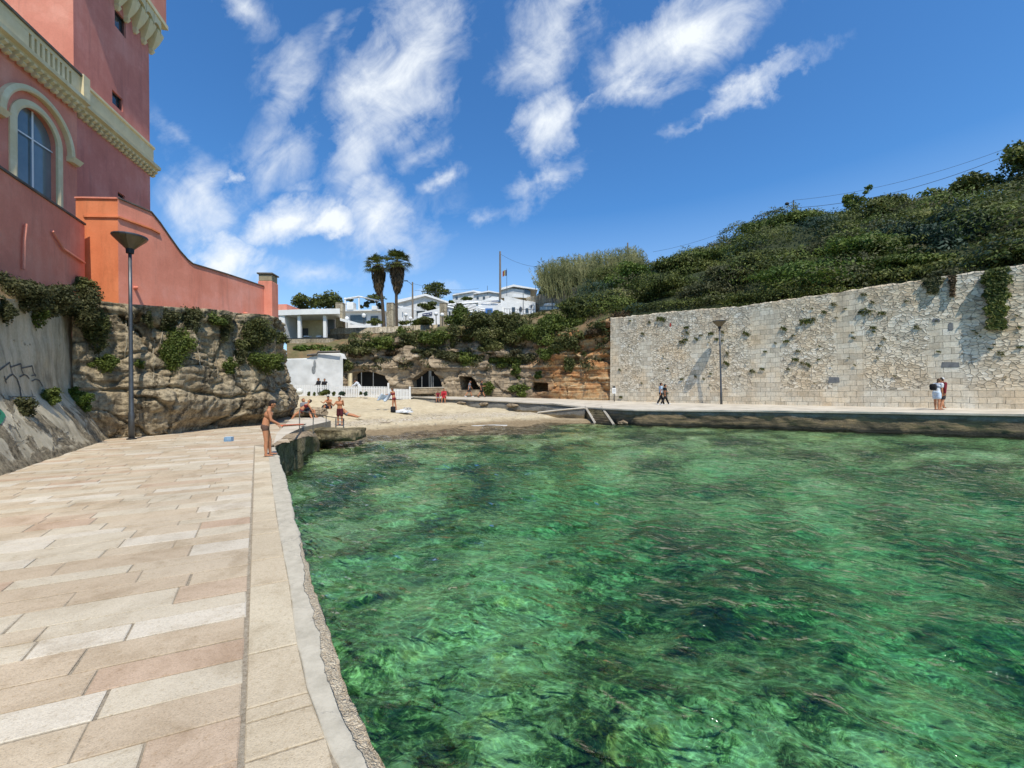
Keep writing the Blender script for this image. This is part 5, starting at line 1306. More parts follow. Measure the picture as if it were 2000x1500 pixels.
weeds += [(random.uniform(1215, 1985), random.uniform(600, 760), random.uniform(4, 7)) for _ in range(34)]
tf = [tuft_mesh('wall_weed'), tuft_mesh('wall_weed', 90, 'shrub')]
for i, (px, py, w_) in enumerate(weeds):
    h_ = hit(px, py, [swv])
    if h_ is None: continue
    o = tf[i] if i < 2 else tf[i % 2].copy()
    if i >= 2: COL.objects.link(o)
    s_ = .85*w_*h_[0].y/F; o.location = h_[0]-ray(px, py).normalized()*.05; o.scale = (s_, s_*.7, s_*random.uniform(.75, 1.2)); o.rotation_euler = (0, random.uniform(-.5, .5), math.atan2(wd_.y, wd_.x))
    tag(o, 'small dark weed tuft growing from a joint of the sea wall', 'weed', 'weeds rooted in the sea wall')
def hanging(name, px0, px1, ytop, ybot, col, label, n, tree_, taper=.6, off=.12, size=.09, cat='creeper'):
    C = []; 
    while len(C) < n:
        f_ = random.random()**.8; y = ytop+(ybot-ytop)*f_; mid = (px0+px1)/2; hw = (px1-px0)/2*(1-f_*(1-taper))*(1+.25*math.sin(y*.21)+.15*math.sin(y*.5+2)); x = mid+random.uniform(-hw, hw)*random.uniform(.6, 1.05)
        h_ = hit(x, y, [tree_])
        if h_ is None:
            h_ = hit(x, y+14, [tree_])
            if h_ is None: continue
        C.append(tuple(h_[0]-ray(x, y).normalized()*random.uniform(.02, off*2)))
    C = np.array(C); D = np.tile((wn.x, wn.y, .3), (n, 1)); V_, Q_ = leaf_quads(C, D, size, .55, .6)
    b0 = C.mean(0); o = np_mesh(name, V_-b0, Q_, LEAF[col]); o.location = b0; return tag(o, label, cat)
hanging('hanging_creeper', 1918, 1974, 522, 642, 'dark', 'broad dark creeper hanging down the right of the sea wall', 6500, swv, .55, .22, .10)
hanging('hanging_plant', 1802, 1842, 540, 572, 'olive', 'grey green plant spilling over the wall top left of the broad creeper', 700, swv, .5, .1, .09, 'plant')
hanging('hanging_plant', 1852, 1868, 535, 578, 'brown', 'narrow rust brown plant hanging from the wall top beside the broad creeper', 500, swv, .4, .1, .08, 'plant')

# bushes on the cave cliff and the slope above it
cg = 'shrubs along the top of the cave cliff'
CSB = [
 (700,676,66,44,'dark','dark ivy bush spilling over the rock left of the first cave'),
 (676,715,34,40,'dark','ivy tuft hanging beside the white wall over the first cave'),
 (745,672,60,32,'shrub','green bush below the round plaza wall over the first cave'),
 (786,650,22,30,'mid','small upright bush poking over the plaza wall rim'),
 (800,668,70,36,'dark','dark bush above the arched cave'),
 (846,664,70,44,'shrub','leafy bush above and right of the arched cave'),
 (876,698,60,40,'olive','olive bush hanging between the arched and square caves'),
 (760,690,50,24,'brown','brown dry bush over the first cave brow'),
 (700,690,40,20,'brown','brown patch of dry scrub near the ivy over the first cave'),
 (830,690,60,22,'olive','thin olive scrub just over the arched cave'),
 (915,700,70,36,'shrub','green bush over the square cave'),
 (905,630,70,60,'mid','broad leafy green bush under the white pergola'),
 (880,655,30,50,'dark','dark shrub beside the bare orange soil patch'),
 (950,640,100,66,'dark','very dark dense bush mass left of the pergola end'),
 (1010,640,90,60,'dark','dark dense bush below the white box house'),
 (1060,655,90,60,'shrub','green bush in the middle of the slope below the street'),
 (960,675,70,44,'dark','dark bush on the slope above the grey rock rib'),
 (1010,690,60,30,'dry','dry straw coloured scrub above the orange strata'),
 (1100,640,90,60,'mid','bush under the stone retaining wall near the green hill'),
 (1110,672,60,44,'dark','dark shrub at the top of the banded orange rock'),
 (1075,692,50,36,'shrub','shrub on the orange strata above the niche'),
 (1010,725,26,50,'shrub','tall thin shrub growing on the orange rock left of the niche'),
 (1016,760,40,34,'shrub','shrub at the foot of the orange rock left of the niche'),
 (1052,732,18,16,'shrub','little shrub clinging right over the niche'),
 (1112,715,28,44,'dark','drooping dark shrub on the rock face right of the niche'),
 (1142,692,16,14,'dark','tiny shrub on the pale rock near the sea wall end'),
 (1165,650,50,30,'brown','brown scrub on the cliff top at the sea wall end'),
 (954,762,26,34,'shrub','bush with pale stems right of the walkers in front of the cliff'),
 (590,682,30,16,'bright','yellow green planting left above the white wall'),
 (618,678,44,16,'mid','green planting in the middle above the white wall'),
 (640,684,30,14,'bright','light green planting right above the white wall'),
 (660,700,24,24,'dark','dark ivy corner at the right top of the white wall'),
 (985,705,60,34,'shrub','straggly shrub over the orange strata left part'),
 (1035,700,44,30,'olive','olive shrub over the niche'),
]
for px, py, w_, h_, c_, lb in CSB:
    shrub(px, py, w_*1.05, h_*.95, {'dark': 'shrub', 'shrub': 'mid'}.get(c_, c_), lb, group=cg, trees=[cv, hsv, hv], out=.15, k=7, depthf=.55)
foliage('slope_scrub', [(*h_[0], .6, .6, .35) for h_ in [hit(random.uniform(650, 1190), random.uniform(605, 665), [cv, hsv]) for _ in range(170)] if h_ is not None], 12000, .13, LEAF['shrub'], kind='stuff', label='low mixed scrub over the slope above the caves', cat='scrub')
foliage('slope_scrub', [(*h_[0], .5, .5, .3) for h_ in [hit(random.uniform(650, 1190), random.uniform(625, 720), [cv, hsv]) for _ in range(130)] if h_ is not None], 7000, .12, LEAF['olive'], kind='stuff', label='dry olive scrub over the slope above the caves', cat='scrub')

# plants on the left rock and bank
lg = 'plants hanging on the left rock and wall'
LSB = [
 (345,680,64,100,'mid','big leafy bush hanging midway on the left rock'),
 (495,655,96,74,'dark','large dark bush crowning the right end of the left rock'),
 (515,712,70,54,'mid','bright leafed bush hanging under the large dark one'),
 (330,625,40,50,'shrub','bush on the rock edge right of the lamp post'),
 (372,636,50,60,'shrub','green bush trailing from the rock edge left of middle'),
 (412,622,46,32,'mid','small bush at the foot of the salmon wall'),
 (440,640,30,50,'olive','wispy olive plant on the rock edge in the middle'),
 (448,715,24,30,'mid','small plant on the left rock face below the middle'),
 (290,625,20,36,'shrub','small plant on the rock just right of the lamp post'),
 (225,588,26,22,'mid','small tuft on top of the rock left of the lamp post'),
 (273,712,18,18,'mid','little round plant on the rock face beside the lamp post'),
 (150,566,70,40,'dark','dark bush at the corner of the orange wall foot'),
 (165,610,70,80,'shrub','tangled bush between grey wall and rock'),
 (190,660,52,90,'dark','dark trailing bush in the corner of grey wall and rock'),
 (200,712,44,40,'mid','lower tip of the trailing bush in the wall corner'),
 (30,570,120,70,'olive','wide olive bush on the bank at the left edge'),
 (90,590,110,60,'shrub','mixed green bush on the bank over the grey wall'),
 (70,625,44,50,'mid','leafy bush hanging over the grey wall'),
 (8,610,50,60,'olive','olive bush drooping over the wall at the left edge'),
 (120,600,70,44,'olive','dry olive bush on the bank near the corner'),
 (92,775,48,36,'mid','right upper green tuft on the ledge of the grey wall'),
 (153,780,50,44,'bright','bright green tuft on the flared wall next to the rock'),
 (45,800,42,40,'olive','yellowish tuft low on the grey wall'),
 (545,660,44,30,'dark','dark bush at the right top corner of the left rock'),
 (470,700,30,40,'shrub','plant trailing down the left rock right of middle'),
]
for px, py, w_, h_, c_, lb in LSB:
    shrub(px, py, w_*1.15, h_*1.15, {'dark': 'shrub', 'shrub': 'olive'}.get(c_, c_), lb, name='hanging_shrub', group=lg, trees=[lv, gv, bvh(bank)], out=.12, k=8, depthf=.55)
# foam where the water laps the sand, and stones along the tide line
V_ = []; n_ = 90
for i in range(n_):
    px = 915+i*.85; py = 831.5-1.2*i/n_+.5*math.sin(i*.09); wv_ = .02+.17*max(0, math.sin(math.pi*i/n_))*(.75+.25*math.sin(i*.31)**2)
    p = PZ(px, py, WZ+.05); V_ += [(p.x, p.y-wv_, WZ+.045), (p.x, p.y, WZ+.075), (p.x, p.y+wv_, WZ+.05)]
np_mesh('foam', V_, grid_quads(n_, 3)[:, ::-1], mat('sea_foam', (.80, .82, .82), (.62, .68, .68), 14, .7), smooth=True, kind='stuff', label='thin line of white foam where the water meets the sand', cat='foam')
V_ = []; F_ = []
for _ in range(900):
    px = random.uniform(680, 1060); Y_ = random.uniform(24.5, 31.5); p = PY(px, 750, Y_); z_ = float(terr(np.array([p.x]), np.array([p.y]))[0])
    if not (-.86 < z_ < -.28): continue
    s_ = random.uniform(.015, .06); o_ = len(V_)
    V_ += [(p.x+s_*random.uniform(.6, 1.3), p.y, z_+.01), (p.x, p.y+s_, z_+.01), (p.x-s_*random.uniform(.6, 1.3), p.y, z_+.01), (p.x, p.y-s_, z_+.01), (p.x, p.y, z_+s_*.8)]
    F_ += [(o_, o_+1, o_+4), (o_+1, o_+2, o_+4), (o_+2, o_+3, o_+4), (o_+3, o_, o_+4)]
MB().add(V_, F_).build('pebbles', mat('tide_pebbles', (.14, .11, .07), (.45, .40, .32), 6, .85), kind='stuff', label='pebbles and weed scattered along the tide line', cat='pebbles')
# dry roots trailing down the rock
rt = MB()
for px, y0, y1 in [(248,600,700),(262,600,650),(300,640,740),(315,610,690),(388,640,730),(392,620,700),(425,650,745),(458,660,740),(470,640,700),(505,660,720)]:
    P_ = []
    for k in range(9):
        h_ = hit(px+random.uniform(-3, 3)+k*random.uniform(-.5, .6), y0+(y1-y0)*k/8, [lv])
        if h_ is not None: P_.append(h_[0]-ray(px, y0).normalized()*.03)
    if len(P_) > 2: rt.tube(P_, .018, 5)
rt.build('hanging_roots', mat('pale_roots', (.36, .31, .22), (.22, .18, .12), 8, .9), kind='stuff', label='pale dry roots trailing down the left rock', cat='roots')

# ------------------------------------------------------------------ left lamp post
def lamp(px_b, py_b, py_t, headpx, label, Y=None, z0=0.0):
    b_ = PZ(px_b, py_b, z0) if Y is None else PY(px_b, py_b, Y); H = PY(px_b, py_t, b_.y).z-b_.z; s_ = b_.y/F; hw = headpx/2*s_
    r_ = empty('street_lamp', b_, 0, label, 'street lamp', 'street lamps on the quays')
    hh = hw*1.25
    MB().lathe([(.085, 0), (.085, .9), (.07, .95), (.055, H*.6), (.05, H-hh)], seg=14).build('pole', M['grey_metal'], r_, smooth=True)
    MB().lathe([(.05, H-hh-.02), (.11, H-hh), (.12, H-hh+.16), (.10, H-hh+.22)], seg=12).build('collar', M['dark'], r_)
    hd = MB().lathe([(.13, H-hh+.16), (hw*.97, H-.07), (hw, H-.05), (hw, H-.03), (hw*.93, H-.03), (.11, H-hh+.2)], seg=18).build('lamp_shade', mat('amber_lamp_glass', (.16, .11, .05), (.10, .075, .04), 3, .3, spec=.6), r_)
    MB().lathe([(hw*1.04, H-.025), (hw*1.04, H+.015), (hw*.3, H+.05), (.02, H+.06)], seg=18).build('lamp_cover', M['grey_metal'], r_)
    for k in range(6):
        a_ = 2*math.pi*k/6; MB().tube([(.12*math.cos(a_), .12*math.sin(a_), H-hh+.18), (hw*.99*math.cos(a_), hw*.99*math.sin(a_), H-.05)], .012, 5).build('rib', M['dark'], hd)
    MB().lathe([(.14, 0), (.14, .03), (.1, .05)], seg=12).build('base_plate', M['dark'], r_); return r_
lamp(257, 858, 462, 53, 'tall grey street lamp with a cone head before the left rock')
lamp(1409, 791, 627, 24, 'slim far street lamp standing against the pale sea wall', Y=30.4)

# ------------------------------------------------------------------ railing, ladder, sign, boxes
rr_ = empty('handrail', PY(585, 851, 16.7), 0, 'rusty steel handrail going down from the rock platform into the water', 'handrail')
def rl_(p): return p-rr_.location
posts = [((585,802),(585,851),16.7), ((612,808),(611,856),17.8), ((637,813),(637,848),19.6)]
for (a_, b_, Y_) in posts: MB().tube([rl_(PY(*b_, Y_)-Vector((0, 0, .12))), rl_(PY(*a_, Y_))], .022, 8).build('post', M['steel'], rr_)
MB().tube([rl_(PY(*a_, Y_)) for a_, b_, Y_ in posts]+[rl_(PY(672, 818, 22))], .022, 8).build('top_rail', M['steel'], rr_)
ld = empty('ladder', PY(664, 848, 22), 0, 'steel ladder at the foot of the rusty handrail', 'ladder')
for x in (656, 671): MB().tube([PY(x, 852, 22)-ld.location, PY(x, 817, 22)-ld.location], .035, 8).build('rail', M['steel'], ld)
for y in (824, 831, 838, 845): MB().tube([PY(656, y, 22)-ld.location, PY(671, y, 22)-ld.location], .025, 6).build('rung', M['steel'], ld)
# boulder-like slab beyond the platform
bm = bmesh.new(); bmesh.ops.create_icosphere(bm, subdivisions=5, radius=1)
for v in bm.verts:
    p = v.co; sgn = lambda t_: math.copysign(abs(t_)**.3, t_); p = Vector((sgn(p.x), sgn(p.y), sgn(p.z))); v.co = Vector((p.x*1.5, p.y*1.0, p.z*.25))
me = bpy.data.meshes.new('boulder'); bm.to_mesh(me); bm.free()
V_ = np.array([v.co[:] for v in me.vertices]); nn = fbm(V_*1.3, 4, 700)*.13+fbm(V_*5, 4, 710)*.05; V_ *= (1+nn)[:, None]; me.vertices.foreach_set('co', V_.astype(np.float32).ravel())
me.polygons.foreach_set('use_smooth', [True]*len(me.polygons)); bo = bpy.data.objects.new('boulder', me); COL.objects.link(bo); me.materials.append(M['ledge'])
bo.location = (-8.75, 19.4, -.46); bo.rotation_euler = (0, .04, .25); tag(bo, 'long flat dark sided rock slab behind the handrail', 'rock')
# concrete block and rock where the sunbathers lie
for (px, py, Y_, sx, sy, sz_, lb, sd) in [(604,806,25.5,1.3,.9,.35,'low rock the two reclining sunbathers lean on',1),(1000,792,34,.5,.3,.16,'white stone lying under the edge of the walkway wall left',2),(902,787,36.2,.35,.25,.13,'pale stone lying on sand below the walkway wall',3),(944,789,35.3,.4,.25,.15,'second pale stone lying on sand below the walkway wall, nearer the ramp',4),(1217,826,27.6,.35,.3,.16,'small pale stone at the foot of the far quay face',5)]:
    bm = bmesh.new(); bmesh.ops.create_icosphere(bm, subdivisions=3, radius=1); me = bpy.data.meshes.new('stone')
    for v in bm.verts: v.co = Vector((v.co.x*sx, v.co.y*sy, v.co.z*sz_))
    bm.to_mesh(me); bm.free(); V_ = np.array([v.co[:] for v in me.vertices]); V_ *= (1+fbm(V_*2.2/max(sx, .4)+sd, 3, 720)*.25)[:, None]; me.vertices.foreach_set('co', V_.astype(np.float32).ravel())
    o = bpy.data.objects.new('stone', me); COL.objects.link(o); me.materials.append(M['cave']); o.location = PY(px, py, Y_); tag(o, lb, 'rock')
# steps down to the water between pale side kerbs
stp = empty('water_steps', PB(1160, 29.5, 0), 0, 'concrete steps between pale kerbs leading down the far quay into the water', 'steps')
tA, tB = PY(1143, 796, 31.0), PY(1175, 797, 29.6); bA, bB = PY(1163, 827, 28.3), PY(1199, 828, 27.3)
for k in range(7):
    f0 = k/7; a_ = tA.lerp(bA, f0); b_ = tB.lerp(bB, f0); a2_ = tA.lerp(bA, f0+.145); b2_ = tB.lerp(bB, f0+.145); z_ = .02-1.1*f0
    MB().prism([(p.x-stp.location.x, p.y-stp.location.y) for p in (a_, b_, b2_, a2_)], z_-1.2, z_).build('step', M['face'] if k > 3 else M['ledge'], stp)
for P_, Q_2 in ((tA, bA), (tB, bB)):
    a_ = P_-stp.location; b_ = Q_2-stp.location; MB().tube([Vector((a_.x, a_.y, .07)), Vector((a_.x, a_.y, .07)).lerp(Vector((b_.x, b_.y, -.95)), .5), Vector((b_.x, b_.y, -1.0))], .09, 4).build('side_kerb', M['conc'], stp)
rmp = empty('beach_ramp', PY(1090, 802, 31.5), 0, 'low pale edged ramp rising from the beach to the water steps', 'ramp')
P_ = [PY(1050, 806, 32.6), PY(1075, 803, 32), PY(1110, 799.5, 31.2), PY(1142, 797, 30.6)]
MB().tube([p-rmp.location for p in P_], .07, 4).build('ramp_kerb', M['conc'], rmp)
a_ = [p-rmp.location for p in P_]; MB().add([(p.x, p.y, p.z-.04) for p in a_]+[(p.x, p.y, -3) for p in a_], [(i, i+1, 5+i, 4+i) for i in range(3)]).build('ramp_wall', M['face'], rmp)
# notice post with chain
sg = empty('notice_post', PB(1199, 36.2, .2), 0, 'small white notice on a dark post by the end of the sea wall', 'sign')
H = PY(1199, 761, 36.2).z-.2
MB().box((0, 0, .35), (.07, .07, .7), 0, .01).build('post', M['dark'], sg)
MB().box((0, -.03, .95), (.34, .05, .5), 0, .01).build('notice_board', M['white'], sg); MB().box((0, -.03, 1.28), (.22, .06, .16), 0, .03).build('top_plate', M['dark'], sg)
for z_ in (1.05, .95, .85): MB().box((0, -.058, z_), (.24, .004, .025)).build('text_line', M['grey_metal'], sg)
MB().tube([(.03, 0, .5), (.35, .1, .46), (.75, .15, .5)], .018, 6).build('chain', M['dark'], sg)
for px, Y_ in ((1616,27.4),(1680,26)):
    MB().lathe([(.45, 0), (.45, .012), (0.02, .014)], (0, 0, 0), 20).build('manhole_cover', mat('iron_cover', (.09, .08, .07), (.05, .045, .04), 5, .7), label='round iron manhole cover in the far quay paving, %s one' % ('left' if px < 1650 else 'right'), cat='manhole cover', group='manhole covers').location = PB(px, Y_, .035)
# blue crate on the near quay
bc = empty('crate', PZ(447, 862, 0), .2, 'small pale blue plastic basket standing on the near paving', 'basket')
blue = mat('pale_blue_plastic', (.30, .47, .62), (.22, .36, .52), 8, .5)
cr_ = MB()
for (cx, cy, sx, sy) in ((0, -.085, .2, .008), (0, .085, .2, .008), (-.1, 0, .008, .16), (.1, 0, .008, .16)):
    for z_ in (.02, .06, .10, .135): cr_.box((cx, cy, z_), (sx, sy, .016))
    for k in range(6):
        q = -.5+k/5; cr_.box((cx+(q*sx if sx > .05 else 0), cy+(q*sy if sy > .05 else 0), .075), (.01, .01, .13))
cr_.build('basket_sides', blue, bc); MB().box((0, 0, .008), (.2, .17, .012)).build('basket_floor', blue, bc); 
MB().tube([(-.1, 0, .14), (-.08, 0, .155), (.08, 0, .155), (.1, 0, .14)], .007, 6).build('handle', M['white'], bc)

# ------------------------------------------------------------------ white wall, fence and planting behind the beach
wwp = [PY(576, 752, 40.6), PY(667, 752, 41.2)]
ww = MB(); V_ = []; cols_ = np.linspace(0, 1, 60)
for f_ in cols_:
    px = 540+f_*129; Y_ = 40.6+f_*.6; yt = np.interp(px, [540, 600, 620, 664, 669], [701, 699, 690, 689, 700])
    pt = PY(px, yt, Y_); 
    for k in range(30): z_ = .6+(pt.z-.6)*k/29; q = PB(px, Y_, z_); V_.append((q.x, q.y+.04*z_, z_))
    V_.append((q.x, q.y+1.2, pt.z))
V_ = np.array(V_); V_[:, 1] += fbm(V_*1.2, 4, 800)*.04
whw = np_mesh('white_wall', V_, grid_quads(60, 31), M['whitewall'], smooth=True, label='whitewashed rough wall behind the fence at the left of the caves', cat='wall')
wwv = bvh(whw)
cpx = MB(); cpx.tube([PY(x, y-1, 41.0) for x, y in ((600, 695), (619, 693), (621, 689), (664, 688))], .12, 4); cpx.build('wall_capping', M['cap'], whw)
mb = MB()
h_ = hit(615, 718, [wwv])
for dx_, dz_, rx_, rz_ in ((0, .35, .14, .42), (-.12, -.25, .2, .42)): mb.ellipsoid(h_[0]+Vector((dx_, -.02, dz_)), (rx_, .05, rz_))
mb.build('damp_patch', mat('dark_patch', (.16, .17, .17), (.28, .29, .29), 6, .9), whw)
fn_ = empty('picket_fence', PB(690, 36, 1.0), 0, 'white picket fence along the back of the beach', 'fence')
def fence_seg(pa, pb, ztop_a, ztop_b, n):
    pk = MB()
    for i in range(n):
        f_ = (i+.5)/n; p = pa.lerp(pb, f_); h_ = ztop_a+(ztop_b-ztop_a)*f_; pk.box((p.x, p.y, p.z+(h_-p.z)/2), (.10, .025, h_-p.z), 0, 0)
    pk.build('pickets', M['white'], fn_)
    for z_ in (.25, .85): MB().tube([pa+Vector((0, .03, z_*(ztop_a-pa.z)*.95)), pb+Vector((0, .03, z_*(ztop_b-pb.z)*.95))], .03, 4).build('rail', M['white'], fn_)
L_ = fn_.location
def fp(px, py, Y_): return PY(px, py, Y_)-L_
for (x0, y0, t0_, Y0), (x1, y1, t1_, Y1), n_ in [((576,776,751.5,34.9),(641,776,752,35.3),19),((642,777,754,35.3),(759,778,755,36.3),36),((760,779,759,36.3),(801,781,760,37.0),14)]:
    a_, b_ = fp(x0, y0, Y0), fp(x1, y1, Y1); fence_seg(a_, b_, fp(x0, t0_, Y0).z, fp(x1, t1_, Y1).z, n_)
for x, y0, y1, Y_ in ((641,778,748,35.2),(701,778,752,35.8),(759,780,748,36.2),(801,782,755,37.0)):
    a_ = fp(x, y0, Y_); b_ = fp(x, y1, Y_); MB().box(((a_.x+b_.x)/2, a_.y-.04, (a_.z+b_.z)/2), (.14, .12, b_.z-a_.z), 0, .01).build('post', M['white'], fn_)
MB().lathe([(.03, 0), (.2, .05), (.29, .22), (.28, .38), (.16, .5), (.02, .54)], seg=20).build('globe_lamp', mat('frosted_globe', (.72, .72, .66), (.66, .66, .6), 3, .4), smooth=True, label='big pale globe lamp at the left end of the picket fence', cat='lamp').location = PY(585, 771, 34.0)
for i, (px, py, w_, h__, c_, lb) in enumerate([(631,768,27,12,'dark','wide dark clipped bush before the picket fence'),(653,769,7,11,'dark','narrow dark plant before the fence right of the wide bush'),(667,768,16,10,'blue','low spreading plant before the middle of the fence'),(603,769,5,9,'dark','lone small dark plant before the left fence panel'),(704,769,5,7,'dark','single small plant by the middle fence post'),(714,769,10,7,'blue','small grey green plant right of the middle fence post'),(614,770,4,7,'mid','tiny pale plant left of the wide bush')]):
    shrub(px, py, w_, h__, c_, lb, name='beach_plant', cat='plant', Y=34.6, k=4, group='plants before the picket fence')

# ------------------------------------------------------------------ terraces, gate pillars and houses beyond
stn = rockmat('dressed_stone', [(.28, .23, .15), (.38, .32, .22), (.44, .38, .28), (.48, .43, .33)], .2, 3, .6)
def bx(px0, px1, y0, y1, Y_, dp, name, m, par=None, bev=0, **kw):
    """block whose front face spans px0..px1, y0..y1 at distance Y_"""
    a_ = PY(px0, y1, Y_); b_ = PY(px1, y0, Y_); o = MB()
    loc = par.location if par else Vector((0, 0, 0)); c = Vector(((a_.x+b_.x)/2, Y_+dp/2, (a_.z+b_.z)/2))-loc
    return o.box(c, (abs(b_.x-a_.x), dp, abs(b_.z-a_.z)), 0, bev).build(name, m, par, **kw)
# round plaza wall
V_ = []; nc = 60
for i in range(nc):
    f_ = i/(nc-1); px = 636+f_*232; Y_ = 50-4.2*math.sin(math.pi*min(f_*1.1, 1))**.8; yt = np.interp(px, [636, 655, 720, 868], [646, 641, 639.5, 633])
    pt = PY(px, yt, Y_)
    for z_, oy in ((pt.z-4.5, 0), (pt.z-.75, 0), (pt.z-.74, -.12), (pt.z-.62, -.12), (pt.z-.6, 0), (pt.z, 0), (pt.z+.02, .35)): V_.append((pt.x, pt.y+oy, z_))
pz_ = np_mesh('plaza_wall', V_, grid_quads(nc, 7), stn, smooth=False, label='curved beige stone wall of the plaza above the caves', cat='wall')
V_ = []
for i in range(nc):
    f_ = i/(nc-1); px = 636+f_*232; Y_ = 50-4.2*math.sin(math.pi*min(f_*1.1, 1))**.8; yt = np.interp(px, [636, 655, 720, 868], [646, 641, 639.5, 633]); pt = PY(px, yt, Y_)
    V_ += [(pt.x, pt.y+.2, pt.z-.1), (pt.x*1.35, pt.y+26, pt.z-.1)]
np_mesh('plaza', V_, grid_quads(nc, 2), M['conc'], kind='structure')
bx(562, 650, 661, 684, 45.6, 2, 'terrace_wall', stn, label='low stone base wall under the white portico', cat='wall')
for px0, px1, y0, y1, Y_, lb in [(656,669,592,640,48,'left tall beige stone gate pillar on the plaza'),(755,768,592,638,46,'middle tall beige stone gate pillar beside the palms'),(859,872,593,640,48.5,'right stone gate pillar at the end of the plaza')]:
    p = PY((px0+px1)/2, y1, Y_); r_ = empty('stone_pillar', p, 0, lb, 'pillar', 'stone gate pillars')
    bx(px0, px1, y0, y1, Y_, .8, 'shaft', stn, r_, .04); bx(px0-.5, px1+.5, y0-1.5, y0-.1, Y_-.03, .86, 'pillar_cap', stn, r_, .02)
def globe(px, yb, yt, Y_, lb):
    b_ = PY(px, yb, Y_); r_ = empty('globe_lamp', b_, 0, lb, 'street lamp', 'globe lamps on the plaza'); H = PY(px, yt, Y_).z-b_.z
    MB().tube([(0, 0, 0), (0, 0, H-.2)], .05, 6).build('pole', M['dark'], r_); o = MB().ellipsoid((0, 0, H), (.24, .24, .24), 10, 8).build('globe', M['white'], r_, smooth=True)
for a_ in [(711,637,616,47,'globe lamp between the left and middle gate pillars'),(793,635,615,50,'globe lamp right of the palms'),(802,636,622,52,'low globe lamp by the hedge'),(852,634,613,48,'globe lamp left of the right gate pillar'),(864,640,615,46,'globe lamp right before the right gate pillar'),(678,640,622,47,'short lamp beside the left gate pillar')]: globe(*a_)
for px, yb in ((704,652),(746,651),(806,648),(839,646),(853,647)): MB().tube([PY(px, yb+4, 46.5), PY(px, yb-7, 46.5)], .05, 5).build('fence_post', M['dark'], label='short dark post at the rim of the plaza slope', cat='post', group='posts along the plaza rim')
# portico pavilion
B = empty('portico_house', PY(590, 660, 46), 0, 'white flat roofed pavilion with an open portico left of the plaza', 'building')
bx(536, 556, 612, 662, 46, 6, 'wall', M['white'], B); bx(556.2, 637, 617, 662, 49.5, .3, 'back_wall', M['cream'], B)
bx(638, 652, 622, 652, 49.2, .3, 'side_wall', M['grey_metal'], B)
for px in (584, 634): bx(px-2.6, px+2.6, 616, 661, 46, .35, 'column', M['white'], B, .01)
V_ = []; a_ = [PY(534, 602, 46), PY(590, 604, 45.6), PY(664, 622, 45.6), PY(664, 618, 54), PY(534, 600, 56)]
for dz_ in (0, .55): V_ += [Vector((p.x, p.y, 0))-Vector((B.location.x, B.location.y, 0)) for p in a_]
rf = PY(590, 609, 45.6).z-B.location.z
MB().prism([(v.x, v.y) for v in V_[:5]], rf-.30, rf+.30).build('roof', M['white'], B)
V_ = [PY(664, 622, 46), PY(724, 637, 46), PY(722, 637, 49), PY(664, 621, 49)]
MB().add([p-B.location for p in V_]+[p-B.location+Vector((0, 0, -.25)) for p in V_], [(0, 1, 2, 3), (7, 6, 5, 4), (0, 4, 5, 1), (1, 5, 6, 2)]).build('canopy', M['white'], B)
bx(562, 640, 659, 661.5, 45.7, 4, 'floor_slab', M['grey_metal'], B)
bx(589, 601, 641, 659, 49.4, .1, 'door', M['grey_metal'], B)
for px in (598, 622): bx(px-5, px+5, 655.5, 658, 47, .8, 'bench', M['white'], B, .01)
bx(536.5, 546, 610, 618, 45.95, .06, 'wall_sign', mat('dark_blue_panel', (.03, .05, .12), (.04, .06, .14), 3, .6), B)
bx(526, 560, 594, 611, 52, 5, 'annex_wall', M['pink'], B)
# terrace restaurant
B = empty('terrace_house', PY(705, 640, 54), 0, 'white house with a planted roof terrace between the left pillar and the palms', 'building')
bx(668, 746, 606, 644, 54, 8, 'wall', M['white'], B); bx(664, 748, 604, 608, 53.3, 9, 'terrace_slab', M['white'], B)
g_ = bx(684, 715, 615, 631, 53.9, .05, 'window', M['glass'], B)
for px in (694, 705): bx(px-.5, px+.5, 615, 631, 53.85, .04, 'mullion', M['white'], g_)
bx(669, 672, 614, 625, 53.9, .05, 'window', M['glass'], B); bx(724, 738, 617, 634, 53.9, .05, 'window', M['glass'], B)
for px0, px1, y0 in ((677,690,590),(726,736,597)): bx(px0, px1, y0, 605, 53.2, 1, 'planter', M['white'], B, .02)
for px in (674, 701, 746): bx(px-1, px+1, 581, 605, 53.6, .15, 'pergola_post', M['white'], B)
for (a_, b_) in (((672,584,53.6),(701,579,53.6)),((701,579,53.6),(748,589,53.6)),((676,586,58),(704,580,58))): MB().tube([PY(*a_)-B.location, PY(*b_)-B.location], .09, 4).build('pergola_beam', M['white'], B)
for k in range(7):
    px = 676+k*11; MB().tube([PY(px, np.interp(px, [672,701,748],[583,580,588]), 53.6)-B.location, PY(px+2, np.interp(px, [672,701,748],[584,581,589]), 58)-B.location], .05, 4).build('pergola_slat', M['wood'], B)
bx(640, 656, 604, 640, 52, 1.5, 'chimney_wall', M['white'], B)
for i, (px, py, w_, h__) in enumerate([(683,587,12,8),(715,596,16,14),(742,600,12,16),(705,600,10,8),(728,590,10,8)]): shrub(px, py, w_, h__, 'olive', ['potted plant in the left roof planter','plants growing under the pergola beams','plants at the right end of the roof terrace','small plant in the middle of the roof terrace','potted plant in the right roof planter'][i], name='terrace_plant', cat='plant', Y=54.2, k=4)
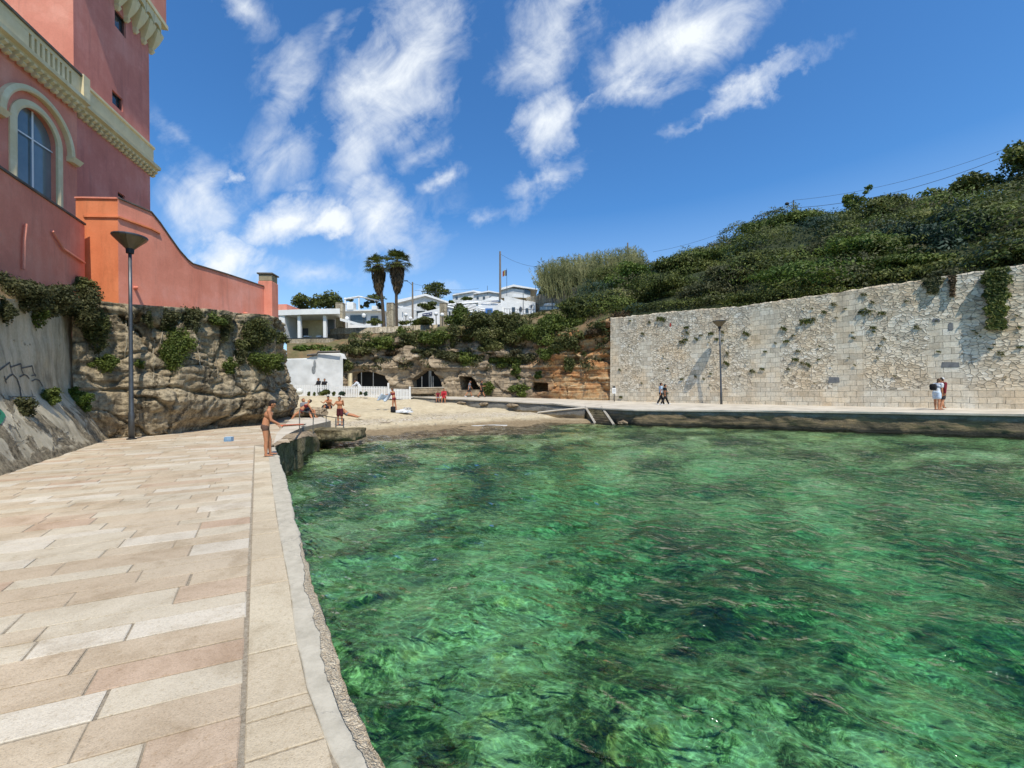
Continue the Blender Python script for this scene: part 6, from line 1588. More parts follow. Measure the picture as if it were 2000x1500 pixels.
# long gabled house behind the palms
B = empty('gabled_house', PY(830, 600, 70), 0, 'long white house with a shallow gabled roof right of the palms', 'building')
def poly(name, P_, m, par, dp=None):
    Q_ = [PY(*p)-par.location for p in P_]; n = len(Q_)
    if dp is None: return MB().add(Q_, [tuple(range(n))]).build(name, m, par)
    Q2 = [q+Vector((0, dp, 0)) for q in Q_]; return MB().add(Q_+Q2, [tuple(range(n)), tuple(reversed(range(n, 2*n)))]+[((i+1) % n, i, n+i, n+(i+1) % n) for i in range(n)]).build(name, m, par)
poly('wall', [(776,640,70),(886,640,70),(886,596,70),(830,579,70),(776,592,70)], M['whitewall'], B, 8)
poly('roof', [(774,592,69.5),(830,577.5,69.5),(888,596,69.5),(888,593,69.5),(831,573.5,69.5),(774,586,69.5)], M['white'], B, 9)
poly('pergola_roof', [(778,600,66),(812,606,66),(812,603,66),(778,597,66)], M['white'], B, .3)
for i in range(5): poly('pergola_slat', [(780+i*2,601+i*2.2,65),(812,606+i*1.3,65),(812,605.2+i*1.3,65),(780+i*2,600.2+i*2.2,65)], M['white'], B, .2)
for px in (786, 812): bx(px-.7, px+.7, 597, 625, 65.5, .2, 'post', M['white'], B)
bx(812, 830, 607, 616, 69.8, .1, 'window', M['glass'], B)
for a_ in ((838,848,604,614),(852,860,606,616),(872,880,608,618)): g_ = bx(*a_, 69.85, .1, 'window', M['glass'], B)
# garden wall with the blue board
B = empty('garden_wall', PY(840, 636, 52), 0, 'white sloping garden wall carrying a dark blue board', 'wall')
poly('wall_body', [(815,640,52),(868,640,52),(868,600,52),(858,602,52),(816,612,52)], M['white'], B, .4)
poly('name_board', [(825,618,51.9),(844,615,51.9),(844,609.5,51.9),(825,612.5,51.9)], mat('navy_board', (.03, .04, .10), (.05, .06, .14), 9, .6), B, .05)
for x0, x1, y_ in ((827,833,614.2),(834.5,838,613.5),(839.5,842.5,612.5)): poly('board_lettering', [(x0,y_+1,51.84),(x1,y_+.4,51.84),(x1,y_-.6,51.84),(x0,y_,51.84)], M['white'], B, .02)
# white pergola and box house
B = empty('white_pergola', PY(935, 625, 55), 0, 'white slatted pergola over the dark bushes in the middle', 'pergola')
for px, y0, y1 in ((874,595,625),(902,593,620),(932,590,622),(908,600,618)): bx(px-1.6, px+1.6, y0, y1, 55 if px != 908 else 60, .25, 'post', M['white'], B)
for i in range(9):
    f_ = i/8; a_ = (872+f_*40, 597-f_*9, 55+f_*6); b_ = (934+f_*52, 613-f_*19, 55+f_*6); MB().tube([PY(*a_)-B.location, PY(*b_)-B.location], .10, 4).build('slat', M['white'], B)
for a_, b_ in (((872,596,54.9),(934,591,54.9)), ((872,599,54.8),(932,612,54.8))): MB().tube([PY(*a_)-B.location, PY(*b_)-B.location], .14, 4).build('beam', M['white'], B)
B = empty('box_house', PY(1015, 615, 60), 0, 'white flat roofed box house with blue panels and a railing', 'building')
poly('wall', [(978,616,58),(1046,616,58),(1046,590,58),(1030,587,58),(1020,592,58),(988,590,58),(978,584,58)], M['white'], B, 7)
poly('upper_wall', [(985,594,60),(1032,596,60),(1030,588,60),(988,578.5,60),(985,579,60)], M['whitewall'], B, 7)
bl = mat('blue_paint', (.05, .16, .42), (.07, .2, .5), 3, .6)
bx(960, 974, 580.5, 588, 59.5, .3, 'blue_panel', bl, B); bx(948, 962, 602, 614, 57, .3, 'blue_panel', bl, B); poly('blue_roof', [(940,588,59),(974,586,59),(974,580,59),(962,579,59)], M['white'], B, .3)
bx(952, 960, 605, 614, 56.9, .1, 'window', M['glass'], B); bx(934, 980, 596, 616, 57.5, 4, 'side_wall', M['white'], B)
for a_ in ((1000,1006,600,610),(1027,1032,602,611)): bx(*a_, 57.92, .1, 'window', M['glass'], B)
for k in range(12): px = 985+k*5.2; MB().tube([PY(px, 613, 56)-B.location, PY(px, 603, 56)-B.location], .025, 4).build('baluster', M['grey_metal'], B)
MB().tube([PY(984, 603, 56)-B.location, PY(1045, 605, 56)-B.location], .03, 4).build('rail', M['grey_metal'], B)
bx(984, 1062, 613, 626, 56.2, 5, 'street_wall', M['whitewall'], B)
for px, py, r_ in ((1017,604,.25),(1038,598,.16)): MB().ellipsoid(PY(px, py, 57.9)-B.location, (r_, .03, r_*1.4), 10, 6).build('wall_ornament', M['grey_metal'], B)
# houses further up
B = empty('hilltop_house', PY(1010, 580, 85), 0, 'white stepped house at the top right of the town behind the tall pole', 'building')
poly('wall', [(978,582,85),(1036,582,85),(1036,570,85),(1022,566,85),(1000,563,85),(978,566,85)], M['whitewall'], B, 8)
poly('roof', [(976,567,84.5),(1003,559.5,84.5),(1050,566,84.5),(1050,564,84.5),(1003,555.5,84.5),(976,563,84.5)], M['white'], B, 9)
poly('window', [(1024,572,84.9),(1036,575,84.9),(1036,568.5,84.9),(1024,564.5,84.9)], M['glass'], B, .05)
poly('terrace_wall', [(1000,580,83),(1030,582,83),(1030,577,83),(1002,573,83)], M['white'], B, .4)
for i, (P_, lb) in enumerate([([(884,592,90),(960,592,90),(960,576,90),(925,569.5,90),(884,577,90)],'low cream house with a wide shallow roof in the town centre'),([(925,590,88),(978,590,88),(978,574,88),(955,570,88),(925,575,88)],'pale house wall left of the tall brown pole')]):
    B = empty('distant_house', PY(930, 590, 90), 0, lb, 'building'); poly('wall', P_, M['whitewall'], B, 8)
    for x_ in np.linspace(P_[0][0]+8, P_[1][0]-8, 4): bx(x_-2, x_+2, 579, 584, P_[0][2]-.1, .08, 'window', M['glass'], B)
    top = P_[2:]; poly('roof', [(x+(1 if j == 0 else -1 if j == 2 else 0), y, Y_-.4) for j, (x, y, Y_) in enumerate(top)]+[(x+(1 if j == 2 else -1 if j == 0 else 0), y-2.6, Y_-.4) for j, (x, y, Y_) in reversed(list(enumerate(top)))], M['white'], B, 8)
# stone retaining wall under the reeds
V_ = []; nc = 40
for i in range(nc):
    f_ = i/(nc-1); px = 1028+f_*122; Y_ = 60-f_*7; pt = PY(px, float(np.interp(px, [1028,1070,1110,1150], [581,572,561,560])), Y_)
    for k in range(16): V_.append((pt.x, pt.y, pt.z-5.5+5.5*k/15))
    V_.append((pt.x, pt.y+1.5, pt.z+.05))
V_ = np.array(V_); V_[:, 1] += fbm(V_*1.6, 3, 820)*.12
np_mesh('stone_retaining_wall', V_, grid_quads(nc, 17), stn, smooth=True, label='sloping rubble stone wall below the reed thicket', cat='wall')
# a car roof on the street
vn = empty('parked_car', PY(1072, 612, 57), 0, 'pale parked car half hidden behind the street bushes', 'car')
MB().box((0, 0, .55), (2.6, 1.6, .6), 0, .12).build('body', M['skyglass'], vn); MB().box((.1, 0, 1.05), (1.6, 1.45, .5), 0, .16).build('cabin', M['white'], vn)

# background trees
tree('pine_tree', 597, 594, 56, 44, 640, 62, 'dark', 'dark dense pine left of the terrace house, nearest the pink wall', k=10)
tree('pine_tree', 643, 592, 66, 44, 640, 63, 'dark', 'broad dark pine between the portico and the terrace house', k=12)
tree('round_tree', 850, 568, 54, 34, 596, 80, 'dark', 'dark dome shaped tree behind the gabled house', k=10)
tree('low_tree', 735, 582, 44, 14, 600, 75, 'dark', 'low dark tree line behind the palms', k=8)
for px, py, w_, h__, c_, Y_, lb in [(836,600,40,20,'dark',56,'dark bush above the garden wall board'),(822,628,56,14,'mid',49,'long clipped hedge on the plaza left of the right pillar'),(732,628,30,16,'dark',49,'round clipped bush left of the palm feet'),(833,626,30,14,'shrub',48,'rounded clipped bush beside the hedge'),(790,631,26,10,'dark',49,'low clipped bush right of the palm feet'),(910,583,22,10,'mid',66,'small bush on the roof edge behind the pergola'),(880,590,14,6,'mid',66,'tiny bush behind the left end of the pergola'),(968,612,14,12,'mid',54,'bush before the blue panel'),(1074,600,18,10,'dark',58,'bush by the parked car'),(1060,574,30,10,'dark',63,'dark bush on top of the sloping stone wall')]:
    shrub(px, py, w_, h__, c_, lb, name='garden_bush', cat='bush', Y=Y_, k=5)
shrub(899, 618, 44, 46, 'shrub', 'prickly pear like bush under the left end of the pergola', name='garden_bush', cat='bush', Y=52.5, k=6)
shrub(975, 626, 60, 34, 'mid', 'fresh green bush below the blue panel', name='garden_bush', cat='bush', Y=53, k=6)
shrub(1060, 630, 70, 34, 'mid', 'fresh green bush below the parked car', name='garden_bush', cat='bush', Y=52, k=6)

# palms
def palm(px, yb, ytop, Y_, lean, label, sc=1.0):
    b_ = PY(px, yb, Y_); H = PY(px, ytop, Y_).z-b_.z; r_ = empty('palm_tree', b_, 0, label, 'palm tree', 'the two fan palms')
    top = Vector((lean, 0, H*.80)); pts_ = [Vector((0, 0, -.3)), Vector((lean*.2, 0, H*.3)), Vector((lean*.6, 0, H*.6)), top]
    MB().tube(pts_, [.24, .19, .17, .2], 10).build('trunk', mat('palm_bark', (.10, .075, .05), (.05, .04, .03), 9, .95, .6, .03, 12, stretch=(1, 1, 3)), r_)
    # skirt of dead fronds
    n = 1500; z_ = rng.uniform(0, 1, n); R_ = np.interp(z_, [0, .15, .5, .85, 1], [.3, .6, .95, 1.05, .8])*sc*rng.uniform(.5, 1.0, n); an = rng.uniform(0, 2*math.pi, n)
    C = np.stack([top.x+R_*np.cos(an), R_*np.sin(an), top.z-3.6*sc+3.9*sc*z_], 1); D = np.stack([np.cos(an), np.sin(an), 0*an], 1); V_, Q_ = leaf_quads(C, D, .42*sc, .16, .35, droop=2.5)
    np_mesh('dead_frond_skirt', V_, Q_, LEAF['brown'], r_)
    # fan fronds
    V_ = []; Q_ = []
    for k in range(64):
        az = 2*math.pi*random.random(); el = random.uniform(-.45, 1.35) if k > 6 else random.uniform(.9, 1.4); d_ = Vector((math.cos(az)*math.cos(el), math.sin(az)*math.cos(el), math.sin(el))); L_ = random.uniform(.9, 1.5)*sc
        c0_ = top+Vector((0, 0, .3)); hub = c0_+d_*L_; sd_ = d_.cross(Vector((0, 0, 1))).normalized(); up_ = sd_.cross(d_)
        V_ += [c0_-sd_*.03, c0_+sd_*.03, hub+sd_*.02, hub-sd_*.02]; Q_.append([len(V_)-4+i for i in range(4)])
        for j in range(11):
            a_ = (j-5)/5*1.25; dd = (d_*math.cos(a_)+sd_*math.sin(a_)).normalized(); l_ = random.uniform(.85, 1.25)*sc*(1-.12*abs(a_)); m_ = hub+dd*l_*.55; t_ = hub+dd*l_+Vector((0, 0, -.28*l_)); pn = dd.cross(up_).normalized()*.055*sc
            V_ += [hub, m_+pn, t_, m_-pn]; Q_.append([len(V_)-4+i for i in range(4)])
    np_mesh('fronds', [tuple(v) for v in V_], Q_, LEAF['dark'], r_); return r_
palm(750, 640, 497, 53, -.6, 'left fan palm with a long brown skirt of dead fronds', .88)
palm(774, 640, 490, 52, .2, 'right and slightly taller fan palm with a brown skirt', .92)

# poles, flag and wires
def pole(name, px, yb, yt, Y_, r, m, lb, cat='utility pole'):
    b_ = PY(px, yb, Y_); r_ = empty(name, b_, 0, lb, cat); t_ = PY(px-(yb-yt)*.004, yt, Y_)-b_; MB().tube([(0, 0, 0), t_], [r*1.2, r*.8], 8).build('shaft', m, r_); return r_, b_+t_
po, ptop = pole('utility_pole', 977, 585, 491, 66, .16, M['wood'], 'tall brown wooden utility pole in the middle of the town')
po2, pt2 = pole('lamp_pole', 806, 622, 551, 60, .13, M['wood'], 'wooden pole with a street lamp arm right of the palms')
q = po2.location; MB().tube([pt2-q+Vector((0, 0, -.5)), PY(800, 552, 60)-q, PY(795, 549, 60)-q], .04, 5).build('lamp_arm', M['grey_metal'], po2); MB().box(PY(793, 548.5, 60)-q, (.5, .2, .12), 0, .03).build('lamp_head', M['dark'], po2)
po3, pt3 = pole('lamp_pole', 1550, 416, 391, 48, .09, M['grey_metal'], 'short pole with a round lamp on the hill skyline')
q = po3.location; MB().tube([PY(1549, 410, 48)-q, PY(1541, 402, 48)-q, PY(1538, 399, 48)-q], .035, 5).build('lamp_arm', M['grey_metal'], po3); MB().ellipsoid(PY(1537, 398, 48)-q, (.24, .2, .18), 10, 6).build('lamp_head', M['dark'], po3)
po4, pt4 = pole('utility_pole', 1226, 492, 474, 60, .12, M['wood'], 'top of a wooden pole rising out of the reed thicket')
po5, pt5 = pole('flag_pole', 990, 600, 524, 62, .035, M['grey_metal'], 'thin pole flying a small worn flag beside the tall wooden pole', 'flagpole')
q = po5.location; F1 = [PY(x, y, 62)-q for x, y in ((990,527),(986,530),(982,529.5),(981,539),(985,541),(989,537))]
fm_ = []; 
fl = MB()
for nm, (a_, b_), c_ in (('flag_band', (0, .34), (.10, .16, .30)), ('flag_band', (.34, .67), (.50, .40, .16)), ('flag_band', (.67, 1), (.42, .10, .07))):
    V_ = []
    for k in range(5):
        f_ = a_+(b_-a_)*k/4; x = 989.6-f_*8; w2 = .16*math.sin(f_*9); V_ += [PY(x, 526.5+f_*3, 62)-q+Vector((0, w2, 0)), PY(x, 538+f_*2, 62)-q+Vector((0, w2, 0))]
    MB().add(V_, [(2*i, 2*i+1, 2*i+3, 2*i+2) for i in range(4)]).build(nm, cloth('flag_cloth', c_), po5)
def thin(px, yb, yt, Y_, lb): return pole('thin_mast', px, yb, yt, Y_, .05, M['grey_metal'], lb, 'mast')
thin(1046, 575, 557, 80, 'thin mast right of the hilltop house'); thin(952, 575, 558, 88, 'thin mast above the pale house roof'); thin(1022, 625, 570, 57, 'thin lamp mast before the box house'); thin(1079, 606, 570, 56, 'thin mast before the sloping stone wall')
wm = mat('cable_rubber', (.05, .06, .08), (.04, .05, .06), 3, .7)
def wire(a_, b_, sag, lb, r=.018):
    P_ = [a_.lerp(b_, k/16)-Vector((0, 0, sag*4*(k/16)*(1-k/16))) for k in range(17)]; c_ = P_[0]; o = MB().tube([p-c_ for p in P_], r, 4).build('overhead_wire', wm, label=lb, cat='wire', group='overhead wires'); o.location = c_
wire(ptop-Vector((0, 0, .4)), PY(1060, 522, 60), .5, 'wire sagging from the tall wooden pole to the reeds')
wire(pt3, PY(1960, 292, 40), .8, 'upper wire from the hill lamp pole to the right edge tree', .016)
wire(pt3-Vector((0, 0, .9)), PY(1960, 306, 40), 1.0, 'lower thicker wire from the hill lamp pole to the right edge tree', .024)
wire(pt3-Vector((0, 0, .1)), PY(1275, 492, 60), .8, 'wire running left from the hill lamp pole toward the reeds', .016)
wire(pt3-Vector((0, 0, .9)), PY(1320, 492, 58), 1.0, 'lower wire running left from the hill lamp pole', .016)
wire(pt2-Vector((0, 0, .2)), PY(935, 563, 80), .6, 'wire from the street lamp pole across the town roofs', .018)
wire(PY(1052, 566, 80), PY(810, 567, 62), .6, 'long low wire across the town roofs', .018)
# ------------------------------------------------------------------ people
def rotx(v, a): c, s = math.cos(a), math.sin(a); return Vector((v.x, v.y*c-v.z*s, v.y*s+v.z*c))
def person(px, py, Y, heading, Hh, label, skin='skin1', hair='hair', lean=0, arms=((10, 8, 15), (10, 8, 15)), legs=((0, 3, 0), (0, 3, 0)), clothes=(), hairlen=0, female=False,
           vox=.011, loc=None, group=None, pelvis_z=None, tilt=None, head_turn=0, head_nod=0, cat='person'):
    """arms: (swing forward, spread, elbow bend) left, right; legs: (hip forward, spread, knee bend); heading: turn about z, 0 faces +Y"""
    S = Hh; J = {}
    pel = Vector((0, 0, .52)); L = {}
    def up(v):  # torso joint, leaned about the hips
        return pel+rotx(v-pel, -R(lean))
    J['waist'] = up(Vector((0, 0, .62))); J['chest'] = up(Vector((0, .005, .735))); J['neck'] = up(Vector((0, -.005, .83))); J['head'] = up(Vector((0, .018+head_nod*.0006, .925)))
    hipw = .052 if female else .048; shw = .098 if female else .112
    for sd, k, A_, Lg in ((-1, 'L', arms[0], legs[0]), (1, 'R', arms[1], legs[1])):
        sh = up(Vector((sd*shw, -.004, .808))); J['sh'+k] = sh
        def dirv(sw, sp): return Vector((sd*math.sin(R(sp)), math.sin(R(sw))*math.cos(R(sp)), -math.cos(R(sw))*math.cos(R(sp))))
        el = sh+dirv(A_[0], A_[1])*.172; J['el'+k] = el; fd = dirv(A_[0]+A_[2], A_[1]*.3 if len(A_) < 4 else A_[3]); J['wr'+k] = el+fd*.145; J['fd'+k] = fd
        hp = pel+Vector((sd*hipw, 0, -.02)); J['hp'+k] = hp
        kn = hp+dirv(Lg[0], Lg[1])*.242; J['kn'+k] = kn; sd_ = dirv(Lg[0]-Lg[2], Lg[1]*.5); J['an'+k] = kn+sd_*.232
        if tilt is not None and abs(tilt[0]) > 40: J['to'+k] = J['an'+k]+Vector((0, .06, -.03))
        else:
            fa = R(min(30, max(-35, (Lg[0]-Lg[2])*.6))); J['to'+k] = J['an'+k]+Vector((sd*.012, .095*math.cos(fa), -.022+.09*math.sin(fa)))
    lowz = min(min(J['an'+k].z-.026, J['to'+k].z-.012) for k in 'LR')
    if pelvis_z is None: dz_ = -lowz
    else: dz_ = pelvis_z/S-.52
    for k in J:
        if not k.startswith('fd'): J[k] = J[k]+Vector((0, 0, dz_))
    pel = pel+Vector((0, 0, dz_)); tr = rotx(Vector((0, 0, 1)), -R(lean)); rot = Matrix.Rotation(-R(lean), 3, 'X')
    b = MB(); q = lambda v: v*S
    fl = (rotx(Vector((0, 1, 0)), -R(lean)), .72)
    thick = .92 if female else 1.0
    def torso(m, g=0.0, parts='cwp'):
        if 'c' in parts:
            m.capsule(q(J['chest']+Vector((-.045, 0, 0))), q(J['chest']+Vector((.045, 0, 0))), (.070*thick+g)*S, (.070*thick+g)*S, 14)
            m.capsule(q(J['shL']*.84+J['shR']*.16), q(J['shR']*.84+J['shL']*.16), (.038*thick+g)*S, (.038*thick+g)*S, 12)
            m.capsule(q(J['chest']), q(J['waist']), (.078*thick+g)*S, (.062*thick+g)*S, 14, fl)
        if 'w' in parts: 
            for x_ in (-.025, .025): m.capsule(q(J['waist']+Vector((x_, 0, .03))), q(pel+Vector((x_*1.5, 0, .0))), (.056*thick+g)*S, (.062+g)*S, 12)
        if 'p' in parts: m.capsule(q(pel+Vector((-.035, -.006, .0))), q(pel+Vector((.035, -.006, .0))), (.064+g)*S, (.064+g)*S, 14)
    torso(b)
    b.capsule(q(J['chest']*.4+J['neck']*.6), q(J['neck']+tr*.035), .036*S, .030*S, 12)
    hc = J['head']; hr = rot @ Matrix.Rotation(R(head_turn), 3, 'Z') @ Matrix.Rotation(-R(head_nod), 3, 'X')
    b.ellipsoid(q(hc+hr@Vector((0, -.004, .012))), (.046*S, .056*S, .056*S), 16, 12, hr)
    b.ellipsoid(q(hc+hr@Vector((0, .012, -.022))), (.036*S, .040*S, .046*S), 14, 10, hr)
    b.capsule(q(hc+hr@Vector((0, .050, .004))), q(hc+hr@Vector((0, .060, -.014))), .006*S, .009*S, 8)
    b.capsule(q(hc+hr@Vector((-.012, .047, -.036))), q(hc+hr@Vector((.012, .047, -.036))), .006*S, .006*S, 8)
    b.capsule(q(hc+hr@Vector((-.024, .047, .012))), q(hc+hr@Vector((.024, .047, .012))), .007*S, .007*S, 8)
    for sd in (-1, 1): b.ellipsoid(q(hc+hr@Vector((sd*.047, -.004, -.004))), (.006*S, .011*S, .017*S), 8, 6, hr)
    for k, sd in (('L', -1), ('R', 1)):
        b.capsule(q(J['sh'+k]), q(J['el'+k]), .033*thick*S, .023*S, 12); b.capsule(q(J['el'+k]), q(J['wr'+k]), .024*S, .0155*S, 12)
        d_ = J['fd'+k]; w_ = J['wr'+k]; pc = w_+d_*.026; sdv = d_.cross(Vector((0, 0, 1)) if abs(d_.z) < .9 else Vector((0, 1, 0))).normalized()
        if abs(d_.z) >= .9: sdv = Vector((0, 1, 0))
        nrm_ = d_.cross(sdv).normalized(); nrm_ = nrm_ if nrm_.x*sd < 0 else -nrm_
        for o_ in (-.013, 0, .013): b.capsule(q(w_+sdv*o_*.6), q(w_+d_*.045+sdv*o_), .0095*S, .0085*S, 8)
        for j, (o_, l_) in enumerate(((-.019, .034), (-.0065, .044), (.0065, .040), (.019, .029))):
            b0_ = w_+d_*.046+sdv*o_; b1_ = b0_+(d_*.8+nrm_*.35+sdv*o_*3).normalized()*l_*.55; b2_ = b1_+(d_*.35+nrm_*.95)*l_*.5
            b.capsule(q(b0_), q(b1_), .0062*S, .0058*S, 7); b.capsule(q(b1_), q(b2_), .0058*S, .005*S, 7)
        t0_ = w_+d_*.016+sdv*.016*1; t1_ = t0_+(d_*.6+sdv*.9+nrm_*.3).normalized()*.026; t2_ = t1_+(d_*.9+nrm_*.5).normalized()*.02
        b.capsule(q(t0_), q(t1_), .0078*S, .0066*S, 7); b.capsule(q(t1_), q(t2_), .0066*S, .0055*S, 7)
        b.capsule(q(J['hp'+k]), q(J['kn'+k]), .053*S, .034*S, 14); mid_ = J['kn'+k].lerp(J['an'+k], .35)-Vector((0, .006, 0))
        b.capsule(q(J['kn'+k]), q(mid_), .032*S, .034*S, 12); b.capsule(q(mid_), q(J['an'+k]), .034*S, .020*S, 12)
        b.capsule(q(J['an'+k]-Vector((0, .012, .010))), q(J['to'+k]), .019*S, .013*S, 10)
    lc_ = loc if loc is not None else PY(px, py, Y)
    r_ = empty('person', lc_, R(heading), label, cat, group)
    if tilt is not None: r_.rotation_euler = (R(tilt[0]), R(tilt[1]), R(heading))
    def rem(o, v):
        mo = o.modifiers.new('Remesh', 'REMESH'); mo.mode = 'VOXEL'; mo.voxel_size = v; mo.use_smooth_shade = True
        sm_ = o.modifiers.new('Smooth', 'SMOOTH'); sm_.factor = .5; sm_.iterations = 3
    rem(b.build('body', M[skin], r_), vox)
    for kind, mm, nm in clothes:
        c_ = MB(); g = .010
        if kind in ('shirt', 'tshirt', 'longshirt'):
            torso(c_, g, 'cw'+('p' if kind == 'longshirt' else ''))
            for k in 'LR':
                f_ = .5 if kind == 'tshirt' else 1.0; c_.capsule(q(J['sh'+k]), q(J['sh'+k].lerp(J['el'+k], f_)), (.036+g)*S, (.030+g)*S, 12)
                if kind != 'tshirt': c_.capsule(q(J['el'+k]), q(J['el'+k].lerp(J['wr'+k], .75)), (.027+g)*S, (.022+g)*S, 12)
        elif kind in ('shorts', 'pants', 'briefs', 'skirt'):
            gg = g if kind != 'briefs' else .005
            c_.capsule(q(pel+Vector((-.035, -.004, .012 if kind != 'briefs' else -.002))), q(pel+Vector((.035, -.004, .012 if kind != 'briefs' else -.002))), (.064+gg)*S, (.064+gg)*S, 14)
            for k in 'LR':
                f_ = {'shorts': .62, 'pants': 1, 'briefs': .10, 'skirt': .5}[kind]; g2 = gg*(1.7 if kind in ('shorts', 'skirt') else 1)
                c_.capsule(q(J['hp'+k]), q(J['hp'+k].lerp(J['kn'+k], f_)), (.054+gg)*S, (.054+(.036-.054)*f_+g2)*S, 12)
                if kind == 'pants': c_.capsule(q(J['kn'+k]), q(J['kn'+k].lerp(J['an'+k], .9)), (.037+g)*S, (.028+g)*S, 12)
        elif kind == 'top': 
            c_.capsule(q(J['chest']+Vector((-.045, 0, -.01))), q(J['chest']+Vector((.045, 0, -.01))), .077*thick*S, .077*thick*S, 14)
        elif kind == 'sandals':
            for k in 'LR':
                a_ = J['an'+k]-Vector((0, .028, .026)); t_ = J['to'+k]+Vector((0, .018, -.010)); a_.z = t_.z = min(a_.z, t_.z)
                sb_ = MB()
                for f0_, f1_, w_ in ((0, .45, .020), (.45, 1, .024)):
                    sb_.capsule(q(a_.lerp(t_, f0_)), q(a_.lerp(t_, f1_)), w_*S, w_*S, 12, (Vector((0, 0, 1)), .22))
                sb_.tube([q(t_.lerp(a_, .45)+Vector((-.024, 0, .004))), q(t_.lerp(a_, .3)+Vector((0, 0, .026))), q(t_.lerp(a_, .45)+Vector((.024, 0, .004)))], .004*S, 6)
                sb_.build(nm, mm, r_)
            continue
        elif kind == 'shoes':
            for k in 'LR': MB().capsule(q(J['an'+k]-Vector((0, .014, .012))), q(J['to'+k]), .025*S, .018*S, 10).build(nm, mm, r_, smooth=True)
            continue
        elif kind == 'cap':
            c_.ellipsoid(q(hc+hr@Vector((0, -.004, .03))), (.052*S, .062*S, .05*S), 14, 9, hr); c_.capsule(q(hc+hr@Vector((-.02, .07, .03))), q(hc+hr@Vector((.02, .07, .03))), .018*S, .018*S, 8, (hr@Vector((0, 0, 1)), .3))
        elif kind == 'glasses':
            c_.capsule(q(hc+hr@Vector((-.032, .050, .006))), q(hc+hr@Vector((.032, .050, .006))), .010*S, .010*S, 8); c_.build(nm, mm, r_); continue
        rem(c_.build(nm, mm, r_), vox)
    if hair:
        hb = MB(); hb.ellipsoid(q(hc+hr@Vector((0, -.014, .026))), (.050*S, .056*S, .052*S), 14, 10, hr)
        hb.ellipsoid(q(hc+hr@Vector((0, -.030, .0))), (.046*S, .038*S, .050*S), 12, 8, hr); hb.ellipsoid(q(hc+hr@Vector((0, .022, .046))), (.040*S, .030*S, .022*S), 12, 8, hr)
        if hairlen: hb.capsule(q(hc+hr@Vector((0, -.040, -.02))), q(hc+hr@Vector((0, -.045, -.02-hairlen))), .034*S, .022*S, 10)
        for _ in range(14 if Hh < 1.5 else 0):
            d_ = Vector((random.gauss(0, 1), random.gauss(-.3, 1), random.uniform(.2, 1.4))).normalized(); c0_ = hc+hr@Vector((d_.x*.047, d_.y*.052-.008, d_.z*.05+.018)); hb.capsule(q(c0_), q(c0_+hr@Vector((d_.x*.014, .012, .008))), .012*S, .006*S, 6)
        rem(hb.build('hair', M[hair], r_), vox)
    return r_, J, S
C = {k: cloth(k+'_cloth', v) for k, v in {'black': (.015, .015, .018), 'white': (.72, .74, .76), 'navy': (.02, .025, .05), 'wine': (.10, .02, .025), 'red': (.45, .03, .04), 'grey': (.22, .23, .25), 'lightblue': (.45, .58, .70), 'paleblue': (.62, .72, .82), 'olive': (.09, .08, .05), 'darkred': (.2, .02, .03), 'charcoal': (.05, .05, .055)}.items()}
trunks = mat('patterned_trunks', (.03, .03, .035), (.15, .08, .05), 60, .8, c3=(.05, .05, .06))
# the boy, about to reach out with his net
bl_ = PZ(519, 891, 0)
boy, J, S = person(0, 0, 0, -62, 1.37, 'boy in dark patterned swim briefs on the quay edge holding a long red pole', hair='hair', lean=13, arms=((4, 8, 44), (12, 5, 46)), legs=((14, 3, 12), (4, 3, 6)),
    clothes=(('briefs', trunks, 'swim_briefs'), ('sandals', C['charcoal'], 'sandal')), vox=.0048, loc=bl_, head_nod=10)
# net with the long orange-red handle, held in both hands
mw = Matrix.Translation(boy.location) @ Matrix.Rotation(R(-62), 4, 'Z')
hr_ = mw @ (J['wrR']*S+J['fdR']*.055*S); hl_ = mw @ (J['wrL']*S+J['fdL']*.055*S)
hp_ = (hr_+hl_)/2; tip = PY(592, 829, 18.0); nd = (tip-hp_).normalized()
net = empty('fishing_net', hp_, 0, 'long orange red pole with a dark net at its end reaching over the rock', 'fishing net')
st_ = hr_-nd*.12-hp_
MB().tube([st_, hr_-hp_+nd*.3, tip-hp_], [.02, .028, .036], 8).build('pole', mat('orange_red_pole', (.85, .20, .09), (.78, .16, .07), 5, .4), net)
nb_ = MB(); c_ = tip-hp_; ring = [c_+nd*.28+nd*.28*math.cos(a_)+Vector((0, .24*math.sin(a_), 0)) for a_ in np.linspace(0, 2*math.pi, 17)]
nb_.tube(ring, .012, 6, caps=False); nb_.build('hoop', M['dark'], net)
nb_ = MB(); V_ = []; 
for k in range(5):
    f_ = k/4; cc_ = c_+nd*(.28-.05*f_)-Vector((0, 0, .05*f_)); rr2 = (1-f_**1.6)*.27+.02
    V_ += [cc_+nd*rr2*math.cos(a_)+Vector((0, rr2*.88*math.sin(a_), 0)) for a_ in np.linspace(0, 2*math.pi, 13)[:-1]]
nb_.add(V_, [(12*i+j, 12*i+(j+1) % 12, 12*i+12+(j+1) % 12, 12*i+12+j) for i in range(4) for j in range(12)]).build('net_bag', mat('dark_net', (.04, .035, .03), (.07, .06, .05), 40, .9), net, smooth=True)

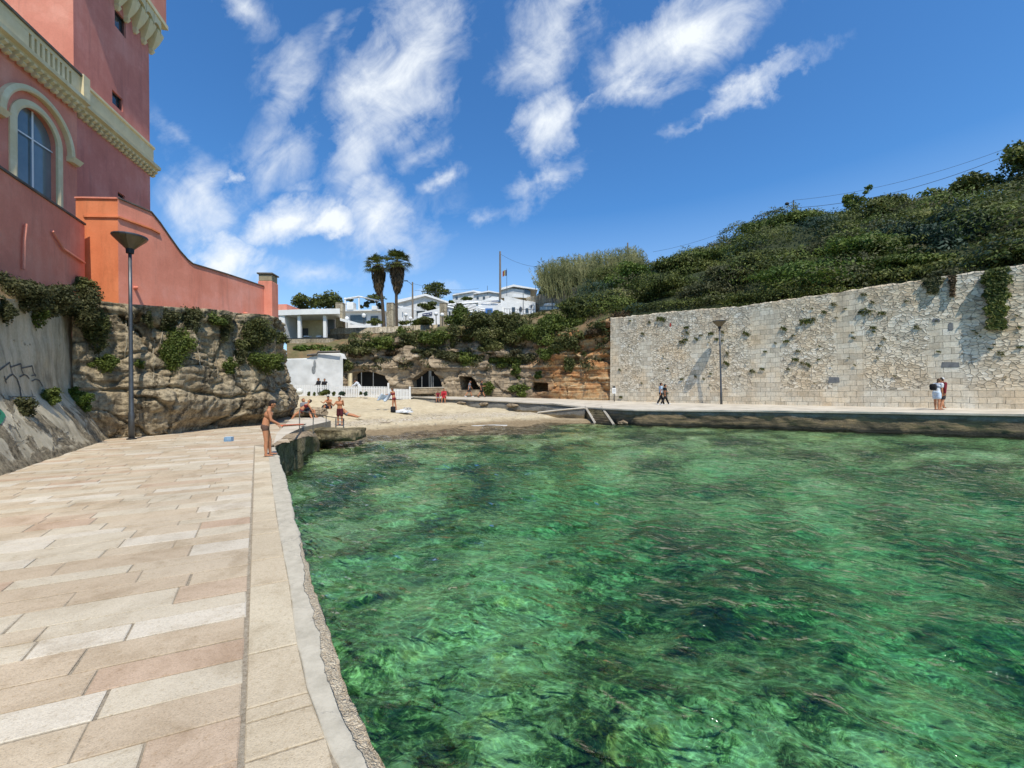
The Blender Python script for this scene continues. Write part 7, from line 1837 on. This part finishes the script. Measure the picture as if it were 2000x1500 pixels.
def beachz(x, y): return float(terr(np.array([x]), np.array([y]))[0])
def ground(px, Y): p = PY(px, 750, Y); return Vector((p.x, p.y, beachz(p.x, p.y)))
person(0, 0, 0, 175, 1.76, 'bare chested man standing on the sand in dark red shorts with his hands raised', hair='hair', arms=((35, 25, 110), (30, 28, 100)), legs=((2, 5, 0), (-2, 5, 0)), clothes=(('shorts', C['wine'], 'shorts'),), loc=ground(663, 25.0))
person(0, 0, 0, 70, 1.66, 'woman standing on the upper beach shaking out a white towel', skin='skin1', hair='hairb', lean=10, arms=((60, 5, 20), (55, 5, 15)), legs=((4, 3, 0), (-6, 3, 4)), clothes=(('briefs', C['darkred'], 'bikini_bottom'), ('top', C['darkred'], 'bikini_top')), loc=ground(769, 30.3), female=True, hairlen=.03)
tw = empty('towel', PY(749, 773, 30.2), 0, 'white towel billowing in the hands of the standing woman', 'towel')
g_ = []; 
for i in range(14):
    for j in range(10): g_.append((-.45+.95*i/13, .18*math.sin(i*.8+j*.5), .18-.5*j/9*(.5+.5*math.sin(i/13*math.pi))-.1*math.cos(i*.7)-(13-i)*.012))
np_mesh('cloth', g_, grid_quads(14, 10), C['paleblue'], tw, smooth=True); tw.children[0].modifiers.new('Solid', 'SOLIDIFY').thickness = .012
def backpack(loc, sc, m, label, parent_ang=0, cat='backpack'):
    r_ = empty('backpack', loc, parent_ang, label, cat)
    o = MB().box((0, 0, .24*sc), (.32*sc, .2*sc, .46*sc), 0, .06*sc).build('bag', m, r_, smooth=True); MB().box((0, -.12*sc, .16*sc), (.24*sc, .08*sc, .22*sc), 0, .03*sc).build('front_pocket', m, r_)
    MB().tube([(-.08*sc, .1*sc, .42*sc), (-.1*sc, .2*sc, .3*sc), (-.08*sc, .1*sc, .08*sc)], .018*sc, 6).build('strap', m, r_); MB().tube([(.08*sc, .1*sc, .42*sc), (.1*sc, .2*sc, .3*sc), (.08*sc, .1*sc, .08*sc)], .018*sc, 6).build('strap', m, r_); return r_
backpack(ground(767, 29.7), .95, C['black'], 'black backpack standing on the sand at the towel woman\'s feet')
def heap(loc, sx, sy, sz_, m, label, name='towel', cat='towel', seed=1):
    bm = bmesh.new(); bmesh.ops.create_icosphere(bm, subdivisions=4, radius=1)
    for v in bm.verts: v.co = Vector((v.co.x*sx, v.co.y*sy, max(v.co.z, -.2)*sz_))
    me = bpy.data.meshes.new(name); bm.to_mesh(me); bm.free(); V_ = np.array([v.co[:] for v in me.vertices]); V_ *= (1+fbm(V_*6+seed, 3, 900+seed)*.35)[:, None]; me.vertices.foreach_set('co', V_.astype(np.float32).ravel()); me.polygons.foreach_set('use_smooth', [True]*len(me.polygons))
    o = bpy.data.objects.new(name, me); COL.objects.link(o); me.materials.append(m); o.location = loc; return tag(o, label, cat)
bwm = mat('black_white_print', (.03, .03, .03), (.65, .62, .55), 9, .9)
heap(ground(786, 29.9)+Vector((0, 0, .08)), .62, .35, .16, C['white'], 'crumpled white towel on the sand right of the black backpack')
heap(ground(793, 30.1)+Vector((0, 0, .2)), .34, .26, .26, bwm, 'black and white bundle lying on the crumpled white towel', 'beach_bag', 'bag', 3)
person(0, 0, 0, 178, 1.72, 'man sitting on the sand with knees up, seen above the standing man', hair='hair', lean=14, arms=((50, 12, 55), (50, 12, 55)), legs=((105, 14, 110), (105, 14, 110)), clothes=(('shorts', C['navy'], 'shorts'),), loc=ground(643, 29.6), pelvis_z=.14)
heap(ground(635, 29.7)+Vector((0, 0, .12)), .26, .2, .22, C['black'], 'black bag beside the sitting man', 'beach_bag', 'bag', 5)
heap(ground(639, 29.9)+Vector((0, 0, .1)), .2, .2, .22, C['white'], 'white cloth by the sitting man\'s hip', 'towel', 'towel', 6)
rk = PY(590, 804, 24.2)
person(0, 0, 0, 120, 1.66, 'dark haired woman in red leaning back on the rock, left of two sunbathers', hair='hair', lean=-42, arms=((-30, 15, 5), (-30, 15, 5)), legs=((62, 5, 30), (58, 5, 15)), clothes=(('top', C['darkred'], 'swim_top'), ('briefs', C['darkred'], 'swim_briefs')), loc=PY(589, 806, 24.0), pelvis_z=.14, female=True)
person(0, 0, 0, -118, 1.74, 'sunbather in a grey top reclining with bent knees, right of the two on the rock', hair='hairb', lean=-34, arms=((-20, 20, 20), (10, 15, 40)), legs=((95, 6, 80), (75, 8, 40)), clothes=(('tshirt', C['grey'], 'tshirt'), ('shorts', C['charcoal'], 'shorts')), loc=PY(601, 807, 24.4), pelvis_z=.16)
person(0, 0, 0, -85, 1.6, 'small figure lying propped up on the sand right of the standing man', hair='hairb', lean=-48, arms=((-40, 10, 10), (-40, 10, 10)), legs=((80, 4, 10), (76, 4, 5)), clothes=(('briefs', C['grey'], 'swim_briefs'),), loc=ground(677, 27.6), pelvis_z=.12)
dl = ground(750, 26.8); MB().tube([(-.45, 0, .05), (0, .06, .09), (.3, 0, .07), (.5, -.05, .16)], [.02, .03, .025, .01], 6).tube([(.1, .02, .08), (.15, .1, .25), (.3, .12, .3)], [.02, .015, .008], 5).build('driftwood', M['wood'], label='small branch of driftwood lying in the middle of the beach', cat='driftwood').location = dl
# behind the fence
def wz(px, Y, z): p = PY(px, 750, Y); return Vector((p.x, p.y, z))
person(0, 0, 0, 150, 1.74, 'short haired left one of the two in black behind the fence', hair='hairb', arms=((20, 8, 40), (15, 8, 60)), clothes=(('longshirt', C['black'], 'shirt'), ('pants', C['black'], 'trousers')), loc=wz(622.5, 36.8, 1.02))
person(0, 0, 0, 200, 1.68, 'long haired right one of the two in black behind the fence', hair='hair', hairlen=.07, arms=((25, 10, 70), (10, 8, 20)), clothes=(('longshirt', C['black'], 'shirt'), ('pants', C['black'], 'trousers')), loc=wz(634, 36.8, 1.02), female=True)
person(0, 0, 0, 100, 1.78, 'man in a white shirt bending behind the fence before the first cave', hair='hair', lean=32, arms=((40, 15, 30), (40, 15, 30)), clothes=(('longshirt', C['white'], 'shirt'), ('pants', C['white'], 'trousers')), loc=wz(703, 38.6, .96))
# on the walkway
def seat(px, Y): return wz(px, Y, PY(px, 775.5, Y).z)
person(0, 0, 0, 185, 1.25, 'child in dark clothes sitting on the walkway edge beside the woman in red', hair='hairb', lean=6, arms=((25, 8, 40), (25, 8, 40)), legs=((80, 6, 75), (80, 6, 70)), clothes=(('tshirt', C['darkred'], 'tshirt'), ('shorts', C['grey'], 'shorts')), loc=wz(855, 37.2, .72), pelvis_z=.11, female=True)
person(0, 0, 0, 180, 1.66, 'woman in red sitting on the walkway edge above the sand', hair='hairb', hairlen=.05, lean=4, arms=((25, 8, 45), (20, 8, 50)), legs=((78, 6, 72), (82, 6, 78)), clothes=(('longshirt', C['red'], 'red_blouse'), ('shorts', C['red'], 'shorts')), loc=wz(867, 37.1, .72), pelvis_z=.12, female=True)
person(0, 0, 0, -80, 1.76, 'walker in a grey shirt and dark shorts before the square cave', hair='hair', lean=8, arms=((20, 6, 15), (-20, 6, 10)), legs=((24, 2, 4), (-24, 2, 14)), clothes=(('tshirt', C['grey'], 'tshirt'), ('shorts', C['charcoal'], 'shorts'), ('shoes', C['white'], 'shoe')), loc=wz(916, 42.0, .72))
person(0, 0, 0, -80, 1.76, 'walker all in black with bare calves right of the grey shirted one', hair='hair', arms=((25, 6, 70), (-15, 6, 20)), legs=((26, 2, 4), (-22, 2, 12)), clothes=(('tshirt', C['black'], 'tshirt'), ('shorts', C['black'], 'shorts'), ('shoes', C['black'], 'shoe')), loc=wz(940, 41.0, .66))
person(0, 0, 0, -85, 1.74, 'walker in a pale blue shirt and black trousers on the far quay', hair='hair', arms=((25, 6, 30), (-20, 6, 10)), legs=((20, 2, 2), (-20, 2, 12)), clothes=(('tshirt', C['lightblue'], 'shirt'), ('pants', C['black'], 'trousers'), ('shoes', C['white'], 'shoe')), loc=wz(1290.5, 31.8, .045))
person(0, 0, 0, -85, 1.64, 'walker in black striding beside the pale blue shirted one', hair='hair', arms=((20, 8, 70), (-20, 6, 20)), legs=((26, 2, 2), (-26, 2, 10)), clothes=(('tshirt', C['black'], 'tshirt'), ('pants', C['black'], 'trousers'), ('shoes', C['white'], 'shoe')), loc=wz(1298.5, 31.5, .045), female=True)
wA, JA, SA = person(0, 0, 0, -80, 1.64, 'woman in pale blue shorts and white top wearing a black backpack on the far quay', skin='skin1', hair='hairb', hairlen=.04, lean=14, arms=((40, 6, 30), (-10, 6, 15)), legs=((8, 3, 6), (-4, 3, 4)), clothes=(('tshirt', C['white'], 'tshirt'), ('skirt', C['paleblue'], 'shorts'), ('sandals', C['wine'], 'sandal')), loc=wz(1829, 21.2, .02), female=True)
q = wA.matrix_basis if False else Matrix.Translation(wA.location) @ Matrix.Rotation(R(-80), 4, 'Z')
bpk = backpack(q @ (Vector((0, -.22, 1.02))), .72, C['black'], 'black backpack worn by the woman in pale blue shorts', R(-80+180))
person(0, 0, 0, -80, 1.68, 'woman in a red top and white visor beside the one in pale blue shorts', skin='skin1', hair='hair', lean=4, arms=((25, 6, 60), (-15, 6, 10)), legs=((24, 2, 4), (-10, 2, 16)), clothes=(('shirt', C['darkred'], 'red_top'), ('shorts', C['charcoal'], 'shorts'), ('cap', C['white'], 'visor'), ('sandals', C['wine'], 'sandal')), loc=wz(1838, 21.5, .02), female=True)
